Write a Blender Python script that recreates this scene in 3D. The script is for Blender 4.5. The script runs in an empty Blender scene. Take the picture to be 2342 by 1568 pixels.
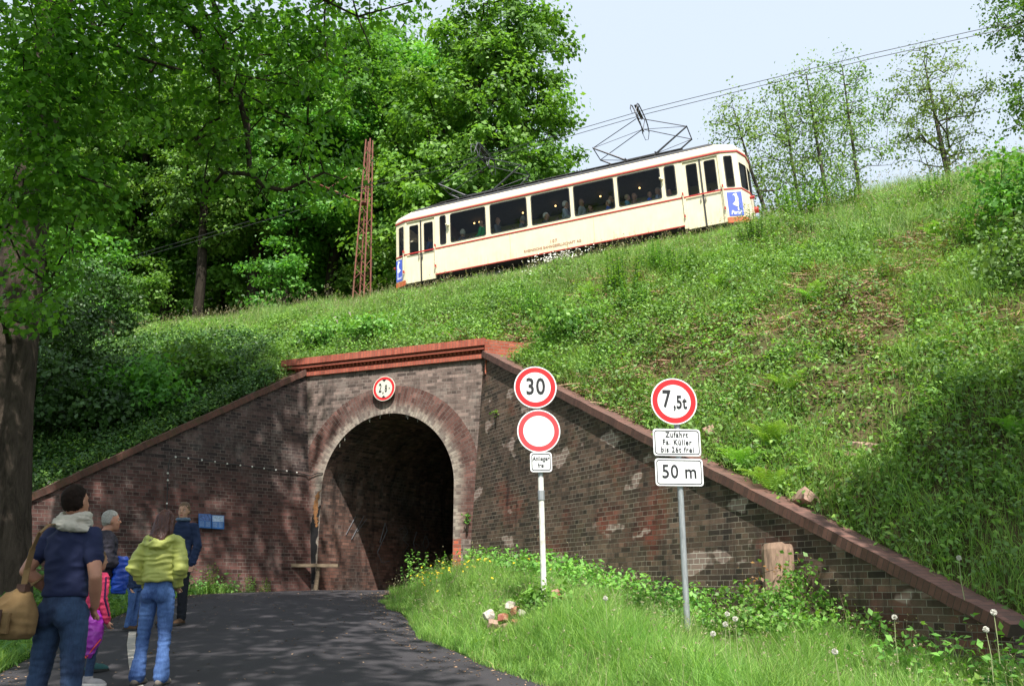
import bpy, math, numpy as np
from mathutils import Vector, Matrix, noise as mnoise
R = math.radians
scene = bpy.context.scene
col = scene.collection
rng = np.random.default_rng(7)

# ------------------------------------------------------------------ camera
PITCH = math.atan(566 / 2000.0)
CZ = 1.7
cam_d = bpy.data.cameras.new('camera')
cam = bpy.data.objects.new('camera', cam_d); col.objects.link(cam)
cam.location = (0, 0, CZ)
cam.rotation_euler = (R(90) + PITCH, 0, 0)
cam_d.sensor_width = 36; cam_d.lens = 36 * 2000 / 2341.0
cam_d.clip_start = .05; cam_d.clip_end = 3000
scene.camera = cam

# ------------------------------------------------------------------ light
SUN = np.array([.09, -.525, .846]); SUN /= np.linalg.norm(SUN)
world = bpy.data.worlds.new('World'); scene.world = world; world.use_nodes = True
wn = world.node_tree; bg = wn.nodes['Background']
sky = wn.nodes.new('ShaderNodeTexSky'); sky.sky_type = 'NISHITA'; sky.sun_disc = False
sky.sun_elevation = math.asin(SUN[2]); sky.sun_rotation = math.atan2(SUN[0], SUN[1])
sky.air_density = 1.0; sky.dust_density = 5.0; sky.ozone_density = 1.5; sky.altitude = 0
hz = wn.nodes.new('ShaderNodeMix'); hz.data_type = 'RGBA'; hz.inputs[0].default_value = .6   # thin milky veil over the blue
wn.links.new(sky.outputs[0], hz.inputs[6]); hz.inputs[7].default_value = (6.5, 7.3, 8.1, 1)
wn.links.new(hz.outputs[2], bg.inputs[0]); bg.inputs[1].default_value = .11
sl_d = bpy.data.lights.new('sun', 'SUN'); sl_d.energy = 5.0; sl_d.angle = R(.53); sl_d.color = (1, .955, .88)
sun_o = bpy.data.objects.new('sun', sl_d); col.objects.link(sun_o)
sun_o.rotation_euler = Vector(SUN).to_track_quat('Z', 'Y').to_euler()
sun_o.location = (10, -30, 50)
vs = scene.view_settings
vs.view_transform = 'Standard'; vs.look = 'None'; vs.exposure = .7; vs.gamma = 1
scene.cycles.use_denoising = True
scene.cycles.max_bounces = 8; scene.cycles.transparent_max_bounces = 12
scene.cycles.sample_clamp_indirect = 6

# ------------------------------------------------------------------ picture helper (pixel on the 2341 wide picture -> ray)
FP, cP, sP = 2000.0, math.cos(PITCH), math.sin(PITCH)
C0 = np.array([0, 0, CZ])
def ray(u, v):
    a = (u - 1170.5) / FP; b = (784 - v) / FP
    return np.array([a, cP - b * sP, sP + b * cP])
def at(u, v, Y): d = ray(u, v); return C0 + d * Y / d[1]
def hit(u, v, p, n): d = ray(u, v); return C0 + d * (np.dot(n, np.asarray(p, float) - C0) / np.dot(n, d))
def inframe(P, m=60):
    x, y, z = P[:, 0], P[:, 1], P[:, 2] - CZ
    D = y * cP + z * sP; Dm = np.maximum(D, .1)
    u = 1170.5 + FP * x / Dm; v = 784 - FP * (-y * sP + z * cP) / Dm
    return (D > .3) & (u > -m) & (u < 2341 + m) & (v > -m) & (v < 1568 + m), u, v

# ------------------------------------------------------------------ object helpers
def tag(o, label=None, cat=None, group=None, kind=None):
    if label: o['label'] = label
    if cat: o['category'] = cat
    if group: o['group'] = group
    if kind: o['kind'] = kind
    return o
def empty(name, loc=(0, 0, 0), rot=(0, 0, 0)):
    o = bpy.data.objects.new(name, None); col.objects.link(o); o.empty_display_size = .2
    o.location = loc; o.rotation_euler = rot; return o
def link(name, me, mat=None, parent=None, smooth=False):
    o = bpy.data.objects.new(name, me); col.objects.link(o)
    if mat is not None:
        for m in (mat if isinstance(mat, (list, tuple)) else [mat]): me.materials.append(m)
    if parent is not None: o.parent = parent
    if smooth: me.polygons.foreach_set('use_smooth', np.ones(len(me.polygons), bool))
    return o
def np_mesh(name, V, Q, rnd=None, uv=None):
    V = np.asarray(V, np.float32); Q = np.asarray(Q, np.int32); k = Q.shape[1]
    me = bpy.data.meshes.new(name)
    me.vertices.add(len(V)); me.vertices.foreach_set('co', V.ravel())
    me.loops.add(Q.size); me.loops.foreach_set('vertex_index', Q.ravel())
    me.polygons.add(len(Q)); me.polygons.foreach_set('loop_start', np.arange(0, Q.size, k, dtype=np.int32))
    me.polygons.foreach_set('loop_total', np.full(len(Q), k, np.int32))
    me.update(calc_edges=True)
    if rnd is not None:
        a = me.attributes.new('rnd', 'FLOAT', 'POINT'); a.data.foreach_set('value', np.asarray(rnd, np.float32))
    if uv is not None:
        l = me.uv_layers.new(name='UVMap'); l.data.foreach_set('uv', np.asarray(uv, np.float32)[Q.ravel()].ravel())
    return me
class MB:
    """collects vertices and faces of one mesh, with optional uv per vertex"""
    def __init__(s): s.v = []; s.f = []; s.uv = []; s.mi = []
    def add(s, vs_, fs, uvs=None, mi=0):
        b = len(s.v); s.v += [tuple(map(float, p)) for p in vs_]
        s.f += [tuple(b + i for i in f) for f in fs]; s.mi += [mi] * len(fs)
        s.uv += [tuple(map(float, q)) for q in (uvs if uvs is not None else [(0, 0)] * len(vs_))]
        return s
    def box(s, c, d, rot=None, mi=0):
        c = np.array(c, float); hx, hy, hz = np.array(d, float) / 2
        P = np.array([[x, y, z] for x in (-hx, hx) for y in (-hy, hy) for z in (-hz, hz)])
        if rot is not None: P = P @ np.array(rot).T
        return s.add(P + c, [(0, 1, 3, 2), (4, 6, 7, 5), (0, 4, 5, 1), (2, 3, 7, 6), (0, 2, 6, 4), (1, 5, 7, 3)], mi=mi)
    def tube(s, pts, r, n=8, cap=True, mi=0, flat=1.0):
        pts = [np.array(p, float) for p in pts]; rs = r if hasattr(r, '__len__') else [r] * len(pts)
        V = []; prev = None
        for i, p in enumerate(pts):
            d = (pts[min(i + 1, len(pts) - 1)] - pts[max(i - 1, 0)]); d = d / (np.linalg.norm(d) + 1e-9)
            if prev is None:
                h = np.array([0, 0, 1.]) if abs(d[2]) < .9 else np.array([0, 1., 0])
            else: h = prev
            a = np.cross(d, h); a /= np.linalg.norm(a) + 1e-9; b = np.cross(a, d); prev = b
            for k in range(n):
                t = 2 * math.pi * k / n; V.append(p + rs[i] * (math.cos(t) * a + math.sin(t) * b * flat))
        Fc = [(i * n + k, i * n + (k + 1) % n, (i + 1) * n + (k + 1) % n, (i + 1) * n + k) for i in range(len(pts) - 1) for k in range(n)]
        if cap: Fc += [tuple(range(n - 1, -1, -1)), tuple(range((len(pts) - 1) * n, len(pts) * n))]
        return s.add(V, Fc, mi=mi)
    def loft(s, rings, n=16, mi=0, p=2.0):
        """rings: (x,y,z,rx,ry) stacked"""
        V = []
        for (x, y, z, rx, ry) in rings:
            for k in range(n):
                t = 2 * math.pi * k / n; c, q = math.cos(t), math.sin(t)
                c = math.copysign(abs(c) ** (2 / p), c); q = math.copysign(abs(q) ** (2 / p), q)
                V.append((x + rx * c, y + ry * q, z))
        m = len(rings)
        Fc = [(i * n + k, i * n + (k + 1) % n, (i + 1) * n + (k + 1) % n, (i + 1) * n + k) for i in range(m - 1) for k in range(n)]
        Fc += [tuple(range(n - 1, -1, -1)), tuple(range((m - 1) * n, m * n))]
        return s.add(V, Fc, mi=mi)
    def ball(s, c, r, n=10, mi=0):
        r = np.array(r if hasattr(r, '__len__') else [r] * 3, float); c = np.array(c, float)
        rings = []
        for i in range(1, n):
            t = math.pi * i / n; rings.append((c[0], c[1], c[2] - math.cos(t) * r[2], math.sin(t) * r[0], math.sin(t) * r[1]))
        return s.loft(rings, n=2 * n, mi=mi)
    def prism(s, poly, h0, h1, ax='y', mi=0):
        n = len(poly)
        mk = {'y': lambda a, b, h: (a, h, b), 'z': lambda a, b, h: (a, b, h), 'x': lambda a, b, h: (h, a, b)}[ax]
        V = [mk(a, b, h0) for a, b in poly] + [mk(a, b, h1) for a, b in poly]
        return s.add(V, [tuple(range(n)), tuple(range(2 * n - 1, n - 1, -1))] + [(i, i + n, (i + 1) % n + n, (i + 1) % n) for i in range(n)], mi=mi)
    def mesh(s, name):
        me = bpy.data.meshes.new(name); me.from_pydata(s.v, [], s.f); me.update()
        if any(q != (0, 0) for q in s.uv):
            l = me.uv_layers.new(name='UVMap'); idx = np.empty(len(me.loops), np.int32); me.loops.foreach_get('vertex_index', idx)
            l.data.foreach_set('uv', np.array(s.uv, np.float32)[idx].ravel())
        if any(s.mi): me.polygons.foreach_set('material_index', np.array(s.mi, np.int32))
        return me
    def build(s, name, mat=None, parent=None, smooth=False, fix=True):
        me = s.mesh(name)
        if fix:
            import bmesh
            bm = bmesh.new(); bm.from_mesh(me); bmesh.ops.recalc_face_normals(bm, faces=bm.faces); bm.to_mesh(me); bm.free()
        return link(name, me, mat, parent, smooth)
def copy_tree(o, parent=None):
    c = o.copy(); col.objects.link(c)
    if parent is not None: c.parent = parent
    for ch in o.children: copy_tree(ch, c)
    return c
def evaluated(o, name):
    dg = bpy.context.evaluated_depsgraph_get(); dg.update()
    return bpy.data.meshes.new_from_object(o.evaluated_get(dg))
def remesh(mb, name, vox, mat, parent=None, smooth_it=2, fold=0, fscale=(14, 14, 30), seed=0):
    me = mb.mesh(name); o = bpy.data.objects.new(name + '_raw', me); col.objects.link(o)
    m = o.modifiers.new('r', 'REMESH'); m.mode = 'VOXEL'; m.voxel_size = vox; m.use_smooth_shade = True
    s_ = o.modifiers.new('s', 'SMOOTH'); s_.iterations = smooth_it; s_.factor = .5
    me2 = evaluated(o, name); bpy.data.objects.remove(o); bpy.data.meshes.remove(me)
    me2.name = name
    if fold:
        n = len(me2.vertices); co = np.empty(n * 3, np.float32); me2.vertices.foreach_get('co', co); co = co.reshape(-1, 3)
        nr = np.empty(n * 3, np.float32); me2.vertices.foreach_get('normal', nr); nr = nr.reshape(-1, 3)
        d = np.array([mnoise.noise(Vector((p[0] * fscale[0] + seed, p[1] * fscale[1], p[2] * fscale[2]))) for p in co])
        d = 1 - 2 * np.abs(d); co += nr * (d * fold - fold * .3)[:, None]
        me2.vertices.foreach_set('co', co.ravel()); me2.update()
    me2.materials.clear()
    return link(name, me2, mat, parent, True)
def text_mesh(body, size, mat, name='lettering', parent=None, sx=1.0, extrude=.002, align='CENTER', spacing=1.0, offset=0.0, line=1.0, shear=0.0):
    cu = bpy.data.curves.new('t', 'FONT'); cu.body = body; cu.size = size; cu.extrude = extrude; cu.offset = offset
    cu.align_x = align; cu.align_y = 'CENTER'; cu.space_character = spacing; cu.space_line = line; cu.shear = shear; cu.resolution_u = 3
    o = bpy.data.objects.new('t', cu); col.objects.link(o)
    me = evaluated(o, name); bpy.data.objects.remove(o); bpy.data.curves.remove(cu)
    me.name = name; me.transform(Matrix.Scale(sx, 4, (1, 0, 0))); me.materials.clear()
    return link(name, me, mat, parent)

# ------------------------------------------------------------------ materials
class NT:
    def __init__(s, name):
        s.m = bpy.data.materials.new(name); s.m.use_nodes = True; s.t = s.m.node_tree
        s.b = s.t.nodes['Principled BSDF']; s.out = s.t.nodes['Material Output']
    def n(s, typ, **kw):
        nd = s.t.nodes.new(typ)
        for k, v in kw.items():
            if hasattr(nd, k) and k not in nd.inputs: setattr(nd, k, v)
            else: nd.inputs[k].default_value = v
        return nd
    def l(s, a, b): s.t.links.new(a, b)
    def noise(s, scale, detail=4, rough=.6, vec=None, dist=0):
        nd = s.n('ShaderNodeTexNoise', Scale=scale, Detail=detail, Roughness=rough, Distortion=dist)
        if vec is not None: s.l(vec, nd.inputs['Vector'])
        return nd.outputs['Fac']
    def ramp(s, fac, stops):
        r = s.n('ShaderNodeValToRGB'); e = r.color_ramp.elements
        while len(e) < len(stops): e.new(.5)
        for el, (p, c) in zip(e, stops): el.position = p; el.color = tuple(c) + (1,) if len(c) == 3 else c
        s.l(fac, r.inputs[0]); return r.outputs[0]
    def mix(s, fac, a, b, mode='MIX'):
        m = s.n('ShaderNodeMix', data_type='RGBA', blend_type=mode)
        for inp, x in ((m.inputs[0], fac), (m.inputs[6], a), (m.inputs[7], b)):
            if isinstance(x, (int, float)): inp.default_value = x
            elif isinstance(x, (tuple, list)): inp.default_value = tuple(x) + (1,) if len(x) == 3 else x
            else: s.l(x, inp)
        return m.outputs[2]
    def math(s, op, a, b=None, c=None, clamp=False):
        m = s.n('ShaderNodeMath', operation=op, use_clamp=clamp)
        for i, x in enumerate((a, b, c)):
            if x is None: continue
            if isinstance(x, (int, float)): m.inputs[i].default_value = x
            else: s.l(x, m.inputs[i])
        return m.outputs[0]
    def bump(s, h, strength=.3, dist=.01):
        b = s.n('ShaderNodeBump', Strength=strength, Distance=dist); s.l(h, b.inputs['Height']); s.l(b.outputs[0], s.b.inputs['Normal'])
    def coord(s, which='Object'): return s.n('ShaderNodeTexCoord').outputs[which]
    def mapping(s, vec, scale=(1, 1, 1), loc=(0, 0, 0)):
        m = s.n('ShaderNodeMapping'); m.inputs['Scale'].default_value = scale; m.inputs['Location'].default_value = loc
        s.l(vec, m.inputs['Vector']); return m.outputs[0]
def plain(name, c, rough=.6, metal=0, var=.15, scale=8, bump=0, bscale=60, spec=.5, stretch=(1, 1, 1), dirt=None):
    k = NT(name); v = k.mapping(k.coord(), stretch)
    f = k.noise(scale, 5, .65, v)
    a = tuple(x * (1 - var) for x in c); b = tuple(min(1, x * (1 + var)) for x in c)
    cc = k.ramp(f, [(.3, a), (.7, b)])
    if dirt: cc = k.mix(k.ramp(k.noise(dirt[1], 6, .7, v), [(.5, (0, 0, 0)), (.75, (1, 1, 1))]), cc, dirt[0])
    k.l(cc, k.b.inputs['Base Color']); k.b.inputs['Roughness'].default_value = rough; k.b.inputs['Metallic'].default_value = metal
    k.b.inputs['Specular IOR Level'].default_value = spec
    if bump: k.bump(k.noise(bscale, 4, .6, v), bump, .01)
    return k.m
def leaf(name, dark, light, trans=.35, rough=.5, spec=.35):
    k = NT(name); at_ = k.n('ShaderNodeAttribute', attribute_name='rnd')
    c = k.ramp(at_.outputs['Fac'], [(0, dark), (.75, light), (1, tuple(min(1, x * y) for x, y in zip(light, (1.35, 1.15, 1.1))))])
    oi = k.n('ShaderNodeObjectInfo').outputs['Random']; nz = k.noise(.9, 3, .6, k.coord())
    hs = k.n('ShaderNodeHueSaturation', Saturation=.94); k.l(k.math('ADD', k.math('MULTIPLY_ADD', oi, .03, .47), k.math('MULTIPLY', nz, .028)), hs.inputs['Hue']); k.l(k.math('ADD', k.math('MULTIPLY_ADD', oi, .25, .6), k.math('MULTIPLY', nz, .55)), hs.inputs['Value']); k.l(c, hs.inputs['Color']); c = hs.outputs[0]
    k.l(c, k.b.inputs['Base Color']); k.b.inputs['Roughness'].default_value = rough; k.b.inputs['Specular IOR Level'].default_value = spec
    t = k.n('ShaderNodeBsdfTranslucent'); tc = k.mix(1.0, c, (1.25, 1.3, .5, 1), 'MULTIPLY'); k.l(tc, t.inputs[0])
    m = k.n('ShaderNodeMixShader', Fac=trans); k.l(k.b.outputs[0], m.inputs[1]); k.l(t.outputs[0], m.inputs[2]); k.l(m.outputs[0], k.out.inputs[0])
    return k.m
def brick(name, c1, c2, mortar, h=.077, soot=(.02, .018, .017), soot_amt=.6, red=None, white=0.0, patches=False, streak=0.0, moss=0.0, ring=False, seed=0.0):
    k = NT(name); uv = k.n('ShaderNodeUVMap', uv_map='UVMap').outputs[0]
    wob = k.n('ShaderNodeTexNoise', Scale=2.2, Detail=3); k.l(uv, wob.inputs['Vector'])
    add = k.n('ShaderNodeVectorMath', operation='MULTIPLY_ADD'); k.l(wob.outputs['Color'], add.inputs[0]); add.inputs[1].default_value = (.02, .016, 0); k.l(uv, add.inputs[2])
    w = add.outputs[0]
    sep = k.n('ShaderNodeSeparateXYZ'); k.l(w, sep.inputs[0])
    par = k.math('MODULO', k.math('FLOOR', k.math('DIVIDE', sep.outputs[1], h)), 2.0)
    par = k.math('GREATER_THAN', k.math('ABSOLUTE', par), .5)
    def bt(width, off):
        b = k.n('ShaderNodeTexBrick'); b.offset = 0.5 if width > .2 else 0.0; b.offset_frequency = 4; b.squash = 1
        b.inputs['Scale'].default_value = 1; b.inputs['Mortar Size'].default_value = .0055; b.inputs['Mortar Smooth'].default_value = .25
        b.inputs['Bias'].default_value = 0; b.inputs['Brick Width'].default_value = width; b.inputs['Row Height'].default_value = h
        b.inputs['Color1'].default_value = (0, 0, 0, 1); b.inputs['Color2'].default_value = (1, 1, 1, 1); b.inputs['Mortar'].default_value = (.5, .5, .5, 1)
        k.l(k.mapping(w, loc=(off, 0, 0)), b.inputs['Vector']); return b
    b1, b2 = bt(.25, seed), bt(.125, seed + .0625)
    rnd = k.mix(par, b1.outputs[0], b2.outputs[0]); fac = k.mix(par, b1.outputs[1], b2.outputs[1])
    cc = k.ramp(rnd, [(0, c1), (.35, tuple((a + b) / 2 for a, b in zip(c1, c2))), (.8, c2), (1, tuple(min(1, x * 1.5) for x in c2))])
    cc = k.mix(.55, cc, k.ramp(k.noise(30, 5, .7, uv), [(.2, (.3, .3, .3)), (.8, (1, 1, 1))]), 'MULTIPLY')
    cc = k.mix(.35, cc, k.ramp(k.noise(110, 3, .7, uv), [(.3, (.35, .35, .35)), (.7, (1.0, 1.0, 1.0))]), 'MULTIPLY')
    if red:   # a redder zone of newer or cleaner brick
        m = k.ramp(k.noise(red[1], 4, .6, k.mapping(uv, loc=(seed * 3, 2, 0))), [(red[2], (0, 0, 0)), (red[2] + .12, (1, 1, 1))])
        if len(red) > 3:
            low = k.n('ShaderNodeMapRange', clamp=True); low.inputs[1].default_value = red[3] + .5; low.inputs[2].default_value = red[3] - .3
            s2 = k.n('ShaderNodeSeparateXYZ'); k.l(uv, s2.inputs[0]); k.l(s2.outputs[1], low.inputs[0])
            m = k.math('MULTIPLY', k.math('MULTIPLY_ADD', m, .6, .4), low.outputs[0])
        cr = k.ramp(rnd, [(0, tuple(x * .45 for x in red[0])), (.5, red[0]), (1, tuple(min(1, x * 1.4) for x in red[0]))])
        cc = k.mix(m, cc, cr)
    st = k.noise(1.1, 6, .62, k.mapping(uv, (1, .45, 1), (seed, 5, 0)))
    cc = k.mix(k.math('MULTIPLY', k.ramp(st, [(.42, (0, 0, 0)), (.66, (1, 1, 1))]), soot_amt), cc, soot)
    mc = k.mix(k.ramp(k.noise(1.5, 4, .6, uv), [(.4, (0, 0, 0)), (.65, (1, 1, 1))]), mortar, tuple(x * .35 for x in mortar))
    if patches:   # bright repointing round a few bricks
        pn = k.noise(1.25, 3, .5, k.mapping(uv, (1.0, 1.6, 1), (3.1 + seed, 1.7, 0)))
        pm = k.ramp(pn, [(.615, (0, 0, 0)), (.64, (1, 1, 1))])
        mc = k.mix(pm, mc, (.68, .62, .55)); cc = k.mix(k.math('MULTIPLY', pm, .6), cc, (.42, .3, .26))
    cc = k.mix(fac, cc, mc)
    if streak:
        sn = k.noise(3.2, 5, .7, k.mapping(uv, (1, .12, 1), (seed * 7, 0, 0)))
        cc = k.mix(k.math('MULTIPLY', k.ramp(sn, [(.53, (0, 0, 0)), (.68, (1, 1, 1))]), streak), cc, (.012, .011, .012))
    if white:
        wn_ = k.noise(2.3, 8, .75, k.mapping(uv, (1, .5, 1), (seed, 9, 0)))
        cc = k.mix(k.math('MULTIPLY', k.ramp(wn_, [(.52, (0, 0, 0)), (.75, (1, 1, 1))]), white), cc, (.42, .37, .33))
    if ring:   # lime runs near the intrados (v = radial distance from the edge is uv.x)
        s3 = k.n('ShaderNodeSeparateXYZ'); k.l(uv, s3.inputs[0])
        mr = k.n('ShaderNodeMapRange', clamp=True); mr.inputs[1].default_value = .44; mr.inputs[2].default_value = .22
        k.l(k.math('ADD', s3.outputs[0], k.math('MULTIPLY', k.noise(4, 5, .7, uv), .25)), mr.inputs[0])
        lm = k.math('MULTIPLY', mr.outputs[0], k.ramp(k.noise(7, 6, .75, uv), [(.3, (.2, .2, .2)), (.5, (1, 1, 1))]))
        cc = k.mix(k.math('MULTIPLY', lm, .85), cc, k.mix(k.ramp(rnd, [(.2, (0, 0, 0)), (.7, (1, 1, 1))]), (.2, .17, .15), (.42, .37, .31)))
    if moss:
        cc = k.mix(k.math('MULTIPLY', k.ramp(k.noise(1.7, 7, .75, k.mapping(uv, loc=(0, 3, 0))), [(.5, (0, 0, 0)), (.7, (1, 1, 1))]), moss), cc, (.06, .07, .02))
    k.l(cc, k.b.inputs['Base Color']); k.b.inputs['Roughness'].default_value = .88; k.b.inputs['Specular IOR Level'].default_value = .25
    hgt = k.math('ADD', k.math('MULTIPLY', k.math('SUBTRACT', 1.0, fac), 1.0), k.math('MULTIPLY', k.noise(40, 5, .7, uv), .5))
    hgt = k.math('ADD', hgt, k.math('MULTIPLY', rnd, .35))
    k.bump(hgt, .9, .012)
    return k.m

MT = {}
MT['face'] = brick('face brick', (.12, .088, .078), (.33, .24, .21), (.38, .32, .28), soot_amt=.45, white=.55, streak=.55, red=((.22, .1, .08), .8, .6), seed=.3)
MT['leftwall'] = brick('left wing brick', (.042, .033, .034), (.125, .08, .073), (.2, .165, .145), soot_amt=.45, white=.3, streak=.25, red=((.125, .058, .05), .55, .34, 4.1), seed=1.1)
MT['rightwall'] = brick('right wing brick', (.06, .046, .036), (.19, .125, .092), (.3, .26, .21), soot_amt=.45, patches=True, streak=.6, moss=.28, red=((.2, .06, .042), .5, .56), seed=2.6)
MT['ring'] = brick('arch ring brick', (.13, .06, .05), (.24, .12, .1), (.22, .18, .16), soot_amt=.35, ring=True, white=.3, seed=4.0)
MT['lining'] = brick('lining brick', (.07, .045, .04), (.24, .14, .11), (.16, .13, .11), soot_amt=.75, white=.35, streak=.8, red=((.22, .1, .075), 1.2, .5, 3.2), seed=5.3)
MT['jamb'] = brick('red quoin brick', (.22, .12, .11), (.55, .14, .08), (.3, .26, .22), soot_amt=.1, seed=6.3)
MT['parapet'] = brick('parapet brick', (.42, .1, .06), (.56, .16, .095), (.36, .28, .22), soot_amt=.15, white=.25, seed=7.7, soot=(.1, .03, .02))
def coping(name, c1, c2, mortar, soot):
    k = NT(name); uv = k.n('ShaderNodeUVMap', uv_map='UVMap').outputs[0]
    b = k.n('ShaderNodeTexBrick'); b.offset = .5; b.offset_frequency = 2
    for n_, v_ in (('Scale', 1), ('Mortar Size', .004), ('Mortar Smooth', .2), ('Bias', 0), ('Brick Width', .25), ('Row Height', .077)): b.inputs[n_].default_value = v_
    b.inputs['Color1'].default_value = c1 + (1,); b.inputs['Color2'].default_value = c2 + (1,); b.inputs['Mortar'].default_value = mortar + (1,)
    k.l(uv, b.inputs['Vector'])
    c = k.mix(.5, b.outputs[0], k.ramp(k.noise(14, 6, .7, uv), [(.25, (.4, .4, .4)), (.75, (1.1, 1.1, 1.1))]), 'MULTIPLY')
    c = k.mix(k.ramp(k.noise(2.5, 6, .7, uv), [(.5, (0, 0, 0)), (.72, (.8, .8, .8))]), c, soot)
    k.l(c, k.b.inputs['Base Color']); k.b.inputs['Roughness'].default_value = .85
    k.bump(k.math('ADD', k.math('SUBTRACT', 1.0, b.outputs[1]), k.math('MULTIPLY', k.noise(60, 4, .6, uv), .4)), .7, .008)
    return k.m
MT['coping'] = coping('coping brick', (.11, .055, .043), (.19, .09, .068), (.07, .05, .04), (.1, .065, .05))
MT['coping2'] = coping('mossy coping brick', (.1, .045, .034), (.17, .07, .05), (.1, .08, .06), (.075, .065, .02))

def asphalt():
    k = NT('asphalt'); v = k.coord()
    c = k.ramp(k.noise(220, 3, .8, v), [(.3, (.024, .022, .026)), (.72, (.044, .04, .047))])
    c = k.mix(.6, c, k.ramp(k.noise(1.3, 6, .65, v), [(.3, (.6, .6, .62)), (.7, (1.2, 1.17, 1.12))]), 'MULTIPLY')
    k.l(c, k.b.inputs['Base Color']); k.b.inputs['Roughness'].default_value = .85
    k.bump(k.noise(260, 3, .7, v), .5, .006); return k.m
MT['asphalt'] = asphalt()
def soil(name, a, b, c_, sc=1.0):
    k = NT(name); v = k.coord()
    c = k.ramp(k.noise(2.2 * sc, 7, .7, v), [(.3, a), (.52, b), (.72, c_)])
    c = k.mix(.5, c, k.ramp(k.noise(40, 5, .7, v), [(.3, (.4, .4, .4)), (.7, (1.1, 1.1, 1.1))]), 'MULTIPLY')
    k.l(c, k.b.inputs['Base Color']); k.b.inputs['Roughness'].default_value = 1; k.b.inputs['Specular IOR Level'].default_value = .1
    k.bump(k.noise(18, 6, .7, v), .8, .05); return k.m
MT['soil'] = soil('slope soil', (.05, .065, .02), (.1, .085, .04), (.19, .13, .085))
MT['turf'] = soil('turf', (.03, .07, .012), (.05, .1, .02), (.08, .09, .03))
MT['ballast'] = plain('ballast', (.16, .15, .14), .95, var=.5, scale=30, bump=.9, bscale=25)
MT['grass'] = leaf('grass blade', (.08, .19, .025), (.27, .47, .09), .4)
MT['tallgrass'] = leaf('tall grass', (.1, .19, .04), (.3, .47, .13), .4)
MT['seedhead'] = leaf('grass seed head', (.2, .2, .1), (.42, .4, .24), .3)
MT['weed'] = leaf('weed leaf', (.045, .145, .016), (.2, .42, .055), .36)
MT['shade_toned_leaf'] = leaf('leaf with painted shade', (.016, .05, .01), (.055, .14, .02), .2)  # green darkened to stand in for deep shade on the left slope
MT['weed2'] = leaf('dull weed leaf', (.045, .12, .02), (.15, .3, .06), .35)
MT['fern'] = leaf('fern frond', (.08, .22, .02), (.22, .46, .05), .4)
MT['straw'] = leaf('dry stalk', (.12, .07, .04), (.42, .29, .18), .1, .8, .1)
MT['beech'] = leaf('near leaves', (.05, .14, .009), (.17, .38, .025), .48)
MT['oak'] = leaf('oak leaves', (.05, .16, .014), (.16, .38, .04), .4)
MT['maple'] = leaf('maple leaves', (.04, .13, .012), (.14, .33, .035), .4)
MT['conifer'] = leaf('conifer needles', (.012, .03, .012), (.03, .07, .025), .15)
MT['alder'] = leaf('alder leaves', (.08, .17, .035), (.22, .37, .09), .4)
MT['redleaf'] = leaf('reddish bramble leaf', (.2, .08, .02), (.36, .2, .04), .35)
def bark(name, a, b, sc=5):
    k = NT(name); v = k.mapping(k.coord(), (1, 1, .25))
    n1 = k.noise(sc, 8, .72, v, 1.5); n2 = k.noise(sc * 7, 5, .7, v)
    c = k.mix(.6, k.ramp(n1, [(.3, a), (.7, b)]), k.ramp(n2, [(.3, (.5, .5, .5)), (.7, (1.1, 1.1, 1.1))]), 'MULTIPLY')
    k.l(c, k.b.inputs['Base Color']); k.b.inputs['Roughness'].default_value = .95; k.b.inputs['Specular IOR Level'].default_value = .15
    k.bump(k.math('ADD', n1, k.math('MULTIPLY', n2, .4)), 1.0, .06); return k.m
MT['bark'] = bark('bark', (.03, .023, .017), (.13, .1, .078))
MT['bark2'] = bark('dark bark', (.02, .016, .012), (.06, .048, .036))
MT['bark3'] = bark('grey bark', (.05, .045, .035), (.15, .135, .11), 9)
MT['cream'] = plain('cream paint', (.80, .70, .47), .35, var=.03, scale=3, spec=.5, bump=.05, bscale=4)
MT['cream2'] = plain('cream roof paint', (.76, .68, .5), .45, var=.06, scale=3)
MT['red'] = plain('red trim paint', (.42, .03, .025), .4, var=.15)
MT['rust'] = plain('orange red buffer beam', (.5, .1, .03), .7, var=.3, scale=12, dirt=((.35, .16, .06), 14))
MT['roof'] = plain('roof canvas', (.035, .035, .037), .75, var=.3)
MT['dark'] = plain('underframe black', (.03, .03, .032), .8, var=.3)
MT['rubber'] = plain('black rubber', (.02, .02, .02), .6)
MT['steel'] = plain('grey steel', (.16, .16, .165), .5, metal=.6, var=.2)
MT['panto'] = plain('pantograph steel', (.09, .09, .1), .5, metal=.5, var=.2)
MT['wood_in'] = plain('varnished wood', (.17, .09, .05), .5, var=.3, stretch=(1, 1, 6))
MT['ceil'] = plain('car ceiling', (.06, .055, .05), .8)
MT['rusty'] = plain('rusty red paint', (.2, .065, .045), .8, var=.35, scale=7, dirt=((.16, .1, .06), 5), bump=.2)
MT['wire'] = plain('copper wire', (.05, .055, .05), .5, metal=.4)
MT['white'] = plain('white sheeting', (.85, .86, .88), .4, var=.02, scale=2)
MT['signred'] = plain('sign red', (.72, .015, .02), .4, var=.08, scale=6)
MT['signred2'] = plain('faded sign red', (.74, .05, .06), .45, var=.15, scale=5)
MT['ivory'] = plain('aged sign white', (.72, .7, .6), .5, var=.05)
MT['black'] = plain('sign black', (.012, .012, .015), .5)
MT['zinc'] = plain('zinc pole', (.34, .36, .38), .5, metal=.35, var=.25, scale=25, stretch=(1, 1, .2))
MT['whitepole'] = plain('white painted pole', (.76, .75, .7), .5, var=.1, dirt=((.4, .36, .28), 9))
MT['oldwood'] = plain('weathered wood', (.2, .15, .1), .9, var=.4, scale=6, stretch=(1, 6, 6), bump=.6, bscale=30)
MT['paleboard'] = plain('pale weathered board', (.36, .33, .27), .9, var=.3, scale=6, bump=.4)
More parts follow.
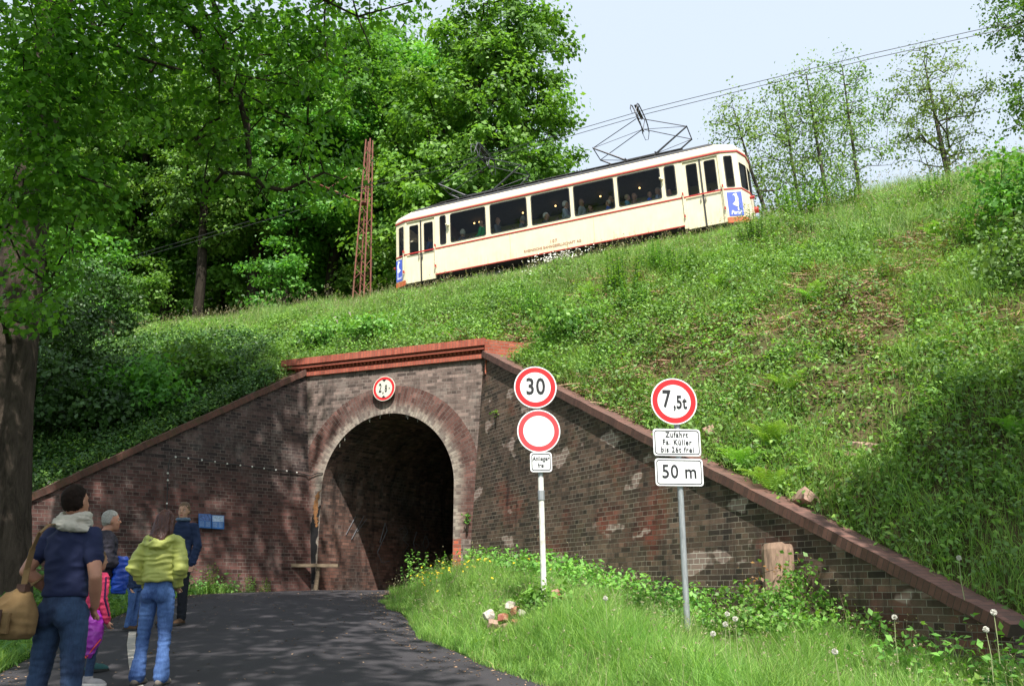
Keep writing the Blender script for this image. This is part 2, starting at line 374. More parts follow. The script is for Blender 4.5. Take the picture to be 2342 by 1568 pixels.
MT['stump'] = plain('cut stump', (.26, .17, .12), .9, var=.45, scale=7, stretch=(3, 3, .6), bump=.8, bscale=12)
MT['sandstone'] = plain('sandstone', (.34, .22, .17), .95, var=.3, scale=5, bump=.7, bscale=14)
MT['rubble_white'] = plain('mortared rubble', (.46, .41, .36), .95, var=.35, scale=9, bump=.7, bscale=20)
MT['rubble_red'] = plain('broken red brick', (.36, .12, .085), .9, var=.3, scale=9, bump=.7, bscale=20, dirt=((.6, .5, .42), 8))
MT['blue'] = plain('poster blue', (.06, .11, .55), .5, var=.1)
MT['posterwhite'] = plain('poster white', (.8, .82, .88), .5, var=.03)
MT['boardblue'] = plain('board blue', (.03, .14, .42), .35, var=.1)
MT['boardpale'] = plain('board pale print', (.38, .5, .68), .4, var=.35, scale=30)
MT['concrete'] = plain('pale kerb', (.36, .33, .29), .9, var=.25, scale=10, bump=.4)
MT['yellowp'] = plain('yellow petals', (.8, .6, .02), .6)
MT['whitep'] = plain('white petals', (.8, .8, .72), .7)
MT['lamp'] = NT('lit bulb').m
_b = MT['lamp'].node_tree.nodes['Principled BSDF']; _b.inputs['Emission Color'].default_value = (1, .62, .22, 1); _b.inputs['Emission Strength'].default_value = 2.2
def tram_paint():
    k = NT('tram cream paint'); v = k.coord(); sep = k.n('ShaderNodeSeparateXYZ'); k.l(v, sep.inputs[0])
    c = k.ramp(k.noise(2.5, 4, .6, v), [(.3, (.74, .66, .45)), (.7, (.81, .73, .53))])
    g = k.n('ShaderNodeMapRange', clamp=True); g.inputs[1].default_value = .75; g.inputs[2].default_value = .2; k.l(sep.outputs[2], g.inputs[0])
    st = k.ramp(k.noise(3.5, 6, .7, k.mapping(v, (4, 4, .5))), [(.42, (0, 0, 0)), (.75, (1, 1, 1))])
    c = k.mix(k.math('MULTIPLY', st, k.math('MULTIPLY_ADD', g.outputs[0], .45, .12)), c, (.4, .32, .2))
    k.l(c, k.b.inputs['Base Color']); k.b.inputs['Roughness'].default_value = .38; k.bump(k.noise(1.2, 3, .5, v), .25, .03); return k.m
MT['cream'] = tram_paint()
def glassm():
    k = NT('window glass'); g = k.n('ShaderNodeBsdfGlossy', Roughness=.05); g.inputs[0].default_value = (.3, .33, .36, 1)
    t = k.n('ShaderNodeBsdfTransparent'); t.inputs[0].default_value = (.9, .92, .93, 1)
    fr = k.n('ShaderNodeFresnel', IOR=1.5); f2 = k.math('MULTIPLY_ADD', fr.outputs[0], 1.0, .0, clamp=True)
    m = k.n('ShaderNodeMixShader'); k.l(f2, m.inputs[0]); k.l(t.outputs[0], m.inputs[1]); k.l(g.outputs[0], m.inputs[2]); k.l(m.outputs[0], k.out.inputs[0])
    return k.m
MT['glass'] = glassm()

# ------------------------------------------------------------------ site geometry
TR = np.array([.93, -.366]); TR /= np.linalg.norm(TR)          # along the track, to the right
NB = np.array([-TR[1], TR[0]])                                  # away from the camera
TUN = np.array([.53, .848]); TUN /= np.linalg.norm(TUN)          # tunnel axis
F0 = np.array([-.64, 19.5, 1.7]); FN = np.array([NB[0], NB[1], 0])
BLc, BRc = hit(713, 1345, F0, FN), hit(1068, 1350, F0, FN)
TLc, TRc = hit(701, 856, F0, FN), hit(1106, 814, F0, FN)
BLc[2] = BRc[2] = 1.55
ZT = (TLc[2] + TRc[2]) / 2; TLc[2] = TRc[2] = ZT
REND = np.array([4.86, 8.95, 1.28])                               # right wing, end of top edge
LEND_T = TLc + np.array([-.716, -.698, 0]) * 8.6; LEND_T[2] = ZT - 3.77 / 6.1 * 8.6
LEND_T[2] = max(LEND_T[2], 1.75)

def sm(x, a, b): t = np.clip((x - a) / (b - a), 0, 1); return t * t * (3 - 2 * t)
ROAD_R = [(2.0, 6.3), (.72, 8.4), (-.34, 10.1), (-.98, 11.6), (-1.45, 13.2), (-2.1, 15.8), (-2.6, 18.2), (-2.1, 21.0), (3.0, 30)]
ROAD_L = [(-2.9, 2.0), (-3.7, 5.2), (-4.6, 7.6), (-5.2, 9.4), (-5.75, 12), (-6.2, 15), (-6.4, 18.2), (-5.2, 20.6), (0, 30)]
def road_x(poly, y):
    ys = [p[1] for p in poly]; xs = [p[0] for p in poly]
    return np.interp(y, ys, xs)
def road_base(y):
    y = np.asarray(y, float)
    z = np.where(y < 13, .093 * y, 0)
    e = np.clip((y - 13) / 7, 0, 1)
    z = np.where(y >= 13, 1.209 + .093 * 7 * (e - e * e / 2) + .14 * e, z)
    return np.where(y < -8, -.744, z)
def ground_z(x, y):
    x = np.asarray(x, float); y = np.asarray(y, float)
    z = road_base(y)
    d = x - np.where(y < 6.3, 2.0 + (6.3 - y) * .5, road_x(ROAD_R, y))
    z = z + .35 * sm(d, .05, 1.9) * (1 - .9 * sm(x, .3, 2.6)) * sm(y, 0, 8)
    dl = np.where(y < 2, -2.9, road_x(ROAD_L, y)) - x
    z = z + .25 * sm(dl, .2, 2.5)
    return z - .03 * ((d > .05) & (dl > -.0) * 0)

# embankment
PF = [(-40, 10, 1.6), (-20, 12.2, 1.7), (LEND_T[0], LEND_T[1] + .15, LEND_T[2] - .05), (TLc[0], TLc[1] + .3, ZT + .3), (TRc[0], TRc[1] + .35, ZT + .3), (REND[0] + .1, REND[1] + .25, REND[2] - .06), (9, 6.9, 1.1), (16, 3.6, .8), (45, -7, .5)]
_t = [p[0] * TR[0] + p[1] * TR[1] for p in PF]; _s = [p[0] * NB[0] + p[1] * NB[1] for p in PF]; _z = [p[2] for p in PF]
CREST = 24.0
def crest_z(t): return np.interp(t, [-60, -25, -13.6, -3.9, 1.95, 4.85, 20, 50], [10.6, 10.85, 10.98, 11.5, 12.05, 12.32, 13.0, 13.3])
def emb_z(t, s, detail=True):
    t = np.asarray(t, float); s = np.asarray(s, float)
    s0 = np.interp(t, _t, _s); z0 = np.interp(t, _t, _z); zc = crest_z(t)
    w = np.clip((s - s0) / (CREST - s0), 0, 1)
    bul = .5 * np.sin(w * math.pi) * np.where(t > -6, 1.0, .2)
    z = z0 + (zc - z0) * w + bul
    z = np.where(s > CREST, zc + .02 - .25 * sm(s, 24.5, 25.0), z)
    z = np.where(s > 29, z - .03 * (s - 29), z)
    if detail:
        X_, Y_ = t * TR[0] + s * NB[0], t * TR[1] + s * NB[1]
        z = z - .75 * np.exp(-((X_ - TRc[0] - .72) ** 2 + (Y_ - TRc[1] + .0) ** 2) / .42 ** 2)
        n = .16 * np.sin(t * 1.7 + s * .6) * np.sin(s * 1.3 - t * .4) + .09 * np.sin(t * 4.1 + 1) * np.sin(s * 3.7 + t)
        z = z + n * sm(w, .02, .2) * (1 - sm(s, 23, 24))
    return z
def ts2xy(t, s): return t * TR[0] + s * NB[0], t * TR[1] + s * NB[1]

# ground sheet (kept below the embankment)
def grid(xs, ys, f):
    Xg, Yg = np.meshgrid(xs, ys); Z = f(Xg, Yg); V = np.stack([Xg.ravel(), Yg.ravel(), Z.ravel()], 1)
    nx, ny = len(xs), len(ys); i = np.arange(nx - 1)[None, :] + nx * np.arange(ny - 1)[:, None]; i = i.ravel()
    return V, np.stack([i, i + 1, i + nx + 1, i + nx], 1)
xs = np.concatenate([[-900, -300, -100, -50, -30], np.arange(-20, 14.01, .25), [20, 30, 50, 100, 300, 900]])
ys = np.concatenate([[-900, -200, -60, -25, -12], np.arange(-6, 22.01, .25), [26, 32, 60, 200, 1200]])
V, Q = grid(xs, ys, lambda x, y: ground_z(x, y) + np.where((x > road_x(ROAD_R, y) + .05) | (x < road_x(ROAD_L, y) - .05), .0, -.03))
o = link('ground', np_mesh('ground', V, Q), MT['turf'], None, True); tag(o, kind='structure')
# road
yr = np.concatenate([np.arange(-30, -6, 2.), np.arange(-6, 30.01, .3)])
V = []; NX = 9
for y in yr:
    xr = 2.0 + (6.3 - y) * .5 if y < 6.3 else float(road_x(ROAD_R, y)); xr = min(xr, 6) if y < 6.3 else xr
    xl = -2.9 - .0 * y if y < 2 else float(road_x(ROAD_L, y))
    for i in range(NX):
        x = xl + (xr - xl) * i / (NX - 1); V.append((x, y, float(road_base(y)) + .004 + .04 * math.sin(math.pi * i / (NX - 1))))
i = (np.arange(NX - 1)[None, :] + NX * np.arange(len(yr) - 1)[:, None]).ravel()
o = link('road', np_mesh('road', V, np.stack([i, i + 1, i + NX + 1, i + NX], 1)), MT['asphalt'], None, True); tag(o, kind='structure')
# dead leaves and grit on the road
rgl = np.random.default_rng(15); ny = 2600; yl = rgl.uniform(6.8, 20.5, ny); xr_ = np.interp(yl, [p[1] for p in ROAD_R], [p[0] for p in ROAD_R]); xl_ = np.interp(yl, [p[1] for p in ROAD_L], [p[0] for p in ROAD_L])
f_ = rgl.random(ny); f_ = np.where(rgl.random(ny) < .75, 1 - f_ ** 3 * .5 if False else np.where(rgl.random(ny) < .6, 1 - .12 * rgl.random(ny) ** 2, .1 * rgl.random(ny) ** 2), f_); xx_ = xl_ + (xr_ - xl_) * f_
Cl = np.stack([xx_, yl, road_base(yl) + .004 + .04 * np.sin(np.pi * f_) + .006], 1)
LITTER = Cl
# pale gutter line along the left part of the road
mb = MB(); pts = [at(338, 1600, 7.7), at(322, 1530, 8.6), at(309, 1475, 9.9), at(303, 1440, 11.2), at(305, 1425, 12.3)]
L_ = []; 
for p in pts:
    z = float(road_base(p[1])) + .036; w = .05; L_ += [(p[0] - w, p[1], z), (p[0] + w, p[1], z)]
mb.add(L_, [(2 * i, 2 * i + 1, 2 * i + 3, 2 * i + 2) for i in range(len(pts) - 1)])
o = mb.build('gutter_strip', MT['concrete']); tag(o, kind='structure')

# embankment mesh
tt = np.concatenate([[-90, -60, -45, -35], np.arange(-28, 14.01, .2), [18, 24, 35, 60, 90]])
ww = np.concatenate([np.linspace(0, 1, 50), 1 + np.array([.03, .06, .1, .15, .2, .3, .4, .6, .9, 1.5, 3, 6, 12])])
V = []
for t in tt:
    s0 = float(np.interp(t, _t, _s)); s = np.where(ww <= 1, s0 + (CREST - s0) * ww, CREST + (ww - 1) * 9.0)
    z = emb_z(t, s); x, y = ts2xy(t, s); V.append(np.stack([x, y, z], 1))
    V[-1] = np.vstack([[V[-1][0][0], V[-1][0][1], -.5]], ) if False else V[-1]
V = np.concatenate(V); nw = len(ww)
i = (np.arange(nw - 1)[None, :] + nw * np.arange(len(tt) - 1)[:, None]).ravel()
o = link('embankment', np_mesh('embankment', V, np.stack([i, i + nw, i + nw + 1, i + 1], 1)), MT['soil'], None, True); tag(o, kind='structure')

# ------------------------------------------------------------------ tunnel portal
def fpt(a, z, off=0.0):
    """point of the portal plane: a metres right of the left jamb, z up, off towards the camera"""
    p = JL[:2] + TR * a - NB * off; return np.array([p[0], p[1], z])
JL = hit(733, 1150, F0, FN); JR = hit(1037, 1150, F0, FN); OPW = float(np.dot((JR - JL)[:2], TR))
a_of = lambda P: float(np.dot((P - JL)[:2], TR))
RAD = OPW / 2; crown = hit(886, 945, F0, FN)[2]; ZS = crown - RAD
portal = empty('tunnel_portal', (float(JL[0]), float(JL[1]), 1.6)); tag(portal, 'brick tunnel mouth with round arch, whitened inner ring and dark bore', 'tunnel')
def pbuild(mb, name, mat, root=portal, smooth=False, fix=True):
    o = mb.build(name, mat, root, smooth, fix); o.matrix_parent_inverse = root.matrix_world.inverted() if False else Matrix.Translation(-root.location); return o
aL0, aL1 = a_of(BLc), a_of(TLc); aR0, aR1 = a_of(BRc), a_of(TRc)
def edgeL(z): return aL0 + (aL1 - aL0) * (z - 1.55) / (ZT - 1.55)
def edgeR(z): return aR0 + (aR1 - aR0) * (z - 1.55) / (ZT - 1.55)
RO = .66; NA = 48
mbf = MB(); mbr = MB()
def ring_out(th):
    r = RAD + RO; c, s_ = math.cos(th), math.sin(th)
    for _ in range(4):
        z = ZS + r * s_; lim = (edgeR(z) - RAD) / c if c > .05 else ((edgeL(z) - RAD) / c if c < -.05 else 9)
        if lim < r: r = max(lim, RAD + .05)
    return min(RAD + RO, r)
def bound(th):
    c, s_ = math.cos(th), math.sin(th); r = (ZT - ZS) / max(s_, 1e-3)
    for _ in range(6):
        z = min(ZS + r * s_, ZT); lim = (edgeR(z) - RAD) / c if c > .02 else ((edgeL(z) - RAD) / c if c < -.02 else 99)
        r2 = min((ZT - ZS) / max(s_, 1e-3), lim); r = r2
    return r
ths = [math.pi * i / NA for i in range(NA + 1)]
corner_th = [math.atan2(ZT - ZS, aR1 - RAD), math.atan2(ZT - ZS, aL1 - RAD)]
ths = sorted(ths + corner_th)
V = []; UV = []; V2 = []; UV2 = []
for th in ths:
    ro = ring_out(th); rb = max(bound(th), ro)
    for r in (RAD, (RAD + ro) / 2, ro):
        V.append(fpt(RAD + r * math.cos(th), ZS + r * math.sin(th), .0)); UV.append((r - RAD, th * (RAD + .3)))
    for r in (ro, rb):
        a = RAD + r * math.cos(th); z = ZS + r * math.sin(th); V2.append(fpt(a, z)); UV2.append((a, z))
n = len(ths)
mbr.add(V, [(i * 3 + j, i * 3 + j + 1, i * 3 + j + 4, i * 3 + j + 3) for i in range(n - 1) for j in (0, 1)], UV)
mbf.add(V2, [(i * 2, i * 2 + 1, i * 2 + 3, i * 2 + 2) for i in range(n - 1)], UV2)
# jambs below springing
zj = [1.3, 2.0, 2.8, ZS]
for side in (0, 1):
    for i in range(3):
        z0, z1 = zj[i], zj[i + 1]
        if side == 0: P = [(edgeL(z0), z0), (0, z0), (0, z1), (edgeL(z1), z1)]
        else: P = [(OPW, z0), (edgeR(z0), z0), (edgeR(z1), z1), (OPW, z1)]
        if side == 0 or z1 > 3.3: mbr.add([fpt(a, z) for a, z in P], [(0, 1, 2, 3)], [((-a if side == 0 else a - OPW), z) for a, z in P])
        else:
            q = OPW + .2
            A_ = [(OPW, z0), (q, z0), (q, z1), (OPW, z1)]; B_ = [(q, z0), (edgeR(z0), z0), (edgeR(z1), z1), (q, z1)]
            mj = MB().add([fpt(a, z) for a, z in A_], [(0, 1, 2, 3)], [(a, z) for a, z in A_]); pbuild(mj, 'quoin', MT['jamb'], fix=False)
            mbf.add([fpt(a, z) for a, z in B_], [(0, 1, 2, 3)], [(a, z) for a, z in B_])
pbuild(mbf, 'face_wall', MT['face'], fix=False); pbuild(mbr, 'arch_ring', MT['ring'], fix=False)
# lining
prof = [(0, 1.2), (0, 2.0), (0, 2.8), (0, ZS)] + [(RAD - RAD * math.cos(t), ZS + RAD * math.sin(t)) for t in np.linspace(0, math.pi, 33)[1:-1]] + [(OPW, ZS), (OPW, 2.8), (OPW, 2.0), (OPW, 1.2)]
arc = [0]
for i in range(1, len(prof)): arc.append(arc[-1] + math.hypot(prof[i][0] - prof[i - 1][0], prof[i][1] - prof[i - 1][1]))
mb = MB(); deps = [0, .3, .8, 1.5, 2.5, 4, 7, 12, 20]; V = []; UV = []
for d in deps:
    for (a, z), s_ in zip(prof, arc):
        p = fpt(a, z); V.append((p[0] + TUN[0] * d, p[1] + TUN[1] * d, z)); UV.append((d, 1.2 + s_))
m = len(prof)
mb.add(V, [(i * m + j, i * m + j + 1, (i + 1) * m + j + 1, (i + 1) * m + j) for i in range(len(deps) - 1) for j in range(m - 1)], UV)
mb.add([V[(len(deps) - 1) * m + j] for j in range(m)], [tuple(range(m))], [(a, z) for a, z in prof])
pbuild(mb, 'lining', MT['lining'], fix=False)
# parapet
par = MB(); aP0, aP1 = a_of(hit(652, 840, F0, FN)) , aR1 + .02
H0 = ZT - .06
def prow(mb, a0, a1, z0, z1, off, back=.35, uvflip=True):
    P = [fpt(a0, z0, off), fpt(a1, z0, off), fpt(a1, z1, off), fpt(a0, z1, off), fpt(a0, z0, -back), fpt(a1, z0, -back), fpt(a1, z1, -back), fpt(a0, z1, -back)]
    def f(ix, us):
        mb.add([P[i] for i in ix], [(0, 1, 2, 3)], us)
    U = lambda a, z: ((z, a) if uvflip else (a, z))
    f((0, 1, 2, 3), [U(a0, z0), U(a1, z0), U(a1, z1), U(a0, z1)])
    f((3, 2, 6, 7), [U(a0, .3), U(a1, .3), U(a1, .3 + back), U(a0, .3 + back)])
    f((1, 5, 6, 2), [U(z0, .0), U(z0, back), U(z1, back), U(z1, .0)])
    f((4, 0, 3, 7), [U(z0, .0), U(z0, back), U(z1, back), U(z1, .0)])
    f((0, 4, 5, 1), [U(a0, .3), U(a0, .6), U(a1, .6), U(a1, .3)])
mpar = coping('parapet brick row', (.36, .08, .05), (.52, .14, .085), (.2, .13, .1), (.34, .1, .07))
prow(par, aL1 - .25, aP1, H0, H0 + .1, .065); pbuild(par, 'lower_course', mpar, fix=False)
par = MB(); prow(par, aL1 - .3, aP1, H0 + .1, H0 + .2, .012); pbuild(par, 'recess', plain('recess brick', (.3, .07, .045), .8, var=.2, scale=10), fix=False)
mould = plain('moulded brick', (.4, .095, .06), .7, var=.2, scale=10, dirt=((.4, .12, .08), 6))
par = MB(); prow(par, aP0 - .04, aP1 + .03, H0 + .2, H0 + .255, .12); prow(par, aP0 - .0, aP1 + .0, H0 + .255, H0 + .285, .06)
pbuild(par, 'moulding', mould, fix=False)
par = MB(); prow(par, aP0 - .02, aP1 + .06, H0 + .285, H0 + .45, .155); pbuild(par, 'coping', mpar, fix=False)
par = MB(); a = aL1 - .3
while a < aP1 - .02:
    P = [fpt(a - .032, H0 + .2, .01), fpt(a + .032, H0 + .2, .01), fpt(a, H0 + .115, .014), fpt(a - .032, H0 + .2, .09), fpt(a + .032, H0 + .2, .09)]
    par.add(P, [(0, 3, 2), (3, 4, 2), (4, 1, 2), (0, 1, 4, 3)]); a += .105
o = pbuild(par, 'dentils', mould)
# return of the parapet to the right
rd = np.array([.94, .34]); rd /= np.linalg.norm(rd); rn = np.array([rd[1], -rd[0]]); c0 = fpt(aP1 + .05, 0, .12)[:2]
par = MB()
def rrow(l, z0, z1, off, back=.3):
    P = []
    for z in (z0, z1):
        for (d, q) in ((0, off), (l, off), (l, -back), (0, -back)): P.append((c0[0] + rd[0] * d + rn[0] * q, c0[1] + rd[1] * d + rn[1] * q, z))
    for ix, us in (((0, 1, 5, 4), [(0, z0), (l, z0), (l, z1), (0, z1)]), ((4, 5, 6, 7), [(0, 0), (l, 0), (l, back), (0, back)]), ((1, 2, 6, 5), [(0, z0), (back, z0), (back, z1), (0, z1)]), ((0, 1, 2, 3), [(0, 0), (l, 0), (l, .3), (0, .3)])):
        par.add([P[i] for i in ix], [(0, 1, 2, 3)], us)
rrow(1.12, H0 + .12, H0 + .43, 0); rrow(1.2, H0 - .4, H0 + .12, .04)
pbuild(par, 'parapet_return', MT['parapet'], fix=False)
# stalactite drips at the crown
dmat = plain('lime drip', (.6, .58, .5), .6)
for a in (.42, .55, 1.2, 1.22, 1.5, 1.75, 2.2, 2.24, 2.5):
    z = ZS + math.sqrt(max(.01, RAD ** 2 - (a - RAD) ** 2)); p = fpt(a, z + .01, -.04); l = .05 + .08 * ((a * 7) % 1)
    pbuild(MB().tube([p, p - np.array([0, 0, l])], [.007, .002], 5), 'drip', dmat)
# black seep crust on the left jamb, rusty at its top
def crust(name, z0, z1, a0, a1, mat, off, seed):
    g = np.random.default_rng(seed); n_ = 26; L_ = []; R_ = []
    for i in range(n_):
        z = z0 + (z1 - z0) * i / (n_ - 1); f = math.sin(math.pi * min(1, (i + 1) / n_ * 1.0)) ** .35
        L_.append(fpt(max(a0 * f + g.normal() * .022, edgeL(z) + .01), z, off)); R_.append(fpt(min(a1 * f + g.normal() * .022, -.005), z, off))
    mb = MB().add(L_ + R_, [(i, i + n_, i + n_ + 1, i + 1) for i in range(n_ - 1)]); pbuild(mb, name, mat, fix=False)
crust('seep_crust', 1.85, 3.65, -.26, -.03, plain('black seep crust', (.012, .011, .012), .45, var=.6, scale=14, bump=.8), .006, 2)
crust('rust_crust', 3.15, 4.0, -.17, -.06, plain('rusty seep crust', (.24, .11, .04), .6, var=.5, scale=16, bump=.8), .010, 5)
# graffiti scratches inside
def inner(u, v, off=.01):
    n = np.array([-TUN[1], TUN[0], 0]); p = hit(u, v, JL, n); return p + (-n) * off
gm = plain('white spray paint', (.13, .135, .15), .8, var=.3)
gr = MB()
for st in ([(790, 1222), (812, 1180)], [(803, 1232), (832, 1178)], [(816, 1215), (838, 1185)], [(868, 1240), (880, 1195), (884, 1212), (862, 1262), (872, 1285), (890, 1282)], [(858, 1250), (885, 1243)], [(912, 1212), (925, 1202), (932, 1216), (920, 1232), (934, 1246), (922, 1262)], [(952, 1215), (944, 1240), (950, 1262), (960, 1250), (948, 1240)], [(972, 1224), (966, 1242), (972, 1258), (980, 1242), (974, 1224)]):
    P = [inner(u, v) for u, v in st]; pbuild(MB().tube(P, .011, 5, flat=.15), 'graffiti_stroke', gm)

def hh(p, q): return math.hypot(q[0] - p[0], q[1] - p[1])
def wing(name, B0, T0, B1, T1, mat, cmat, label, lab2, sgn):
    """battered wing wall from the portal corner (0) to its low end (1); sgn = side on which the earth lies"""
    root = empty(name, tuple(B0)); tag(root, label, 'wall')
    nseg = 24; L = hh(B0, B1); mb = MB(); V = []; UV = []
    d = np.array([T1[0] - T0[0], T1[1] - T0[1]]); d /= np.linalg.norm(d); nb = np.array([-d[1], d[0], 0]) * sgn
    nz = 7
    for i in range(nseg + 1):
        f = i / nseg; B = np.array(B0) * (1 - f) + np.array(B1) * f; T = np.array(T0) * (1 - f) + np.array(T1) * f
        for j in range(nz):
            g = j / (nz - 1); p = B * (1 - g) + T * g; V.append(p); UV.append((L * f, p[2]))
    mb.add(V, [(i * nz + j, (i + 1) * nz + j, (i + 1) * nz + j + 1, i * nz + j + 1) for i in range(nseg) for j in range(nz - 1)], UV)
    for a, b in ((0, nseg),):   # top and end faces so it has thickness
        Ta, Tb = V[a * nz + nz - 1], V[b * nz + nz - 1]; Bb = V[b * nz]
        mb.add([Ta, Tb, Tb + nb * .45, Ta + nb * .45], [(0, 1, 2, 3)], [(0, 0), (L, 0), (L, .45), (0, .45)])
        mb.add([Bb, Bb + nb * .45, Tb + nb * .45, Tb], [(0, 1, 2, 3)], [(0, 0), (.45, 0), (.45, 1), (0, 1)])
    o = mb.build('wall', mat, root, fix=False); o.matrix_parent_inverse = Matrix.Translation(-root.location)
    # coping: brick on edge
    T0 = np.array(T0); T1 = np.array(T1); ax = T1 - T0; Lc = np.linalg.norm(ax); ax /= Lc
    up = np.cross(ax, nb) ; up = up / np.linalg.norm(up); up = up if up[2] > 0 else -up
    cb = MB(); nb2 = 60; V = []; UV = []
    prng = np.random.default_rng(3)
    for i in range(nb2 + 1):
        p = T0 + ax * (Lc * i / nb2) + up * (prng.normal() * .004)
        for (q, r, w) in ((-.07, -.01, 0), (-.07, .125, .14), (.36, .125, .57), (.36, -.02, .7)):
            V.append(p + nb * q + up * r); UV.append((w, Lc * i / nb2))
    cb.add(V, [(i * 4 + j, (i + 1) * 4 + j, (i + 1) * 4 + j + 1, i * 4 + j + 1) for i in range(nb2) for j in range(3)] + [(i * 4 + 3, (i + 1) * 4 + 3, (i + 1) * 4, i * 4) for i in range(nb2)] + [(0, 1, 2, 3), (nb2 * 4, nb2 * 4 + 3, nb2 * 4 + 2, nb2 * 4 + 1)], UV)
    o = cb.build('coping', cmat, root, fix=False); o.matrix_parent_inverse = Matrix.Translation(-root.location)
    return root, nb
REND_B = np.array([REND[0] - .02, REND[1] - .05, .9])
wing('wing_wall', BRc, TRc, REND_B, REND, MT['rightwall'], MT['coping'], 'dark brick wing wall right of the tunnel, running down towards the grass', '', 1)
LEND_B = BLc + np.array([-.716, -.698, 0]) * 8.7; LEND_B[2] = 1.1
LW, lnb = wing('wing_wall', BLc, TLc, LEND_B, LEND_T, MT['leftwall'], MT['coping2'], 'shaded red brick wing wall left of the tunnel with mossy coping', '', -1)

# plane of the left wing for things fixed to it
lwn = np.cross(TLc - BLc, LEND_B - BLc); lwn /= np.linalg.norm(lwn); lwn = lwn if lwn[1] < 0 else -lwn
def lw(u, v, off=.02): return hit(u, v, BLc, lwn) + lwn * off

# ------------------------------------------------------------------ tram
SLOPE = R(2.9)
sp0 = np.array([6.7, 24.3, 0]); sn = FN
def side(u, v, off=0.0):
    d = ray(u, v); t = (np.dot(sn, sp0 - C0) + off) / np.dot(sn, d); return C0 + d * t
O_T = side(903, 658)
Xt = np.array([TR[0] * math.cos(SLOPE), TR[1] * math.cos(SLOPE), math.sin(SLOPE)]); Yt = sn; Zt = np.cross(Xt, Yt)
MTX = Matrix(((Xt[0], Yt[0], Zt[0], O_T[0]), (Xt[1], Yt[1], Zt[1], O_T[1]), (Xt[2], Yt[2], Zt[2], O_T[2]), (0, 0, 0, 1)))
def T2W(p): return O_T + Xt * p[0] + Yt * p[1] + Zt * p[2]
tram = empty('tram'); tram.matrix_world = MTX
tag(tram, 'cream electric tram with red lines and two pantographs on the embankment', 'tram')
LT, WT = 11.85, 2.2
# plan outline: tapered ends
PLAN = [(0.42, 0), (11.36, 0), (11.85, .16), (12.05, .62), (12.1, 1.1), (12.05, 1.58), (11.85, 2.04), (11.36, 2.2), (.42, 2.2), (-.02, 2.04), (-.22, 1.58), (-.27, 1.1), (-.22, .62), (-.02, .16)]
def inset(poly, d):
    c = np.mean(poly, 0); return [tuple(np.array(p) + (c - np.array(p)) / np.linalg.norm(c - np.array(p)) * d) for p in poly]
def rrect(x0, x1, z0, z1, r=.06, n=4):
    P = []
    for cx, cz, a0 in ((x1 - r, z1 - r, 0), (x0 + r, z1 - r, 90), (x0 + r, z0 + r, 180), (x1 - r, z0 + r, 270)):
        for k in range(n + 1): t = R(a0 + 90 * k / n); P.append((cx + r * math.cos(t), cz + r * math.sin(t)))
    return P
SW = [('window', 1.76, 2.0, 1.24, 2.32), ('window', 2.16, 3.48, 1.25, 2.32), ('window', 3.64, 4.97, 1.25, 2.33), ('window', 5.12, 6.47, 1.25, 2.33), ('window', 6.6, 7.96, 1.26, 2.34), ('window', 8.08, 9.47, 1.27, 2.34), ('window', 9.6, 9.95, 1.28, 2.33)]
# body side panels with openings, built as framed strips around each opening
def side_wall(mb, y, x0, x1, z0, z1, wins, th=.05, sgn=1):
    """wall in plane y with rounded window openings; returns polygons with holes by bridging"""
    cuts = sorted(wins, key=lambda w: w[1]); xa = x0
    ybk = y + th * sgn
    def quadbox(a, b, c, d):
        if b - a < .005 or d - c < .005: return
        mb.add([(a, y, c), (b, y, c), (b, y, d), (a, y, d), (a, ybk, c), (b, ybk, c), (b, ybk, d), (a, ybk, d)], [(0, 1, 2, 3), (4, 7, 6, 5), (0, 4, 5, 1), (3, 2, 6, 7), (1, 5, 6, 2), (0, 3, 7, 4)])
    for (_, a, b, c, d) in cuts:
        quadbox(xa, a, z0, z1); quadbox(a, b, z0, c); quadbox(a, b, d, z1); xa = b
        # corner fillets
        r = .07
        for (cx, cz, ex, ez) in ((a, c, 1, 1), (b, c, -1, 1), (a, d, 1, -1), (b, d, -1, -1)):
            arcp = [(cx + ex * (r - r * math.cos(t)), cz + ez * (r - r * math.sin(t))) for t in np.linspace(0, math.pi / 2, 5)]
            poly = [(cx, cz)] + arcp
            mb.prism(poly, y + .001 * sgn, ybk - .001 * sgn, 'y')
    quadbox(xa, x1, z0, z1)
body = MB()
side_wall(body, 0, 1.56, 10.06, .2, 2.42, SW)
side_wall(body, WT, 1.56, 10.06, .2, 2.42, SW, sgn=-1)
# strips beside doors
for y, s_ in ((0, 1), (WT, -1)):
    side_wall(body, y, 10.06, 10.185, .1, 2.42, [], sgn=s_); side_wall(body, y, .42, .47, .07, 2.42, [], sgn=s_); side_wall(body, y, 11.27, 11.36, .07, 2.42, [], sgn=s_)
    side_wall(body, y, .47, 1.56, 2.33, 2.42, [], sgn=s_); side_wall(body, y, 10.08, 11.27, 2.33, 2.42, [], sgn=s_)
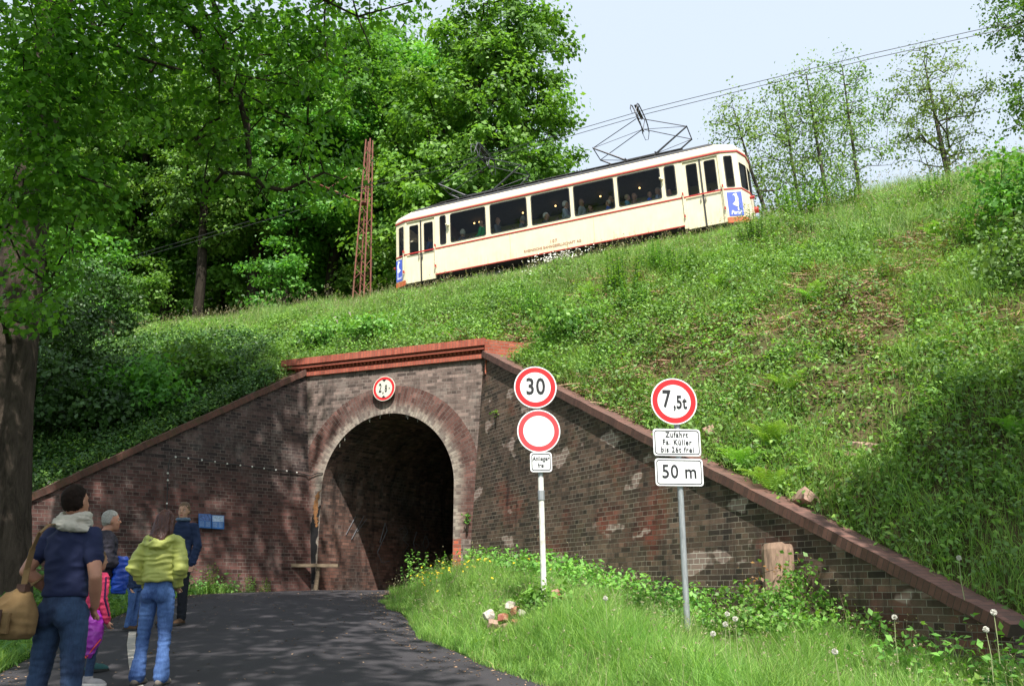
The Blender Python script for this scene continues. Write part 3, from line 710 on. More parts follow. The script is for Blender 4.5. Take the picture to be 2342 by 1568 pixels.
# tapered end panels with windows: each facet is a little wall in its own frame
def facet(mb, p, q, z0, z1, wins, th=.05):
    p = np.array(p); q = np.array(q); L = np.linalg.norm(q - p); d = (q - p) / L; nin = np.array([-d[1], d[0]])
    t = MB(); side_wall(t, 0, 0, L, z0, z1, [('w', a * L, b * L, c, e) for a, b, c, e in wins], th)
    V = [(p[0] + d[0] * x + nin[0] * y, p[1] + d[1] * x + nin[1] * y, z) for x, y, z in t.v]
    mb.add(V, t.f)
    return p, d, nin, L
GL = MB(); GSK = MB()
def facet_glass(p, q, a, b, c, e, mbg, mbs):
    p = np.array(p); q = np.array(q); L = np.linalg.norm(q - p); d = (q - p) / L; nin = np.array([-d[1], d[0]])
    f = lambda x, y, z: (p[0] + d[0] * x + nin[0] * y, p[1] + d[1] * x + nin[1] * y, z)
    x0, x1 = a * L, b * L
    mbg.add([f(x0, .02, c), f(x1, .02, c), f(x1, .02, e), f(x0, .02, e)], [(0, 1, 2, 3)])
nP = len(PLAN); ends = []
for i in range(nP):
    p, q = PLAN[i], PLAN[(i + 1) % nP]
    if i in (0, 7): continue
    L = math.hypot(q[0] - p[0], q[1] - p[1])
    w = [(.2, .72, 1.2, 2.26)] if i in (1, 6, 8, 13) else [(.08, .92, 1.2, 2.05)] 
    if i in (1, 13): w = [(.17, .68, 1.2, 2.27)] if i == 1 else [(.32, .83, 1.1, 2.24)]
    facet(body, p, q, .2, 2.42, w); ends.append((p, q, w[0]))
bo = body.build('body', MT['cream'], tram)
# roof: lofted over the plan
rf = MB(); prf = [(1.0, 2.42, .0), (1.012, 2.47, 0), (1.0, 2.56, 0), (.95, 2.68, 0), (.84, 2.8, 0)]
def scaled(k_, kx=None):
    c = np.array([LT / 2 + 0.0, WT / 2]); kx = kx if kx else 1 - (1 - k_) * .28
    return [((p[0] - c[0]) * kx + c[0], (p[1] - c[1]) * k_ + c[1]) for p in PLAN]
V = []
for k_, z, _ in prf:
    for (x, y) in scaled(k_, 1 - (1 - k_) * .22 if k_ < 1 else k_ ** .2): V.append((x, y, z - (.03 if (x < .3 or x > 11.6) and z > 2.5 else 0)))
rf.add(V, [(i * nP + j, i * nP + (j + 1) % nP, (i + 1) * nP + (j + 1) % nP, (i + 1) * nP + j) for i in range(len(prf) - 1) for j in range(nP)])
rf.build('roof_edge', MT['cream2'], tram)
rf = MB(); V = []
prf2 = [(.9, 2.72), (.86, 2.84), (.7, 2.98), (.35, 3.06), (.05, 3.08)]
RX = [(.9, .985), (.86, .975), (.7, .96), (.35, .94), (.05, .93)]
for (k_, z), (_, kx) in zip(prf2, RX):
    for (x, y) in scaled(k_, kx - .02):
        drop = .16 * (sm(np.array(-x), -1.2, .3) + sm(np.array(x), 10.7, 12.0)) if z > 2.8 else 0
        V.append((x, y, z - float(drop)))
rf.add(V, [(i * nP + j, i * nP + (j + 1) % nP, (i + 1) * nP + (j + 1) % nP, (i + 1) * nP + j) for i in range(4) for j in range(nP)] + [tuple(range(4 * nP, 5 * nP))])
rf.build('roof', MT['roof'], tram, True)
# red lines: gutter, waist, skirt
def band(poly, z0, z1, off, closed=True, skip=()):
    mb = MB(); pc = np.mean(poly, 0); out = []
    for i, p in enumerate(poly):
        a = np.array(poly[i - 1]); b = np.array(poly[(i + 1) % len(poly)]); p = np.array(p)
        d1 = (p - a) / np.linalg.norm(p - a); d2 = (b - p) / np.linalg.norm(b - p); n_ = np.array([d1[1] + d2[1], -d1[0] - d2[0]]); n_ /= np.linalg.norm(n_)
        out.append(p + n_ * off)
    for i in range(len(poly)):
        if i in skip: continue
        j = (i + 1) % len(poly)
        mb.add([(*poly[i], z0), (*poly[j], z0), (*poly[j], z1), (*poly[i], z1), (*out[i], z0), (*out[j], z0), (*out[j], z1), (*out[i], z1)], [(4, 5, 6, 7), (0, 4, 7, 3), (0, 1, 5, 4), (3, 7, 6, 2), (1, 2, 6, 5)])
    return mb
band(PLAN, 2.385, 2.43, .028).build('gutter_line', MT['red'], tram)
band(PLAN, 1.12, 1.165, .014).build('waist_line', MT['red'], tram)
mb = MB().box((5.82, -.008, .2), (8.5, .02, .035)); mb.box((5.82, WT + .008, .2), (8.5, .02, .035)); mb.build('skirt_line', MT['red'], tram)
for lo, hi in ((10.95, 12.3), (-.5, .44)):
    pl = [p for p in PLAN if lo <= p[0] <= hi]; pl = pl if lo > 5 else pl[1:] + pl[:1] if False else pl
for idx in ((1, 2, 3, 4, 5, 6), (8, 9, 10, 11, 12, 13)):
    mb = band(PLAN, .02, .2, .02, skip=[i for i in range(nP) if i not in idx]); mb.build('buffer_beam', MT['rust'], tram)
# glass and window seals
for side_y, s_ in ((0, 1), (WT, -1)):
    for nm, a, b, c, d in SW:
        fr = MB(); o1 = rrect(a - .004, b + .004, c - .004, d + .004, .075); i1 = rrect(a + .028, b - .028, c + .028, d - .028, .06); n_ = len(o1)
        yy = side_y - .006 * s_; fr.add([(x, yy, z) for x, z in o1] + [(x, yy, z) for x, z in i1] + [(x, yy + .02 * s_, z) for x, z in i1], [(i, (i + 1) % n_, (i + 1) % n_ + n_, i + n_) for i in range(n_)] + [(i + n_, (i + 1) % n_ + n_, (i + 1) % n_ + 2 * n_, i + 2 * n_) for i in range(n_)])
        w = fr.build('window', MT['rubber'], tram)
        g = MB().add([(x, side_y + .012 * s_, z) for x, z in i1], [tuple(range(n_))]); g.build('pane', MT['glass'], w, fix=False)
for p, q, (a, b, c, e) in ends:
    fr = MB(); P = np.array(p); Qq = np.array(q); L = np.linalg.norm(Qq - P); d_ = (Qq - P) / L; ni = np.array([-d_[1], d_[0]])
    o1 = rrect(a * L - .004, b * L + .004, c - .004, e + .004, .05); i1 = rrect(a * L + .022, b * L - .022, c + .022, e - .022, .04); n_ = len(o1)
    f3 = lambda x, y, z: (P[0] + d_[0] * x + ni[0] * y, P[1] + d_[1] * x + ni[1] * y, z)
    fr.add([f3(x, -.006, z) for x, z in o1] + [f3(x, -.006, z) for x, z in i1] + [f3(x, .02, z) for x, z in i1], [(i, (i + 1) % n_, (i + 1) % n_ + n_, i + n_) for i in range(n_)] + [(i + n_, (i + 1) % n_ + n_, (i + 1) % n_ + 2 * n_, i + 2 * n_) for i in range(n_)])
    w = fr.build('window', MT['rubber'], tram)
    MB().add([f3(x, .015, z) for x, z in i1], [tuple(range(n_))]).build('pane', MT['glass'], w, fix=False)
# doors: two double doors each side
def door(x0, x1, wz0, wz1, y, s_):
    mb = MB(); side_wall(mb, y, x0, x1, .08, 2.32, [('w', x0 + .1, x1 - .08, wz0, wz1)], .04, s_)
    d = mb.build('door', MT['cream'], tram)
    fr = MB(); o1 = rrect(x0 + .096, x1 - .076, wz0 - .004, wz1 + .004, .055); i1 = rrect(x0 + .118, x1 - .098, wz0 + .02, wz1 - .02, .04); n_ = len(o1)
    fr.add([(x, y - .004 * s_, z) for x, z in o1] + [(x, y - .004 * s_, z) for x, z in i1], [(i, (i + 1) % n_, (i + 1) % n_ + n_, i + n_) for i in range(n_)]); fr.build('seal', MT['rubber'], d)
    MB().add([(x, y + .01 * s_, z) for x, z in i1], [tuple(range(n_))]).build('pane', MT['glass'], d, fix=False)
    h = MB(); h.box((x1 - .06 if (x0 < 1 or 10 < x0 < 10.5) else x0 + .05, y - .03 * s_, .96), (.02, .04, .13)); h.build('handle', MT['steel'], d)
for y, s_ in ((.035, 1), (WT - .035, -1)):
    door(.47, 1.0, 1.1, 2.2, y, s_); door(1.03, 1.56, 1.1, 2.2, y, s_)
    door(10.18, 10.7, 1.15, 2.24, y, s_); door(10.74, 11.27, 1.15, 2.24, y, s_)
    MB().box((1.015, y - .012 * s_, 1.2), (.05, .02, 2.24)).build('door_seal', MT['rubber'], tram)
    MB().box((10.72, y - .012 * s_, 1.2), (.05, .02, 2.24)).build('door_seal', MT['rubber'], tram)
# hand rails with red brackets
for x in (.36, 1.58, 10.11, 11.33):
    mb = MB(); mb.tube([(x, -.05, .42), (x, -.05, 1.22)], .013, 6); gr_ = mb.build('grab_rail', MT['cream2'], tram)
    MB().box((x, -.035, .5), (.04, .06, .09)).build('bracket', MT['red'], gr_); MB().box((x, -.035, 1.25), (.04, .06, .09)).build('bracket', MT['red'], gr_)
# marker lamps and indicators
for x, z in ((2.08, 1.92), (9.5, 1.92)):
    mb = MB(); mb.box((x, -.06, z), (.1, .12, .05)); mb.ball((x + .04, -.09, z - .05), .045, 6); mb.build('side_lamp', MT['cream2'], tram)
# front lamp, coupling
for x, s_ in ((12.12, 1), (-.29, -1)):
    mb = MB(); mb.tube([(x - .03 * s_, 1.1, .75), (x + .1 * s_, 1.1, .75)], .1, 12); mb.build('headlight', MT['red'], tram)
    for yy in (.62, 1.58):
        mb = MB(); mb.tube([(x - .09 * s_, yy, .98), (x + .06 * s_, yy, .98)], .05, 10); mb.build('tail_light', MT['red'], tram)
    mb = MB(); mb.box((x + .1 * s_, 1.1, .3), (.35, .2, .2)); mb.build('coupler', MT['rust'], tram)
# roof boards, resistor box, conduits
mb = MB()
for y in (.5, 1.7):
    mb.box((5.9, y, 3.06), (8.6, .16, .03))
    for x in np.arange(1.8, 10.3, .5): mb.box((x, y, 3.02), (.06, .14, .05))
mb.build('roof_walkway', MT['dark'], tram)
mb = MB(); mb.box((5.9, 1.1, 3.15), (1.5, .7, .16)); mb.build('roof_box', MT['dark'], tram)
mb = MB(); mb.tube([(.1, .5, 2.72), (.8, .45, 2.95), (1.6, .45, 3.05)], .02, 6); mb.tube([(.1, .35, 2.7), (1.2, .3, 2.9), (1.8, .3, 2.95)], .015, 6); mb.build('cable_conduit', MT['dark'], tram)
mb = MB(); mb.tube([(-.1, .4, 2.66), (.05, .4, 2.72)], .035, 8); mb.build('bell', MT['cream2'], tram)
for x in (4.32, 7.2):
    MB().box((x, -.003, .66), (.012, .008, .9)).build('panel_joint', plain('panel joint paint', (.5, .42, .28), .6), tram)  # thin strip in a darker cream along each panel joint
# lettering on the side
txt_c = plain('faded lettering', (.36, .16, .1), .6)
t = text_mesh('107', .15, txt_c, 'lettering', tram, .95, .002, spacing=1.25, offset=.004); t.rotation_euler = (R(90), 0, 0); t.location = (5.82, -.004, .56)
t = text_mesh('RHEINISCHE BAHNGESELLSCHAFT AG', .128, txt_c, 'lettering', tram, .86, .002, spacing=1.06, offset=.003); t.rotation_euler = (R(90), 0, 0); t.location = (5.77, -.004, .39)
# posters on the end panels
def poster(p, q, a, b, word, flip):
    P = np.array(p); Qq = np.array(q); L = np.linalg.norm(Qq - P); d_ = (Qq - P) / L; ni = np.array([-d_[1], d_[0]])
    f3 = lambda x, y, z: (P[0] + d_[0] * x + ni[0] * y, P[1] + d_[1] * x + ni[1] * y, z)
    z0, z1 = .24, 1.03
    mb = MB().add([f3(a, -.01, z0), f3(b, -.01, z0), f3(b, -.01, z1), f3(a, -.01, z1), f3(a, .0, z0), f3(b, 0, z0), f3(b, 0, z1), f3(a, 0, z1)], [(0, 1, 2, 3), (0, 4, 5, 1), (1, 5, 6, 2), (2, 6, 7, 3), (3, 7, 4, 0)])
    po = mb.build('poster', MT['blue'], tram)
    # plain figure in a wide skirt
    w = b - a; cx = a + w * (.6 if not flip else .38); S = (z1 - z0)
    sil = [(0, .95), (.05, .94), (.07, .88), (.05, .84), (.11, .8), (.13, .7), (.1, .6), (.12, .45), (.08, .42), (.1, .22), (.03, .22), (.02, .4), (-.1, .42), (-.26, .5), (-.14, .56), (-.05, .66), (-.06, .78), (-.09, .86), (-.2, .86), (-.14, .92), (-.05, .94)]
    if flip: sil = [(-x, y) for x, y in sil]
    sp = w / .42
    mb = MB().add([f3(cx + x * S * .62, -.014, z0 + y * S) for x, y in sil], [tuple(range(len(sil)))]); mb.build('poster_print', MT['posterwhite'], po, fix=False)
    t = text_mesh(word, .17 * sp, MT['posterwhite'], 'lettering', po, .8, .001, shear=.25, offset=.004)
    me = t.data; co = np.empty(len(me.vertices) * 3); me.vertices.foreach_get('co', co); co = co.reshape(-1, 3)
    c2 = np.array([f3(a + w / 2 + c_[0], -.014 - c_[2], z0 + .11 + c_[1]) for c_ in co]); me.vertices.foreach_set('co', c2.ravel()); me.update()
poster(PLAN[1], PLAN[2], .06, .5, 'Persil', False)
poster(PLAN[13], PLAN[0], .0, .3, 'Persil', True)
# underframe, bogies, wheels
mb = MB(); mb.box((5.95, 1.1, .28), (11.2, 1.9, .1)); mb.box((5.9, .5, .05), (2.6, .5, .4)); mb.box((4.2, 1.6, .05), (1.4, .5, .4)); mb.build('underframe', MT['dark'], tram)
for bx in (2.7, 9.1):
    bg_ = MB(); bg_.box((bx, .45, -.02), (2.3, .1, .2)); bg_.box((bx, 1.75, -.02), (2.3, .1, .2)); bg_.box((bx, 1.1, .0), (.4, 1.3, .22)); bo_ = bg_.build('bogie', MT['steel'], tram)
    for wx in (-.8, .8):
        for wy in (.58, 1.62):
            w = MB(); w.tube([(bx + wx, wy - .05, -.06), (bx + wx, wy + .05, -.06)], .33, 20); w.tube([(bx + wx, wy - .08, -.06), (bx + wx, wy - .05, -.06)], .1, 12); w.build('wheel', MT['steel'], bo_)
# interior: floor, ceiling, seats, partitions
mb = MB(); mb.box((5.9, 1.1, .42), (11.4, 2.05, .05)); mb.build('floor', MT['wood_in'], tram)
mb = MB(); mb.box((5.9, 1.1, 2.5), (11.4, 2.0, .04)); mb.build('ceiling', MT['ceil'], tram)
for x in (1.66, 10.05):
    mb = MB(); mb.box((x, .35, 1.45), (.04, .5, 2.0)); mb.box((x, 1.85, 1.45), (.04, .5, 2.0)); mb.box((x, 1.1, 2.3), (.04, 1.1, .4)); mb.build('partition', MT['wood_in'], tram)
for x in np.arange(2.3, 9.6, .78):
    for y in (.45, 1.72):
        mb = MB(); mb.box((x, y, .88), (.42, .8, .08)); mb.box((x + (.22 if int(x * 10) % 2 else -.22), y, 1.15), (.05, .8, .5)); mb.build('seat', MT['wood_in'], tram)
for x in (2.55, 2.75, 4.4, 5.6, 7.2, 8.55, 11.1):
    mb = MB().ball((x, 1.2, 2.38), .032, 5); mb.build('ceiling_lamp', MT['lamp'], tram)
# pantographs
def panto(x0):
    b = MB(); zb, zk, zh = 3.18, 3.9, 4.64
    for y in (.62, 1.52):
        b.tube([(x0 - .55, y, zb), (x0 + .55, y, zb)], .03, 6)
        for x in (-.45, .45): b.tube([(x0 + x, y, 3.0), (x0 + x, y, zb)], .035, 6)
    for x in (-.5, .5): b.tube([(x0 + x, .5, zb), (x0 + x, 1.64, zb)], .03, 6)
    p = b.build('pantograph', MT['panto'], tram)
    for sx in (-1, 1):
        a = MB()
        for y in (.62, 1.52): a.tube([(x0 + sx * .5, y, zb), (x0 + sx * 1.58, y, zk)], [.034, .026], 6)
        a.tube([(x0 + sx * 1.58, .58, zk), (x0 + sx * 1.58, 1.56, zk)], .018, 6)
        a.tube([(x0 + sx * .5, .62, zb), (x0 + sx * 1.58, 1.52, zk)], .012, 5); a.build('lower_arm', MT['panto'], p)
        a = MB()
        for y in (.62, 1.52): a.tube([(x0 + sx * 1.58, y, zk), (x0 + sx * .04, y + (1.07 - y) * .12, zh)], .015, 5)
        a.tube([(x0 + sx * 1.58, .62, zk), (x0 + sx * .04, 1.45, zh)], .01, 5); a.build('upper_arm', MT['panto'], p)
    h = MB(); pts = [(x0, .2, 4.78), (x0, .32, 4.98), (x0, .55, 5.08), (x0, 1.1, 5.1), (x0, 1.6, 5.08), (x0, 1.85, 4.98), (x0, 1.98, 4.78)]
    for dx in (-.11, .11):
        h.tube([(q[0] + dx, q[1], q[2]) for q in pts], .02, 6)
    h.box((x0, 1.07, 5.1), (.1, 1.0, .02))
    for y in (.62, 1.52): h.tube([(x0, y + (1.07 - y) * .12, zh), (x0 - .1, y, 5.07)], .015, 5); h.tube([(x0, y + (1.07 - y) * .12, zh), (x0 + .1, y, 5.07)], .015, 5)
    h.tube([(x0, .55, zh), (x0, 1.6, zh)], .02, 6)
    for y, sg in ((.2, -1), (1.98, 1)):
        h.tube([(x0 - .11, y, 4.78), (x0 - .05, y + .06 * sg, 4.55), (x0 + .05, y + .06 * sg, 4.55), (x0 + .11, y, 4.78)], .012, 5)
    h.build('collector', MT['panto'], p)
panto(3.05); panto(8.81)

# track under the tram
mb = MB()
for y in (.58, 1.62):
    mb.box((3, y, -.43), (60, .06, .12))
for x in np.arange(-24, 32, .7): mb.box((x, 1.1, -.55), (.22, 1.9, .12))
o = mb.build('railway_track', MT['steel']); o.matrix_world = MTX; tag(o, kind='structure')
mb = MB().add([(-30, -.4, -.68), (33, -.4, -.68), (33, .1, -.5), (-30, .1, -.5), (33, 2.1, -.5), (-30, 2.1, -.5), (33, 2.8, -.7), (-30, 2.8, -.7)], [(0, 1, 2, 3), (3, 2, 4, 5), (5, 4, 6, 7)])
o = mb.build('track_bed', MT['ballast']); o.matrix_world = MTX; tag(o, kind='structure')

# overhead wires
for k_, (dz, lab, dy) in enumerate(((0, 'upper of the two thin overhead wires above the tram', 0), (-.17, 'lower of the two thin overhead wires above the tram', .0))):
    pts = [side(2420, 22, 1.1), side(2320, 50, 1.1), side(1990, 124, 1.1), side(1480, 250, 1.1), side(1240, 320, 1.1), side(1060, 367, 1.1), side(870, 412, 1.1), side(650, 482, 1.1), side(430, 548, 1.1), side(215, 610, 1.1), side(60, 655, 1.1)]
    pts = [p + np.array([0, 0, dz]) for p in pts]
    mb = MB(); mb.tube(pts, .011, 5); o = mb.build('overhead_wire', MT['wire']); tag(o, lab, 'overhead wire', 'overhead wires')

# lattice mast
base = side(826, 690, 2.9); mast = empty('lattice_mast', tuple(base)); tag(mast, 'rusty red lattice steel mast left of the tram with an arm', 'mast')
HM = 7.0; wb, wt = .25, .1
cs = [(-1, -1), (1, -1), (1, 1), (-1, 1)]
def mp(c, z): w = wb + (wt - wb) * z / HM; p = TR * c[0] * w + NB * c[1] * w; return (p[0], p[1], z)
for c in cs:
    mb = MB(); p0, p1 = np.array(mp(c, -.3)), np.array(mp(c, HM)); 
    mb.box((p0 + p1) / 2, (.05, .05, np.linalg.norm(p1 - p0)), rot=np.array(Vector(p1 - p0).to_track_quat('Z', 'X').to_matrix())); mb.build('leg', MT['rusty'], mast)
mb = MB()
for i in range(4):
    a, b = cs[i], cs[(i + 1) % 4]; z = 0; k_ = 0
    while z < HM - .5:
        p, q = (a, b) if k_ % 2 else (b, a); mb.tube([mp(p, z), mp(q, z + .45)], .012, 4); z += .45; k_ += 1
mb.build('bracing', MT['rusty'], mast)
armp = side(828, 465, 2.9) - base; arme = side(705, 412, .3) - base
mb = MB(); mb.tube([armp, arme], .035, 6); mb.tube([np.array(mp(cs[0], armp[2] + 1.6)), armp * .35 + arme * .65], .012, 5); mb.box(tuple(armp), (.34, .34, .08)); mb.build('arm', MT['rusty'], mast)

# ------------------------------------------------------------------ road signs
def disc_sign(root, c, rad, redm, inner_w=.72, whitem=None, tilt=0.0):
    """layers on a disc facing -y in the root's frame; c is the centre"""
    whitem = whitem or MT['white']
    mb = MB(); mb.tube([(c[0], c[1], c[2]), (c[0], c[1] + .012, c[2])], rad, 48); pl = mb.build('sign_plate', whitem, root)
    n_ = 48; mb = MB(); V = []
    for r in (rad * .945, rad * inner_w):
        for k_ in range(n_): t = 2 * math.pi * k_ / n_; V.append((c[0] + r * math.cos(t), c[1] - .002, c[2] + r * math.sin(t)))
    mb.add(V, [(i, (i + 1) % n_, (i + 1) % n_ + n_, i + n_) for i in range(n_)]); mb.build('red_ring', redm, pl)
    for q in (.5, -.5): MB().box((c[0], c[1] + .03, c[2] + rad * q), (rad * 1.2, .03, .03)).build('bracket', MT['zinc'], pl)
    return pl
def put_text(body, size, pos, parent, sx=.8, mat=None, **kw):
    t = text_mesh(body, size, mat or MT['black'], 'lettering', parent, sx, .0008, **kw); t.rotation_euler = (R(90), 0, 0); t.location = pos; return t
def plate(root, c, w, h, r=.04):
    P = rrect(-w / 2, w / 2, -h / 2, h / 2, r); mb = MB(); mb.prism([(c[0] + x, c[2] + z) for x, z in P], c[1], c[1] + .01, 'y'); pl = mb.build('text_plate', MT['white'], root)
    o1 = rrect(-w / 2 + .018, w / 2 - .018, -h / 2 + .018, h / 2 - .018, r * .8); i1 = rrect(-w / 2 + .03, w / 2 - .03, -h / 2 + .03, h / 2 - .03, r * .6); n_ = len(o1)
    mb = MB().add([(c[0] + x, c[1] - .002, c[2] + z) for x, z in o1] + [(c[0] + x, c[1] - .002, c[2] + z) for x, z in i1], [(i, (i + 1) % n_, (i + 1) % n_ + n_, i + n_) for i in range(n_)]); mb.build('border', MT['black'], pl)
    return pl
# 30 post
Y1 = 12.0; b1 = at(1246, 1380, Y1); top1 = at(1224, 885, Y1)
s1 = empty('road_sign', (b1[0], Y1, b1[2] - .15)); tag(s1, 'white post with a 30 disc above a blank red ringed disc and Anlieger frei plate', 'road sign')
lean = math.atan2(b1[0] - top1[0], top1[2] - b1[2]); s1.rotation_euler = (0, -lean * .55, R(4))
zc = lambda v: (at(1224, v, Y1)[2] - b1[2] + .15)
mb = MB(); mb.tube([(0, .06, -.3), (0, .06, zc(1090))], .038, 12); mb.build('pole', MT['whitepole'], s1)
mb = MB(); mb.tube([(0, .06, zc(1128)), (0, .06, zc(850))], .034, 12); mb.tube([(0, .06, zc(1142)), (0, .06, zc(1120))], .046, 12); mb.build('pole_sleeve', MT['zinc'], s1)
d = disc_sign(s1, (-.045, 0, zc(885)), .3, MT['signred']); put_text('30', .33, (-.045, -.004, zc(885) + .0), d, .82, offset=.006, spacing=1.08)
d = disc_sign(s1, (-.015, 0, zc(985)), .3, MT['signred2'])
pl = plate(s1, (.005, 0, zc(1056)), .3, .27); put_text('Anlieger\nfrei', .085, (.005, -.004, zc(1056) - .0), pl, .72, line=1.1, offset=.0022, spacing=1.1)
# 7,5t post
Y2 = 11.1; b2 = at(1568, 1440, Y2); top2 = at(1549, 917, Y2)
s2 = empty('road_sign', (b2[0], Y2, b2[2] - .15)); tag(s2, 'grey metal post with a 7,5t disc over the Zufahrt and 50 m plates', 'road sign')
s2.rotation_euler = (0, 0, R(6)); zc2 = lambda v: (at(1549, v, Y2)[2] - b2[2] + .15)
mb = MB(); mb.tube([(0.04, .06, -.3), (0.04, .06, zc2(870))], .038, 14); mb.build('pole', MT['zinc'], s2)
d = disc_sign(s2, (0, 0, zc2(917)), .305, MT['signred']); put_text('7', .31, (-.1, -.004, zc2(917) + .02), d, .72, offset=.008); put_text(',5t', .24, (.075, -.004, zc2(917) - .02), d, .68, offset=.006, spacing=1.05)
pl = plate(s2, (.01, 0, zc2(1011)), .62, .345); put_text('Zufahrt\nFa. Küller\nbis 26t frei', .098, (.01, -.004, zc2(1011) + .0), pl, .85, line=.98, offset=.0022, spacing=1.16)
pl = plate(s2, (.02, 0, zc2(1079)), .62, .345); put_text('50 m', .24, (.02, -.004, zc2(1079)), pl, .88, offset=.003, spacing=1.08)
# 2,8 m sign on the portal
c3 = hit(882.5, 890, F0, FN) - FN * .1
s3 = empty('height_sign', tuple(c3), (0, 0, math.atan2(TR[1], TR[0]))); tag(s3, 'round red edged 2,8 m height sign fixed above the tunnel arch', 'road sign')
d = disc_sign(s3, (0, 0, 0), .3, MT['signred'], .74, MT['ivory'])
put_text('2', .3, (-.1, -.004, .01), d, .52, offset=.006); put_text(',', .2, (-.02, -.004, -.05), d, .9, offset=.005); put_text('8', .24, (.055, -.004, -.01), d, .52, offset=.005); put_text('m', .1, (.15, -.004, .0), d, .6)
mb = MB(); mb.add([(-.06, -.004, .225), (.06, -.004, .225), (0, -.004, .165)], [(0, 1, 2)]); mb.add([(-.06, -.004, -.225), (0, -.004, -.165), (.06, -.004, -.225)], [(0, 1, 2)]); mb.build('arrow_marks', MT['black'], d, fix=False)

# ------------------------------------------------------------------ small fixtures at the left wall
# info boards
for (u0, u1, v0, v1, dv, lab, topm) in ((453, 481.5, 1174, 1206, 1.5, 'left one of the two blue information boards on the shaded brick wall, darker picture', MT['boardblue']), (483, 511, 1177, 1208, 1.5, 'right one of the two blue information boards on the shaded brick wall, pale picture', MT['boardpale'])):
    A, B_, C_, D_ = lw(u0, v1, .03), lw(u1, v1 + dv, .03), lw(u1, v0 + dv, .03), lw(u0, v0, .03)
    root = empty('info_board', tuple((A + C_) / 2)); tag(root, lab, 'information board', 'blue information boards on the wall'); off = Matrix.Translation(-root.location)
    bk = -lwn * .02
    mb = MB().add([A, B_, C_, D_, A + bk, B_ + bk, C_ + bk, D_ + bk], [(0, 1, 2, 3), (0, 4, 5, 1), (1, 5, 6, 2), (2, 6, 7, 3), (3, 7, 4, 0)]); o = mb.build('panel', MT['boardblue'], root); o.matrix_parent_inverse = off
    f = lambda s_, t_: A * (1 - s_) * (1 - t_) + B_ * s_ * (1 - t_) + C_ * s_ * t_ + D_ * (1 - s_) * t_ + lwn * .003
    mb = MB(); mb.add([f(.04, .52), f(.96, .52), f(.96, .96), f(.04, .96)], [(0, 1, 2, 3)])
    o = mb.build('picture', MT['boardpale'] if topm is MT['boardpale'] else plain('dark print', (.08, .15, .38), .5, var=.8, scale=25), root, fix=False); o.matrix_parent_inverse = off
    mb = MB()
    for cx in (.08, .54):
        for r_ in range(7): mb.add([f(cx, .44 - r_ * .055), f(cx + .36, .44 - r_ * .055), f(cx + .36, .455 - r_ * .055), f(cx, .455 - r_ * .055)], [(0, 1, 2, 3)])
    o = mb.build('text_lines', MT['boardpale'], root, fix=False); o.matrix_parent_inverse = off
# cable with white clips
path = [(380, 1165), (382, 1110), (384, 1062), (388, 1050), (398, 1045), (420, 1046), (500, 1057), (560, 1065), (620, 1074), (680, 1081), (698, 1085)]
P = [lw(u, v, .025) for u, v in path] + [fpt(-.28, lw(698, 1085)[2] - .02, .03), fpt(-.12, lw(698, 1085)[2] + .03, .03), fpt(.01, lw(698, 1085)[2] + .02, .02)]
zc_ = P[-1][2]
P += [np.array([*(fpt(.03, 0)[:2] + TUN * d_), zc_]) for d_ in (.2, 1, 3, 6)]
root = empty('wall_cable', tuple(P[0])); tag(root, 'black cable on white clips running along the left brick wall into the tunnel', 'cable')
mb = MB(); mb.tube(P, .012, 6); o = mb.build('cable', MT['rubber'], root); o.matrix_parent_inverse = Matrix.Translation(-root.location)
for (u, v) in [(380, 1151), (382, 1098), (382, 1082), (400, 1045), (429, 1048), (460, 1052), (490, 1056), (518, 1060), (548, 1064), (575, 1067), (602, 1071), (629, 1074.5), (654, 1077), (677, 1080.5)]:
    p = lw(u, v, .03); mb = MB().ball(tuple(p), .022, 5); o = mb.build('clip', MT['whitepole'], root); o.matrix_parent_inverse = Matrix.Translation(-root.location)
# bench
bp = lw(700, 1291, .22); bd = (lw(760, 1292, .22) - lw(640, 1290, .22)); bl = 1.25; bang = math.atan2((TR[1] * .6 + .4 * .698), (TR[0] * .6 + .4 * .716))
bz = float(road_base(bp[1])); bh = at(700, 1292, bp[1])[2]
root = empty('wooden_bench', (bp[0], bp[1], 1.6), (0, 0, bang * .5)); tag(root, 'low rough plank bench in front of the brick wall beside the tunnel mouth', 'bench')
mb = MB(); mb.box((0, 0, bh - 1.6), (bl, .2, .075)); mb.build('plank', MT['oldwood'], root)
for x in (.14,):
    mb = MB(); mb.tube([(x + .03, 0, bh - 1.64), (x - .02, .0, -.05)], [.05, .055], 8); mb.build('leg', MT['oldwood'], root)

# rocks
def rock(name, p, r, mat, label, seed, group=None, flat=(1, 1, 1)):
    import bmesh
    bm = bmesh.new(); bmesh.ops.create_icosphere(bm, subdivisions=2, radius=1)
    for v in bm.verts:
        q = v.co; k_ = 1 + .55 * mnoise.noise(q * 1.3 + Vector((seed * 5.1, 0, 0))) + .3 * mnoise.noise(q * 3 + Vector((seed, 3, 0)))
        c_ = Vector((max(-.7, min(.74, q.x * k_)), max(-.68, min(.7, q.y * k_)), max(-.55, min(.58, q.z * k_)))); v.co = Vector((c_.x * r * flat[0], c_.y * r * flat[1], c_.z * r * flat[2]))
    me = bpy.data.meshes.new(name); bm.to_mesh(me); bm.free()
    o = link(name, me, mat, None, False); o.location = p; o.rotation_euler = (seed * .7 % .6, .2, seed * 1.3); tag(o, label, 'rock', group); return o
def gpt(u, v):     # ground point seen at a pixel
    d = ray(u, v); t = 3.0
    while t < 40:
        p = C0 + d * t
        if p[2] < ground_z(p[0], p[1]): return np.array([p[0], p[1], float(ground_z(p[0], p[1]))])
        t += .03
    return C0 + d * 12
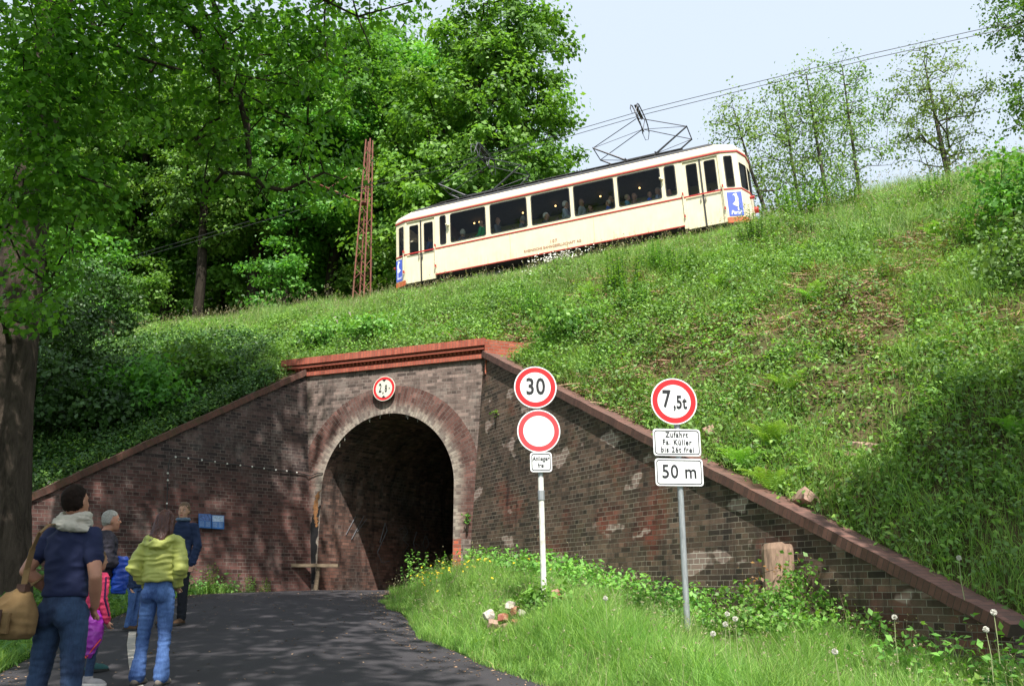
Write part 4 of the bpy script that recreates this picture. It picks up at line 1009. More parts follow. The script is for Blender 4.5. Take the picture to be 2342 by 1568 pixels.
def ept(u, v):     # embankment point seen at a pixel
    d = ray(u, v); t = 6.0
    while t < 60:
        p = C0 + d * t; tq = p[0] * TR[0] + p[1] * TR[1]; sq = p[0] * NB[0] + p[1] * NB[1]
        if sq > np.interp(tq, _t, _s) and p[2] < emb_z(tq, sq): return np.array([p[0], p[1], float(emb_z(tq, sq))])
        t += .03
    return None
def atg(u, Y, dz=0.):   # ground point under pixel column u at distance Y
    a = (u - 1170.5) / FP; x = a * Y * .97; return np.array([x, Y, float(ground_z(x, Y)) + dz])
for i, (u, v, Y, r, m_, lab) in enumerate([(1168, 1340, 11.6, .085, 'rubble_white', 'largest white mortared rubble lump in the grass left of the white post'), (1150, 1362, 11.5, .08, 'rubble_red', 'red and white brick lump at the foot of the rubble heap'), (1178, 1356, 11.55, .08, 'rubble_red', 'broken red brick with mortar below the white rubble lump'), (1118, 1350, 11.6, .09, 'rubble_white', 'small pale stone at the left edge of the rubble heap'), (1126, 1368, 11.4, .08, 'sandstone', 'brown stone at the lower left of the rubble heap'), (1192, 1366, 11.5, .07, 'rubble_white', 'pale stone at the lower right of the rubble heap'), (1277, 1352, 11.9, .12, 'rubble_red', 'red brick fragment in the grass right of the white post'), (1152, 1392, 11.5, .09, 'sandstone', 'brown stone at the bottom middle of the rubble heap'), (1180, 1390, 11.5, .08, 'rubble_red', 'brick lump at the bottom right of the rubble heap'), (1124, 1395, 11.5, .08, 'rubble_white', 'pale lump at the bottom left of the rubble heap')]):
    q_ = at(u, v, Y); lo = (1392 - v) / 57.0; rock('rock', (q_[0], q_[1], float(ground_z(q_[0], q_[1])) + .05 + .24 * max(0, min(1, lo))), r, MT[m_], lab, i + 1)
for i, (u, v, r, lab, fl) in enumerate([(1838, 1160, .26, 'large flat pale sandstone block lying against the right coping', (1.4, .8, .6)), (1622, 998, .13, 'pinkish stone on the slope beside the Zufahrt plate', (1, 1, 1.2)), (1640, 1020, .1, 'small mossy stone below the pinkish stone beside the Zufahrt plate', (1, 1, 1)), (1975, 1030, .22, 'flat reddish stone in the bare patch high on the right slope', (1.3, .8, .4)), (1950, 1050, .12, 'smaller reddish stone under the flat stone on the right slope', (1.2, 1, .6)), (1018, 772, .16, 'round pale stone above the left half of the parapet', (1, 1, .7)), (1060, 765, .13, 'pale stone above the parapet near its right corner', (1, 1, .7)), (1095, 758, .1, 'small stone above the right corner of the parapet', (1, 1, .8))]):
    p = ept(u, v)
    if p is not None: rock('rock', tuple(p + np.array([0, 0, .05])), r, MT['sandstone'], lab, i + 11, flat=fl)
# stumps
def stump(loc, h, r, mat, label, seed, tilt=(0, 0, 0)):
    mb = MB(); rg = np.random.default_rng(seed); n_ = 20; V = []; lob = rg.uniform(.85, 1.15, n_)
    zs = [-.2, 0, h * .3, h * .7, h * .98, h]; fr = [1.25, 1.12, .98, .95, .97, .9]
    for z, f in zip(zs, fr):
        for k_ in range(n_): t = 2 * math.pi * k_ / n_; rr = r * f * lob[k_]; V.append((rr * math.cos(t), rr * math.sin(t), z + (.05 * lob[k_] if z == h else 0)))
    mb.add(V, [(i * n_ + k_, i * n_ + (k_ + 1) % n_, (i + 1) * n_ + (k_ + 1) % n_, (i + 1) * n_ + k_) for i in range(5) for k_ in range(n_)] + [tuple(range(5 * n_, 6 * n_))])
    o = mb.build('tree_stump', mat, None); o.location = loc; o.rotation_euler = tilt; tag(o, label, 'tree stump'); return o
p = at(1778, 1345, 11.1); gz_ = float(ground_z(p[0], p[1])); stump((p[0], p[1], gz_), float(at(1782, 1252, 11.1)[2]) - gz_, .2, MT['stump'], 'pale sawn stump standing in bramble before the right brick wall', 3, (R(-8), R(4), 0))
p = ept(243, 792); stump(tuple(p), .8, .17, MT['stump'], 'brown broken stump at the left end of the embankment top', 5, (R(3), R(3), 0))
# wooden stakes and boards on the slope above the parapet
for i, (a, b, lab) in enumerate([((765, 724), (783, 756), 'leftmost leaning grey stake above the brick parapet'), ((798, 714), (813, 744), 'second leaning grey stake from the left above the parapet'), ((821, 731), (834, 756), 'shortest pale stake between the second stake and the brown stake'), ((842, 711), (858, 740), 'thin rusty brown stake, rightmost above the parapet')]):
    p = ept(*b)
    if p is None: continue
    q = at(a[0], a[1], p[1] - .1); ax = (q - p); mb = MB(); Lk = np.linalg.norm(ax); mb.box(tuple((q + p - ax * .3) / 2), (.055, .045, Lk * 1.3), rot=np.array(Vector(ax).to_track_quat('Z', 'X').to_matrix()))
    o = mb.build('wooden_stake', MT['rusty'] if i == 3 else MT['paleboard']); tag(o, lab, 'stake', 'leaning stakes on the bank')
for i, (a, b, lab) in enumerate([((768, 754), (862, 735), 'long thin board held by the stakes above the parapet'), ((790, 790), (824, 780), 'short loose board under the leaves above the parapet')]):
    p, q = ept(*a), ept(*b)
    if p is None or q is None: continue
    up_ = np.array([0, 0, .12]); mb = MB(); ax = q - p; mb.box(tuple((p + q) / 2 + up_), (.04, .12, np.linalg.norm(ax)), rot=np.array(Vector(ax).to_track_quat('Z', 'Y').to_matrix())); o = mb.build('board', MT['paleboard']); tag(o, lab, 'board')

# ------------------------------------------------------------------ vegetation builders
def unit(a): return a / (np.linalg.norm(a, axis=-1, keepdims=True) + 1e-9)
def vnoise(x, y, seed=0):
    g = np.random.default_rng(seed).random((64, 64)); xi = np.floor(x).astype(int); yi = np.floor(y).astype(int); fx = x - xi; fy = y - yi
    fx = fx * fx * (3 - 2 * fx); fy = fy * fy * (3 - 2 * fy); a = g[xi % 64, yi % 64]; b = g[(xi + 1) % 64, yi % 64]; c = g[xi % 64, (yi + 1) % 64]; d = g[(xi + 1) % 64, (yi + 1) % 64]
    return (a * (1 - fx) + b * fx) * (1 - fy) + (c * (1 - fx) + d * fx) * fy
def leaves(C, size, nrm, rg, droop=.0, asp=.62, spread=.75, rndbase=None):
    """C (n,3) leaf base points, size (n,), nrm (n,3) preferred normals -> verts, quads, rnd"""
    n = len(C); N = unit(unit(nrm) + rg.normal(size=(n, 3)) * spread)
    d = rg.normal(size=(n, 3)); d[:, 2] -= droop; d = unit(d - N * np.sum(d * N, 1, keepdims=True)); w = np.cross(N, d)
    L = np.asarray(size)[:, None] * np.ones((n, 1)); W = L * asp * .5
    fold = N * L * rg.uniform(.02, .16, (n, 1))
    V = np.stack([C, C + d * L * .45 + w * W + fold, C + d * L, C + d * L * .45 - w * W + fold], 1).reshape(-1, 3)
    Q = (np.arange(n)[:, None] * 4 + np.arange(4)[None]); r = rg.random(n) if rndbase is None else np.clip(rndbase + rg.normal(size=n) * .18, 0, 1)
    return V, Q, np.repeat(r, 4)
def blades(P, h, lean, width, rg, bend=.5, seg=3):
    n = len(P); a = rg.uniform(0, 2 * np.pi, n); ld = np.stack([np.cos(a), np.sin(a), np.zeros(n)], 1) * lean[:, None]
    sd = rg.uniform(0, 2 * np.pi, n); sdv = np.stack([np.cos(sd), np.sin(sd), np.zeros(n)], 1)
    rows = []
    for k in range(seg + 1):
        f = k / seg; c = P + ld * (f ** 2) * h[:, None] + np.array([0, 0, 1.]) * (h * f * (1 - bend * lean * f))[:, None]
        w = (width * (1 - .92 * f ** 1.5) / 2)[:, None]; rows += [c - sdv * w, c + sdv * w]
    V = np.stack(rows, 1).reshape(-1, 3); m = 2 * (seg + 1)
    q = np.concatenate([np.array([[2 * k, 2 * k + 1, 2 * k + 3, 2 * k + 2]]) for k in range(seg)])
    Q = (np.arange(n)[:, None, None] * m + q[None]).reshape(-1, 4)
    return V, Q, np.repeat(rg.random(n), m)
def join(parts):
    V, Q, r = [], [], []; b = 0
    for v, q, x in parts: V.append(v); Q.append(q + b); r.append(x); b += len(v)
    return np.concatenate(V), np.concatenate(Q), np.concatenate(r)
def frusta(A, B, ra, rb, n=6):
    """many tapered branch pieces at once"""
    d = unit(B - A); h = np.where(np.abs(d[:, 2:3]) < .9, np.array([[0, 0, 1.]]), np.array([[1., 0, 0]])); a = unit(np.cross(d, h)); b = np.cross(a, d)
    t = np.arange(n) * 2 * np.pi / n; c, s_ = np.cos(t)[None, :, None], np.sin(t)[None, :, None]
    dirs = a[:, None] * c + b[:, None] * s_
    V = np.concatenate([A[:, None] + dirs * ra[:, None, None], (B + d * rb[:, None] * .3)[:, None] + dirs * rb[:, None, None]], 1).reshape(-1, 3)
    k = np.arange(n); q = np.stack([k, (k + 1) % n, (k + 1) % n + n, k + n], 1); return V, (np.arange(len(A))[:, None, None] * 2 * n + q[None]).reshape(-1, 4)
def skeleton(trunk, trunk_r, targets, rg, step=.7, extra=(), wig=.12, twig=.012, expo=.5):
    nodes = [np.array(p, float) for p in trunk]; par = [-1] + list(range(len(trunk) - 1)); fixed = {i: trunk_r[i] for i in range(len(trunk))}
    # resample trunk
    tn = [nodes[0]]; tr_ = [trunk_r[0]]
    for i in range(1, len(trunk)):
        k = max(1, int(np.linalg.norm(nodes[i] - nodes[i - 1]) / step))
        for j in range(1, k + 1): f = j / k; tn.append(nodes[i - 1] * (1 - f) + nodes[i] * f); tr_.append(trunk_r[i - 1] * (1 - f) + trunk_r[i] * f)
    nodes = tn; par = [-1] + list(range(len(tn) - 1)); nt = len(tn); fixr = list(tr_)
    ends = []
    for pts, r0, r1 in extra:
        P = [np.array(p, float) for p in pts]; i0 = int(np.argmin([np.linalg.norm(P[0] - q) for q in nodes])); prev = i0; tot = len(P)
        for j, p in enumerate(P):
            k = max(1, int(np.linalg.norm(p - nodes[prev]) / step)); a = nodes[prev]
            for m in range(1, k + 1): nodes.append(a + (p - a) * m / k + rg.normal(size=3) * .015); par.append(prev); prev = len(nodes) - 1; fixr.append(r0 + (r1 - r0) * (j + m / k) / tot)
    nfix = len(nodes)
    order = np.argsort([np.min(np.linalg.norm(np.array(nodes[:nt]) - t, axis=1)) for t in targets])
    arr = np.array(nodes)
    for ti in order:
        t = targets[ti]; dv = t - arr; dist = np.linalg.norm(dv, axis=1); pen = dist + np.maximum(0, -dv[:, 2]) * 1.2 + (np.arange(len(arr)) < 3) * 3.0
        i0 = int(np.argmin(pen)); k = max(1, int(dist[i0] / step)); a = arr[i0]; new = []; prev = i0
        for m in range(1, k + 1):
            f = m / k; p = a + (t - a) * f + np.array([0, 0, .18 * dist[i0] * math.sin(math.pi * f)]) * .5 + rg.normal(size=3) * wig * (f < 1)
            nodes.append(p); par.append(prev); prev = len(nodes) - 1; new.append(p); fixr.append(None)
        arr = np.vstack([arr, new])
    n = len(nodes); cnt = np.zeros(n)
    ischild = np.zeros(n, bool)
    for i in range(n): 
        if par[i] >= 0: ischild[par[i]] = True
    cnt[~ischild] = 1
    for i in range(n - 1, 0, -1): cnt[par[i]] += cnt[i]
    r = twig * cnt ** expo
    for i in range(nfix): r[i] = fixr[i]
    for i in range(nfix, n):
        if r[i] > r[par[i]] * .85: r[i] = r[par[i]] * .85
    idx = np.arange(1, n); P = np.array(par)[1:]; ra = r[P].copy()
    br = (idx >= nfix) & (P < nfix); ra[br] = np.minimum(ra[br], r[idx][br] * 1.4)
    # first node of an explicit branch
    A = arr[P]; B = arr[idx]; return A, B, ra, r[idx]
def crown_pts(ells, rg):
    T = []
    for c, rr, n, *_ in ells:
        d = unit(rg.normal(size=(n, 3))); rad = rg.random(n) ** .38; p = d * rad[:, None] * np.array(rr) + np.array(c); T.append(p)
    return T
def make_tree(name, label, loc, trunk, tr, ells, lm, bm_, seed, lsize=.09, lper=90, clr=.55, group=None, cat='tree', extra=(), step=.7, wig=.12, twig=.012, flat=.6, updir=.6, spread=.75, bsides=6, expo=.5):
    rg = np.random.default_rng(seed); root = empty(name, loc); tag(root, label, cat, group)
    T = crown_pts(ells, rg); parts = []; cc = np.mean(np.concatenate(T), 0)
    for (c, rr, n, *o_), pts in zip(ells, T):
        o_ = o_[0] if o_ else {}; ls = o_.get('ls', lsize); lp = o_.get('lp', lper); cr = o_.get('cr', clr)
        m = len(pts); k = np.maximum(6, (lp * rg.uniform(.5, 1.4, m)).astype(int)); src = np.repeat(np.arange(m), k); tot = len(src)
        off = rg.normal(size=(tot, 3)) * cr * rg.uniform(.6, 1.2, m)[src][:, None] * np.array([1, 1, flat]) * .6
        P = pts[src] + off; out = unit(P - np.array(c)) * .5 + unit(off) * .5; out[:, 2] += updir
        rb = np.clip(rg.uniform(.2, .75, m)[src], 0, 1); parts.append(leaves(P, ls * rg.uniform(.45, 1.4, tot), out, rg, .3, .7, spread, rb))
    V, Q, r = join(parts); link('crown', np_mesh('crown', V, Q, r), lm, root)
    A, B, ra, rb = skeleton(trunk, tr, np.concatenate(T), rg, step, extra, wig, twig, expo)
    V, Q = frusta(A, B, ra, rb, bsides); link('trunk', np_mesh('trunk', V, Q), bm_, root, True)
    return root
def place(proto, loc, rz, sc, label, group=None, sz=None):
    c = copy_tree(proto); c.location = loc; c.rotation_euler = (0, 0, rz); c.scale = (sc, sc, sz or sc); c['label'] = label
    if group: c['group'] = group
    return c
def wpos(u, Y, sink=0.0):
    d = ray(u, 560); x = d[0] / d[1] * Y; t = x * TR[0] + Y * TR[1]; s = x * NB[0] + Y * NB[1]; return (x, Y, float(emb_z(t, s, False)) - sink)

# ------------------------------------------------------------------ foreground beech, its crown hangs into the picture and shades road and people
tb = [at(-12, 1335, 13) + np.array([0, 0, -.5]), at(-6, 1200, 13), at(10, 950, 13), at(50, 600, 13.1), at(88, 330, 13.2), at(128, 0, 13.3), at(150, -250, 13.6), at(170, -420, 14)]
B0 = tb[0].copy()
rel = lambda P: [tuple(np.array(p) - B0) for p in P]
ex = [([at(200, -160, 12.6), at(330, -70, 12), at(395, 0, 11.8), at(450, 75, 11.6), at(482, 140, 11.5), at(505, 185, 11.5), at(548, 222, 11.5), at(560, 300, 11.4), at(575, 400, 11.4), at(600, 450, 11.4), at(640, 505, 11.3)][:9] + [at(598, 425, 11.3), at(650, 438, 11.3), at(700, 408, 11.3), at(740, 395, 11.3)], .075, .018),
      ([at(250, -200, 12.8), at(420, -90, 12.3), at(490, 0, 12), at(505, 70, 12), at(540, 150, 12), at(560, 215, 12), at(572, 300, 12)], .055, .015),
      ([at(160, -60, 12.6), at(220, 60, 11), at(300, 130, 10.5), at(420, 160, 10.3)], .05, .012),
      ([at(120, 100, 12.6), at(60, 250, 10.5), at(130, 380, 10.2), at(250, 430, 10)], .045, .01),
      ([at(640, -80, 12), at(745, 0, 11.6), at(742, 80, 11.6), at(750, 140, 11.6)], .03, .008),
      ([at(400, -150, 12), at(700, -30, 11), at(820, 40, 10.6), at(850, 110, 10.5)], .03, .008)]
near = dict(ls=.1, lp=80, cr=.42)
def EL(u, v, Y, r, n, **k): return (at(u, v, Y), r, n, dict(near, **k))
PS = ept(230, 930) + SUN * 13
ells = [((PS[0] - .6, PS[1], PS[2]), (4.4, 4.4, 2.0), 300, dict(ls=.3, lp=55, cr=1.0)), ((-10, 11.0, 17.8), (7, 5.5, 3.0), 210, dict(ls=.3, lp=50, cr=1.0)), ((-6.0, 12.6, 18.6), (2.4, 3, 2.4), 50, dict(ls=.28, lp=45, cr=1.0)),
        EL(60, 60, 9.5, (1.5, 1.6, 1.2), 46), EL(300, -10, 10.5, (2.0, 1.3, .9), 46), EL(330, 160, 11.3, (1.5, 1.2, .8), 26), EL(560, 40, 11.7, (1.9, 1.2, .85), 40), EL(640, 190, 11.6, (1.15, 1, 1.0), 30, lp=60),
        EL(560, 350, 11.6, (.9, .8, .9), 20, lp=55), EL(690, 380, 11.4, (.8, .7, .4), 12, lp=55), EL(40, 330, 10.2, (1.0, 1.2, 1.3), 34), EL(150, 440, 10.4, (.9, .8, .8), 20), EL(60, 620, 11, (.75, .8, 1.0), 18), EL(850, 10, 10.8, (1.1, .9, .4), 12, lp=55), EL(180, 250, 10.2, (1.1, 1, .9), 26)]
ells = [((np.array(c) - B0), r, n, o_) for c, r, n, o_ in ells]
make_tree('beech_tree', 'huge dark trunk at the left edge with beech boughs hanging across the top left', tuple(B0), rel(tb), [.56, .44, .39, .33, .3, .28, .25, .2], ells, MT['beech'], MT['bark'], 21, extra=[(rel(p), a, b) for p, a, b in ex], step=.45, wig=.07, twig=.009, updir=.9, flat=.45, spread=.6, bsides=10)
# canopy tree beside the camera (its shade lies on the road and the people)
make_tree('beech_tree', 'tall beech behind the viewer that shades the road', (-8.5, -5, -.9), [(0, 0, 0), (.3, .5, 6), (1, 1.5, 11), (1.5, 2.5, 15)], [.45, .36, .28, .15],
          [((5, 3, 14.3), (6.0, 7, 2.4), 230, {}), ((5.6, 12, 14.8), (3.1, 4.6, 1.8), 95, {}), ((-1, 8, 15), (5.5, 7, 2.6), 150, {}), ((4, -6, 13), (8, 6, 3), 120, {})], MT['beech'], MT['bark'], 22, lsize=.3, lper=46, clr=1.05, step=1.2, twig=.02)
# tree right of the frame that shades the lower right slope
P_ = ept(2325, 1250); c_ = P_ + SUN * 11.5; c_[0] += .7
make_tree('beech_tree', 'tall tree right of the view that shades the lower right slope', (c_[0] + 3.5, c_[1] - 2, float(ground_z(c_[0] + 3.5, c_[1] - 2)) - .1), [(0, 0, 0), (-.5, .5, 5), (-2.5, 1.5, 9)], [.3, .22, .1],
          [((-2.6, 2.6, c_[2] - .7), (3.1, 3.6, 2.2), 360, {})], MT['beech'], MT['bark'], 23, lsize=.3, lper=60, clr=.8, step=1, twig=.02)

# ------------------------------------------------------------------ wood behind the track
wood = 'trees of the wood behind the track'
oakA = make_tree('oak_tree', 'large sunlit round crowned oak directly behind the left half of the tram', wpos(1085, 35.5), [(0, 0, -1), (.1, 0, 4), (.3, .2, 9), (.2, 0, 14), (0, 0, 17)], [.42, .34, .26, .15, .06],
          [((0, 0, 10.5), (4.6, 4.4, 5.6), 190), ((1.2, -.5, 15.5), (3.2, 3, 3.4), 70), ((-1.5, -1.5, 6), (3.6, 3, 2.8), 60), ((2.6, -.5, 6.5), (2.2, 2.2, 3.2), 40)], MT['oak'], MT['bark2'], 31, lsize=.22, lper=170, clr=.66, group=wood, flat=.5, updir=.8, spread=.5, twig=.022)
mapB = make_tree('maple_tree', 'tall maple with bright upper leaves behind the red mast', wpos(760, 38), [(0, 0, -1), (0, .1, 5), (.4, 0, 10), (.2, 0, 15), (0, 0, 18)], [.3, .26, .2, .12, .05],
          [((0, 0, 12), (3.6, 3.6, 6), 130), ((-.8, -1.0, 8.0), (2.6, 2.2, 1.0), 14)], MT['maple'], MT['bark2'], 32, lsize=.22, lper=160, clr=.66, group=wood, flat=.42, updir=.9, spread=.5, twig=.022)
conC = make_tree('pine_tree', 'dark pine between the maple and the oak', wpos(835, 43), [(0, 0, -1), (.1, 0, 6), (0, .1, 13), (0, 0, 20)], [.32, .27, .18, .05],
          [((0, 0, 12), (3.0, 3.0, 2.4), 44), ((0, 0, 16), (2.3, 2.3, 2.8), 50), ((0, 0, 7.5), (2.6, 2.6, 1.2), 16), ((0, 0, 19), (1.2, 1.2, 1.5), 18)], MT['conifer'], MT['bark2'], 33, lsize=.17, lper=130, clr=.75, group=wood, flat=.3, updir=.4, twig=.02)
undD = make_tree('young_tree', 'young leafy tree in the shade under the wood, left of the mast', wpos(640, 34), [(0, 0, -.5), (.1, 0, 2), (.2, .1, 4.5)], [.07, .05, .02],
          [((0, 0, 3.2), (1.5, 1.4, 1.8), 40), ((.5, -.5, 1.4), (1.1, .9, .7), 14)], MT['maple'], MT['bark2'], 34, lsize=.17, lper=60, clr=.5, group='young trees under the wood', flat=.4, updir=.9, twig=.012)
WD = [(mapB, 590, 37, 1.0, 1.0, 'maple with two bright foliage layers, second from the mast towards the left'), (oakA, 400, 40, 2.2, .95, 'broad bright crown in the middle of the left wood'), (mapB, 470, 35, 2.9, .8, 'slim maple in front of the broad crown left of the mast'), (mapB, 290, 38, .6, 1.0, 'maple with forked upper limbs left of the broad crown'),
      (oakA, 160, 42, 4.0, 1.0, 'shaded broad tree behind the big near trunk'), (oakA, 930, 41, 5.6, 1.0, 'second broad oak left of the large sunlit oak'), (mapB, 660, 36, 1.9, .85, 'slim maple left of the mast, in the front row'), (mapB, 530, 41, 3.0, .95, 'maple in the second row between the two slim maples'), (mapB, 700, 44, 5.0, 1.05, 'maple in the back row left of the mast'), (oakA, 890, 47, 2.6, 1.45, 'tallest rear oak, filling the skyline between the mast and the sunlit oak'), (mapB, 60, 38, 5.1, .95, 'leftmost maple of the wood, behind the near trunk'), (conC, 720, 47, 1.7, 1.05, 'dark pine left of the mast, behind the maple'), (conC, 560, 50, 3.3, 1.1, 'dark pine deepest in the middle of the wood'),
      (mapB, 905, 42, 3.8, 1.05, 'maple right behind the mast with its crown merging with the oak'), (oakA, 950, 48, 1.1, 1.1, 'rear oak filling the gap left of the large sunlit oak'), (conC, 250, 50, .4, 1.0, 'dark pine at the back of the left wood'), (oakA, 700, 56, .3, 1.15, 'far oak closing the wood behind the two pines'),
      (oakA, 480, 58, 5.3, 1.15, 'far oak at the back of the middle of the wood'), (oakA, 250, 58, 2.0, 1.2, 'far oak at the back left of the wood'), (mapB, 1010, 38, 4.6, .62, 'small maple standing behind the left end of the tram'), (mapB, 1190, 41, .9, .8, 'right rear maple of the wood, behind the tram middle'), (oakA, 20, 52, 3.1, 1.1, 'far left oak seen between near leaves')]
for pr, u, Y, rz, sc, lab in WD: place(pr, wpos(u, Y), rz, sc, lab, wood)
for i, (u, Y, sc, lab) in enumerate([(350, 33.5, .8, 'young bushy tree at the middle of the embankment top on the left'), (250, 33.8, .9, 'young tree near the broken brown stump'), (180, 35, 1.4, 'young tree left of the brown stump'), (860, 37, 1.2, 'young tree right behind the mast')]):
    place(undD, wpos(u, Y), i * 1.3, sc, lab, 'young trees under the wood')
# bright treetop peeking over the tram roof
make_tree('oak_tree', 'yellow green treetop just above the tram roof left of the right pantograph', wpos(1335, 44), [(0, 0, -1), (0, 0, 4), (.1, 0, 8)], [.2, .15, .05],
          [((0, 0, 8.2), (2.6, 2.2, 2.4), 60), ((-2.2, 0, 6.3), (1.8, 1.6, 1.6), 26)], leaf('yellow green leaves', (.1, .2, .015), (.26, .42, .04), .45), MT['bark2'], 36, lsize=.17, lper=70, clr=.5, twig=.015)

# sparse trees on the right skyline
ald = 'thin leaved trees on the right skyline'
def alder(name, label, u, Y, H, w, seed, lean=0, n=60, lp=34, group=ald, ls=.105):
    b = wpos(u, Y); return make_tree(name, label, b, [(0, 0, -1), (lean * .3, 0, H * .35), (lean * .7, 0, H * .65), (lean, 0, H * .95)], [.11, .09, .06, .02],
        [((lean * .6, 0, H * .64), (w, w, H * .34), n), ((lean, 0, H * .86), (w * .55, w * .55, H * .16), int(n * .3))], MT['alder'], MT['bark3'], seed, lsize=ls, lper=lp, clr=.42, group=group, step=.4, wig=.05, flat=.8, updir=.2, twig=.0085, bsides=5, expo=.55)
alder('alder_tree', 'leaning thin leaved tree just right of the tram front', 1800, 30, 8.6, 2.0, 41, lean=-1.6, n=140, lp=24)
alder('alder_tree', 'second thin leaved tree right of the tram, upright', 1850, 31.5, 10.4, 1.9, 42, lean=-.5, n=150, lp=24)
alder('alder_tree', 'third thin leaved tree, rising behind the tall nettles', 1915, 30, 10.0, 1.5, 43, lean=-.5, n=110, lp=24)
alder('alder_tree', 'tallest of the thin leaved trees, right of the nettle clump', 1985, 31, 11.0, 1.8, 44, lean=-.2, n=160, lp=24)
make_tree('ash_tree', 'lone spreading tree with visible limbs near the right edge of the skyline', wpos(2205, 30), [(0, 0, -1), (-.1, 0, 3.5), (-.3, 0, 6), (-.5, 0, 9.8)], [.16, .13, .09, .02],
          [((-.2, 0, 7.6), (2.1, 2.0, 2.9), 260), ((-1.6, 0, 6.2), (.9, .9, .7), 14)], MT['alder'], MT['bark3'], 46, lsize=.1, lper=24, clr=.4, group=ald, step=.4, wig=.05, flat=.7, updir=.3, twig=.01, bsides=5, expo=.55)
make_tree('ash_tree', 'darker leafy tree cut off by the right edge of the picture', wpos(2450, 26), [(0, 0, -1), (.1, 0, 4), (0, 0, 8), (-.2, 0, 11.5)], [.2, .17, .12, .04],
          [((0, 0, 8.2), (1.5, 1.5, 3.6), 80), ((-.8, 0, 5), (.8, .8, 1), 14)], MT['maple'], MT['bark3'], 47, lsize=.12, lper=60, clr=.45, group=ald, step=.5, flat=.5, twig=.016, bsides=5)
for u, Y, sc, lab in ((2090, 29, .75, 'low bush on the skyline left of the lone spreading tree'), (2290, 27, .8, 'low bush on the skyline right of the lone spreading tree'), (1950, 30, .55, 'small bush behind the nettles on the right skyline')):
    place(undD, wpos(u, Y), u, sc, lab, 'low bushes on the right skyline')

# ------------------------------------------------------------------ embankment cover
def emb_samples(n, t0, t1, s0, s1, rg, m=40):
    t = rg.uniform(t0, t1, n); s = rg.uniform(s0, s1, n); sf = np.interp(t, _t, _s); k = s > sf + .12; t, s = t[k], s[k]
    z = emb_z(t, s); x, y = ts2xy(t, s); P = np.stack([x, y, z], 1); ok, u, v = inframe(P, m); return P[ok], t[ok], s[ok]
rg = np.random.default_rng(50)
def stuff(name, parts, mat, label, cat):
    V, Q, r = join(parts); o = link(name, np_mesh(name, V, Q, r), mat); tag(o, label, cat, None, 'stuff'); return o
stuff('leaf_litter', [leaves(LITTER, rg.uniform(.015, .05, len(LITTER)), np.tile([0, 0, 1.], (len(LITTER), 1)), rg, 0, .6, .15)], MT['straw'], 'dead leaves and grit lying on the road, thickest along its edges', 'dead leaves')
# tall grass at the crest
P, t, s = emb_samples(150000, -27, 9, 18, 25.3, rg)
lim = np.where(t < -6, 21.6, np.interp(t, [-6, 0, 6], [21.3, 20.6, 19.5])) + (vnoise(t * .8, s * .8, 3) - .5) * 2.2
keep = (s > lim) & ((s < 24.75) | (t > .9) | (rg.random(len(t)) < .25)); P, t, s = P[keep], t[keep], s[keep]
n = len(P); hh_ = np.where(t > 0, .5, .4) * rg.uniform(.55, 1.25, n) * (.7 + .6 * vnoise(t * 1.1, s * 1.1, 9)); hh_ *= np.where((s > 23.2) & (t < .9) & (t > -13.5), .62, 1)
stuff('tall_grass', [blades(P, hh_, rg.uniform(.1, .7, n), rg.uniform(.009, .018, n), rg, .4, 3)], MT['tallgrass'], 'tall pale green grass along the top of the embankment', 'grass')
k = rg.random(n) < .06; Pk = P[k] ; nk = len(Pk)
V1, Q1, r1 = blades(Pk, hh_[k] * 1.45 + .1, rg.uniform(.15, .6, nk), np.full(nk, .006), rg, .4, 3)
tops = V1.reshape(nk, -1, 3)[:, -1]; V2_, Q2_, r2_ = leaves(np.repeat(tops, 4, 0) - np.array([0, 0, 1.]) * rg.uniform(0, .12, (nk * 4, 1)), np.full(nk * 4, .035), rg.normal(size=(nk * 4, 3)), rg)
stuff('grass_seed_heads', [(V1, Q1, r1), (V2_, Q2_, r2_)], MT['seedhead'], 'pale seed heads standing above the embankment grass', 'grass')
# slope grass clumps
P, t, s = emb_samples(430000, -22, 10, 5, 23, rg)
g = vnoise(t * .55 + 3, s * .55, 11); low = s - np.interp(t, _t, _s)
dens = np.where(t < -7, .18, np.clip((g - .38) * 3, .12, .95)); dens = np.where((t > -6) & (low < 1.4), .85, dens); dens = np.where(t > 1, np.maximum(dens, .45), dens)
keep = rg.random(len(t)) < dens; P, t, s = P[keep], t[keep], s[keep]; n = len(P)
stuff('slope_grass', [blades(P, rg.uniform(.16, .46, n) * (.45 + 1.0 * vnoise(t * 1.4, s * 1.4, 5)), rg.uniform(.2, .9, n), rg.uniform(.007, .014, n), rg, .4, 3)], MT['grass'], 'fresh green grass growing on the slope behind the wing walls', 'grass')
# leafy weeds
def weedparts(P, rg, per, h, ls, droop=.2):
    n = len(P); k = rg.integers(per[0], per[1], n); src = np.repeat(np.arange(n), k); m = len(src); hz = rg.uniform(h[0], h[1], n)[src]
    f = rg.random(m); off = np.stack([rg.normal(size=m) * .09, rg.normal(size=m) * .09, hz * f], 1); rb = np.clip(rg.normal(.5, .2, n), 0, 1)[src]
    return leaves(P[src] + off, rg.uniform(ls[0], ls[1], m), np.stack([off[:, 0] * 4, off[:, 1] * 4 - .25, np.full(m, .9)], 1), rg, droop, .55, .5, rb)
P, t, s = emb_samples(92000, -24, 10, 5, 23.2, rg)
g = vnoise(t * .7 + 9, s * .7, 17); bare = vnoise(t * .45 + 1, s * .6, 23)
bz_ = (t > -6) & (s > 15.5) & (s < 21.5); dens = np.where(t < -7, .95, .4 + .6 * (g > .42)); dens = np.where(bz_ & (bare > .45), dens * .24, dens)
keep = rg.random(len(t)) < dens; P, t, s = P[keep], t[keep], s[keep]; kk = rg.random(len(P)) < .6
